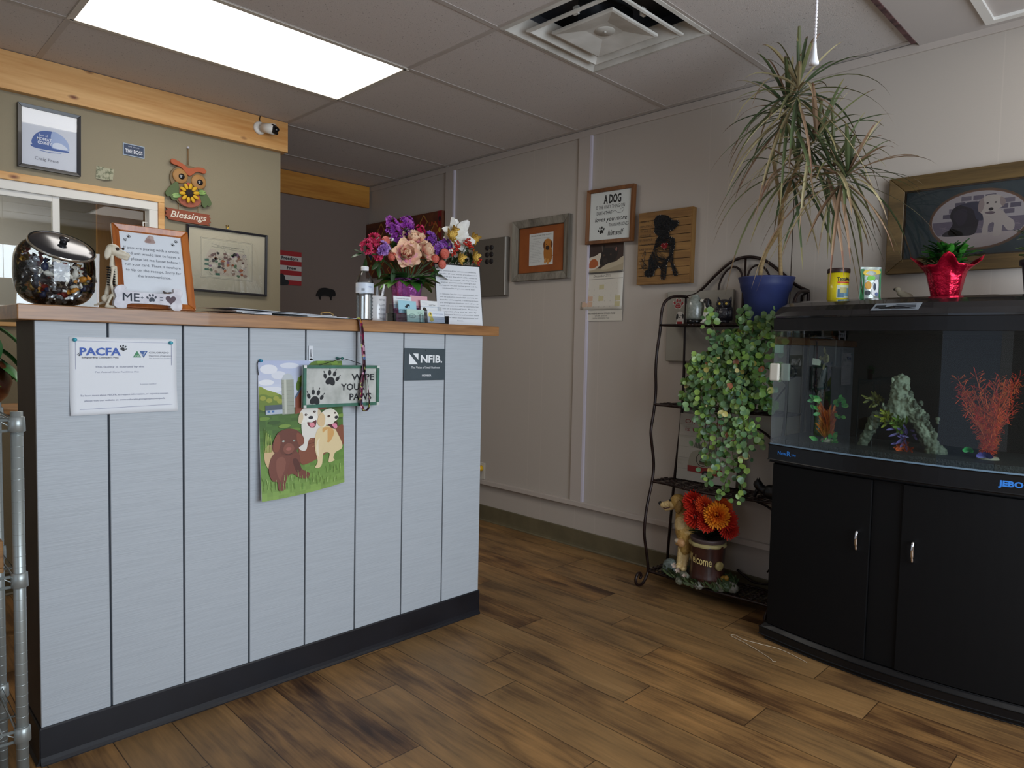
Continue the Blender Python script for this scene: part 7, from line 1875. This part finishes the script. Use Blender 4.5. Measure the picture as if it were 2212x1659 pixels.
f = MB(); pet(f, (0, 0, .014), (.45, 0, 1), (0, 1, 0), .034, .018, .05, '#6f6c4c', '#a8a684', 3, 4, tip=.4); pet(f, (0, 0, -.014), (.45, 0, -1), (0, 1, 0), .034, .018, .05, '#6f6c4c', '#a8a684', 3, 4, tip=.4); pet(f, (.028, 0, 0), (1, 0, 0), (0, 1, 0), .018, .022, .05, '#8a8768', '#a8a684', 3, 3); f.build('fins', AQL, t)
f = MB(); f.ell((-.014, -.0045, .003), (.0022, .001, .0022)); f.ell((-.014, .0045, .003), (.0022, .001, .0022)); f.build('eyes', DK, t)
t = thing('aquarium_filter', 'black filter box with white label hanging inside the aquarium top left', 'filter', (2.93, 1.10, 1.2))
f = MB(); f.box(-.02, -.05, -.05, .06, .06, .062); f.build('housing', mat('filter plastic', '#1b1c1f', .4), t, bevel=.004)
f = MB(); f.add([(-.0212, .044, -.042), (-.0212, .010, -.045), (-.0212, .008, -.020), (-.0212, .042, -.015)], [(0, 1, 2, 3)]); f.build('label', mat('pale label', '#b9bfb6', .5), t)
f = MB(); f.tube(spline([(0, -.0, -.05), (0, .01, -.12), (.01, .02, -.24), (.01, .02, -.33)], 5), .012, 10); f.build('intake_tube', mat('smoke tube', '#2c3438', .2), t)
t = thing('glass_scraper', 'white magnetic glass cleaner clamped on the aquarium left front edge', 'glass cleaner', (bow(1.225) - .002, 1.231, 1.125), 0)
f = MB(); f.box(-.020, -.019, -.036, -.001, .019, .036); f.build('outer_pad', mat('scraper white', '#c9c4b6', .4), t, bevel=.006, seg=3)
f = MB(); f.box(.006, -.052, -.036, .022, -.016, .036); f.build('inner_pad', mat('scraper inner', '#8f938c', .5), t, bevel=.006, seg=3)
t = thing('thermometer_strip', 'pale green sticker on the aquarium glass above the cleaner', 'sticker', (bow(1.222) - .0008, 1.222, 1.220), 0)
f = MB(); f.box(-.0006, -.018, -.016, .0002, .018, .016); f.build('strip', mat('pale green strip', '#6f8a7c', .4), t)

# --- on top of the hood
ZT = 1.4203
t = thing('fish_food_can', 'yellow TetraMin fish food can with dark lid on the aquarium hood', 'can', (2.93, 1.062, ZT), -.75)
f = MB(); f.lathe([(0, 0), (.0395, 0), (.041, .002), (.041, .114), (0, .114)], 44); f.build('can', mat('tetra yellow', '#d9c51e', .3, coat=.3), t)
f = MB(); f.lathe([(.0425, .112), (.043, .114), (.043, .127), (.0415, .130), (0, .130)], 44, ripple=(.006, 44), cap=False); f.build('lid', mat('dark brown lid', '#2e1a16', .4), t)
f = MB(); wrap(f, 'TetraMin', .0414, .078, .022, .1, '#16140c', w=.058, bold=.03)
def patch(f, r, a0, a1, z0, z1, c, n=8):
    f.add([(r * math.sin(a0 + (a1 - a0) * k / n), -r * math.cos(a0 + (a1 - a0) * k / n), z) for z in (z0, z1) for k in range(n + 1)], [(k, k + 1, n + 2 + k, n + 1 + k) for k in range(n)], 0, True, c)
patch(f, .0412, -.55, .75, .070, .075, '#c02a1a'); patch(f, .0412, -.6, .75, .010, .062, '#c9cdb0'); patch(f, .0414, -.5, .1, .012, .045, '#3f6a86'); patch(f, .0414, .15, .7, .018, .05, '#6f9cb4'); patch(f, .0416, -.3, .4, .03, .052, '#b0a86a')
patch(f, .0412, .8, 1.4, .01, .10, '#d5d2c4')
f.build('label', PRINT, t)
t = thing('fish_food_pouch', 'silver and green fish food pouch standing on the aquarium hood', 'pouch', (2.915, .935, ZT), -.85)
f = MB(); f.grid(lambda u, v: ((u - .5) * (.084 - .006 * v), -.016 * math.sin(PI * u) * (1 - v) ** .6, v * .128), 10, 10); f.grid(lambda u, v: ((.5 - u) * (.084 - .006 * v), .016 * math.sin(PI * u) * (1 - v) ** .6, v * .128), 10, 10); f.build('pouch', mat('silver green foil', '#a9b4b0', .25, metal=.5, bump=.4, scale=40), t)
A = Art(-.0006); A.yfn = lambda x, z: -.016 * math.sin(PI * max(0, min(1, x / .084 + .5))) * max(0, 1 - z / .128) ** .6 - .0006
A.rect(-.040, .002, -.026, .120, '#1f6a38'); A.rect(-.04, .002, .04, .012, '#1f6a38', True); A.rect(.032, .002, .039, .12, '#2f7a48', True)
A.blob([(-.024, .095), (.03, .10), (.03, .115), (-.024, .115)], '#d9b82a', 3); A.blob([(-.014, .075), (.01, .078), (.012, .09), (-.012, .092)], '#6fbf3a', 4); A.el(-.012, .055, .012, .016, '#c9922c'); A.blob([(.0, .02), (.005, .06), (.02, .08), (.028, .06), (.022, .02)], '#e4e6e8', 4); A.el(.012, .05, .006, .014, '#3a4250'); A.el(-.014, .026, .010, .010, '#2a3038'); A.el(.02, .022, .007, .007, '#5a6a9a', keep=True)
A.build(t, PRINT)
t = thing('bird_ornament', 'small white bird ornament with dark head on the aquarium hood', 'figurine', (3.02, .845, ZT), 0)
B = Blob(); B.seg((0, -.020, .012), (0, .012, .030), .016, .012, '#a8a08c').ell((0, .020, .044), (.010, .011, .010), '#a8a08c').ell((0, .030, .046), (.006, .008, .006), '#2e2a26').seg((0, -.02, .012), (0, -.045, .006), .010, .005, '#a8a08c').ell((0, -.01, .006), (.014, .02, .006), '#8f8878'); B.build('body', attr_mat('bird glaze', .4), t, .0022, 2)
t = thing('foil_wrapped_plant', 'leafy green plant in shiny red foil wrap on aquarium hood', 'potted plant', (2.95, .685, ZT))
f = MB(); N_ = 48
def foil(u, v):
    a = 2 * PI * u; r_ = .044 + .030 * v ** 1.0
    top = .118 + .040 * max(0, math.cos(4 * (a - 3.4))) ** 1.5
    if v > .8: r_ += (v - .8) * 5 * (.018 + .030 * max(0, math.cos(4 * (a - 3.4)))) * .9
    r_ *= 1 + .035 * math.sin(9 * a + 3 * v) + .015 * math.sin(23 * a)
    return (r_ * math.cos(a), r_ * math.sin(a), v * top)
f.grid(foil, N_, 12); f.build('foil_wrap', mat('red foil', '#c01436', .22, metal=.75, bump=1.0, bscale=55), t, solid=.0006)
f = MB(); f.ell((0, 0, .10), (.062, .062, .010)); f.build('soil', mat('dark soil', '#241a12', .95), t)
f = MB()
for k in range(150):
    a = rr.uniform(0, 2 * PI); r0 = rr.uniform(0, .06); z = .115 + rr.random() * .065
    pet(f, (r0 * math.cos(a), r0 * math.sin(a), z), (math.cos(a) * rr.uniform(.2, 1.2), math.sin(a) * rr.uniform(.2, 1.2), rr.uniform(.1, 1)), (0, 0, 1), rr.uniform(.035, .06), rr.uniform(.016, .024), -.4, '#1c4a18', rr.choice(['#2c6a1e', '#3f8a2a', '#245a1c', '#1a4418']), 2, 5, tip=.2)
f.build('leaves', LEAF, t)
t = thing('potted_succulent', 'variegated plant in dark pot at the right end of aquarium hood', 'potted plant', (2.95, .405, ZT))
f = MB(); f.lathe([(0, .0), (.040, 0), (.043, .02), (.052, .10), (.060, .104), (.060, .122), (.055, .122), (.05, .10), (0, .1)], 36, cap=False); f.build('pot', mat('charcoal pot', '#26262e', .45), t)
f = MB()
for k in range(110):
    a = rr.uniform(0, 2 * PI); r0 = rr.uniform(0, .05)
    pet(f, (r0 * math.cos(a), r0 * math.sin(a), .12 + rr.random() * .09), (math.cos(a), math.sin(a), rr.uniform(-.1, 1)), (0, 0, 1), rr.uniform(.025, .05), .016, -.3, '#2f5a20', rr.choice(['#5f7a34', '#8a9a78', '#3a6a28', '#b4b8a4']), 2, 4, tip=.2)
f.build('leaves', LEAF, t)
t = thing('wire_coil', 'small coil of dark wire lying on the aquarium hood behind pots', 'wire', (3.03, .56, ZT))
f = MB(); f.tube([(.03 * math.cos(a) * (1 + .04 * math.sin(a * 3)), .032 * math.sin(a), .003 + .0035 * a / (2 * PI)) for a in [q * .35 for q in range(60)]], .0016, 5); f.build('coil', mat('bronze wire', '#4a3a2a', .35, metal=.6), t)

# ================================================================ FLOOR: twine
t = thing('twine', 'thin white string lying on the floor at the cabinet front corner', 'string', (0, 0, 0.002))
f = MB(); f.tube(spline([(2.698, 1.345, .001), (2.705, 1.33, .001), (2.690, 1.29, .001), (2.700, 1.224, .001), (2.712, 1.14, .001), (2.69, 1.06, .001), (2.675, 1.02, .001)], 8), .0014, 5)
f.tube(spline([(2.698, 1.345, .001), (2.685, 1.34, .001), (2.66, 1.27, .003), (2.63, 1.19, .001), (2.60, 1.13, .001), (2.585, 1.115, .001), (2.592, 1.105, .001)], 8), .0014, 5); f.build('string', mat('off white twine', '#c9b9a0', .8), t)

# ================================================================ LEFT: wire rack and what it holds
MW = mat('silver epoxy wire', '#9fa5a3', .35, metal=.55)
rx0, rx1, ry0, ry1 = -.60, .305, 1.905, 2.18
t = thing('wire_shelving', 'silver wire shelving unit standing left of the counter', 'shelf rack', (0, 0, 0))
for x in (rx0, rx1):
    for y in (ry0, ry1):
        f = MB(); f.tube([(x, y, .012), (x, y, 1.035)], .0125, 16)
        for k in range(38): f.lathe([(.0125, 0), (.0129, .0008), (.0125, .0016)], 16, o=(x, y, .04 + k * .0254), cap=False)
        p = f.build('post', MW, t)
        f = MB(); f.lathe([(0, 0), (.017, 0), (.017, .006), (.011, .012), (0, .012)], 16, o=(x, y, 0)); f.build('foot', mat('black foot', '#1a1a1c', .5), p)
for z in (.992, .630, .262):
    f = MB()
    for dz in (0, .024):
        f.tube([(rx0, ry0, z + dz), (rx1, ry0, z + dz), (rx1, ry1, z + dz), (rx0, ry1, z + dz)], .0035, 6, closed=True)
    n = 34
    for k in range(n): x = rx0 + .012 + (rx1 - rx0 - .024) * k / (n - 1); f.tube([(x, ry0, z + .026), (x, ry1, z + .026)], .0018, 5)
    for y in (ry0 + .09, ry1 - .09): f.tube([(rx0, y, z + .020), (rx1, y, z + .020)], .003, 5)
    for x0_ in range(14):
        x = rx0 + x0_ * .0646
        f.tube([(x, ry0, z), (x + .032, ry0, z + .024), (x + .0646, ry0, z)], .0018, 5)
    sh = f.build('wire_shelf', MW, t)
    for x in (rx0, rx1):
        for y in (ry0, ry1): f = MB(); f.lathe([(.0135, -.004), (.0175, -.002), (.0165, .030), (.0135, .032)], 18, o=(x, y, z), cap=False); f.build('collar', MW, sh)
t = thing('small_potted_plant', 'small bright green leafy plant in brown pot on wire rack top', 'potted plant', (.212, 2.03, .9400 + .0815))
f = MB(); f.lathe([(0, 0), (.040, 0), (.050, .07), (.052, .075), (.046, .075), (0, .068)], 28, cap=False); f.build('pot', mat('rust pot', '#7a3a1c', .5), t)
f = MB()
for k in range(90):
    a = rr.uniform(0, 2 * PI); r0 = rr.uniform(0, .05)
    pet(f, (r0 * math.cos(a), r0 * math.sin(a) - .01, .05 + rr.random() * .05), (math.cos(a), math.sin(a), rr.uniform(-.7, .6)), (0, 0, 1), rr.uniform(.025, .045), .014, -.4, '#4f8a2a', rr.choice(['#7fbf4a', '#6aa83c', '#94c860']), 2, 4, tip=.2)
f.build('leaves', LEAF, t)
t = thing('woven_basket', 'round brown woven basket on the lowest wire shelf', 'basket', (.185, 2.04, .2905))
f = MB(); prof = [(0, 0), (.07, 0)] + [(.075 + .02 * math.sin(k * .5) + (.003 if k % 2 else 0), .008 * k) for k in range(1, 19)] + [(.07, .14), (0, .02)]
f.lathe(prof, 36, cap=False, ripple=(.02, 18)); f.build('weave', mat('wicker', '#5a3a20', .7, c2='#3c2614', scale=60, bump=.6), t)
t = thing('wooden_tray', 'tan wooden tray with a carved edge on the middle wire shelf', 'tray', (.165, 2.04, .6585))
f = MB(); f.box(-.11, -.11, 0, .115, .12, .012)
for x0, y0, x1, y1 in ((-.11, -.11, .115, -.098), (-.11, .108, .115, .12), (-.11, -.098, -.098, .108), (.103, -.098, .115, .108)): f.box(x0, y0, .012, x1, y1, .075)
f.build('tray_body', wood('tan tray', '#6e4a28', '#9a6e3e', 'X', 5, .6), t, bevel=.003)

# plant on a wooden stand behind the counter's left end
t = thing('plant_stand', 'low tan wooden plant stand behind the left end of the counter', 'stand', (.36, 3.15, 0))
f = MB(); f.box(-.22, -.22, .905, .22, .22, .935); f.build('top', wood('stand wood', '#7a5430', '#a87a48', 'X', 4, .6), t, bevel=.004)
for sx in (-1, 1):
    for sy in (-1, 1): f = MB(); f.box(sx * .19 - .018, sy * .19 - .018, 0, sx * .19 + .018, sy * .19 + .018, .905); f.build('leg', wood('stand wood leg', '#7a5430', '#a87a48', 'Z', 4, .6), t)
t = thing('potted_philodendron', 'big green heart leaved plant in round brown pot behind counter left end', 'potted plant', (.35, 3.13, .9355))
f = MB(); f.lathe([(0, 0), (.08, 0), (.125, .05), (.140, .10), (.125, .16), (.105, .185), (.10, .185), (.11, .15), (0, .14)], 40, cap=False); f.build('pot', mat('terracotta glaze', '#3c1a10', .3, c2='#7a3a1e', scale=7, coat=.4), t)
f = MB(); g = MB()
for k in range(16):
    a = 2.4 * k; v = Vector((math.cos(a), math.sin(a), 0)); e = v * rr.uniform(.08, .15) + Vector((0, 0, rr.uniform(.17, .30)))
    f.tube(spline([(0, 0, .15), v * .05 + Vector((0, 0, .22)), e], 5), .003, 5)
    pet(g, e - v * .02, v + Vector((0, 0, -.6)), (0, 0, 1), rr.uniform(.10, .14), .085, -.5, '#2f6a38', rr.choice(['#3f8a4c', '#4f9a58', '#357a44']), 5, 7, tip=.05)
f.build('stems', mat('stem green', '#2f4a22', .6), t); g.build('leaves', attr_mat('waxy leaf', .3, vary=.15, bscale=14), t)
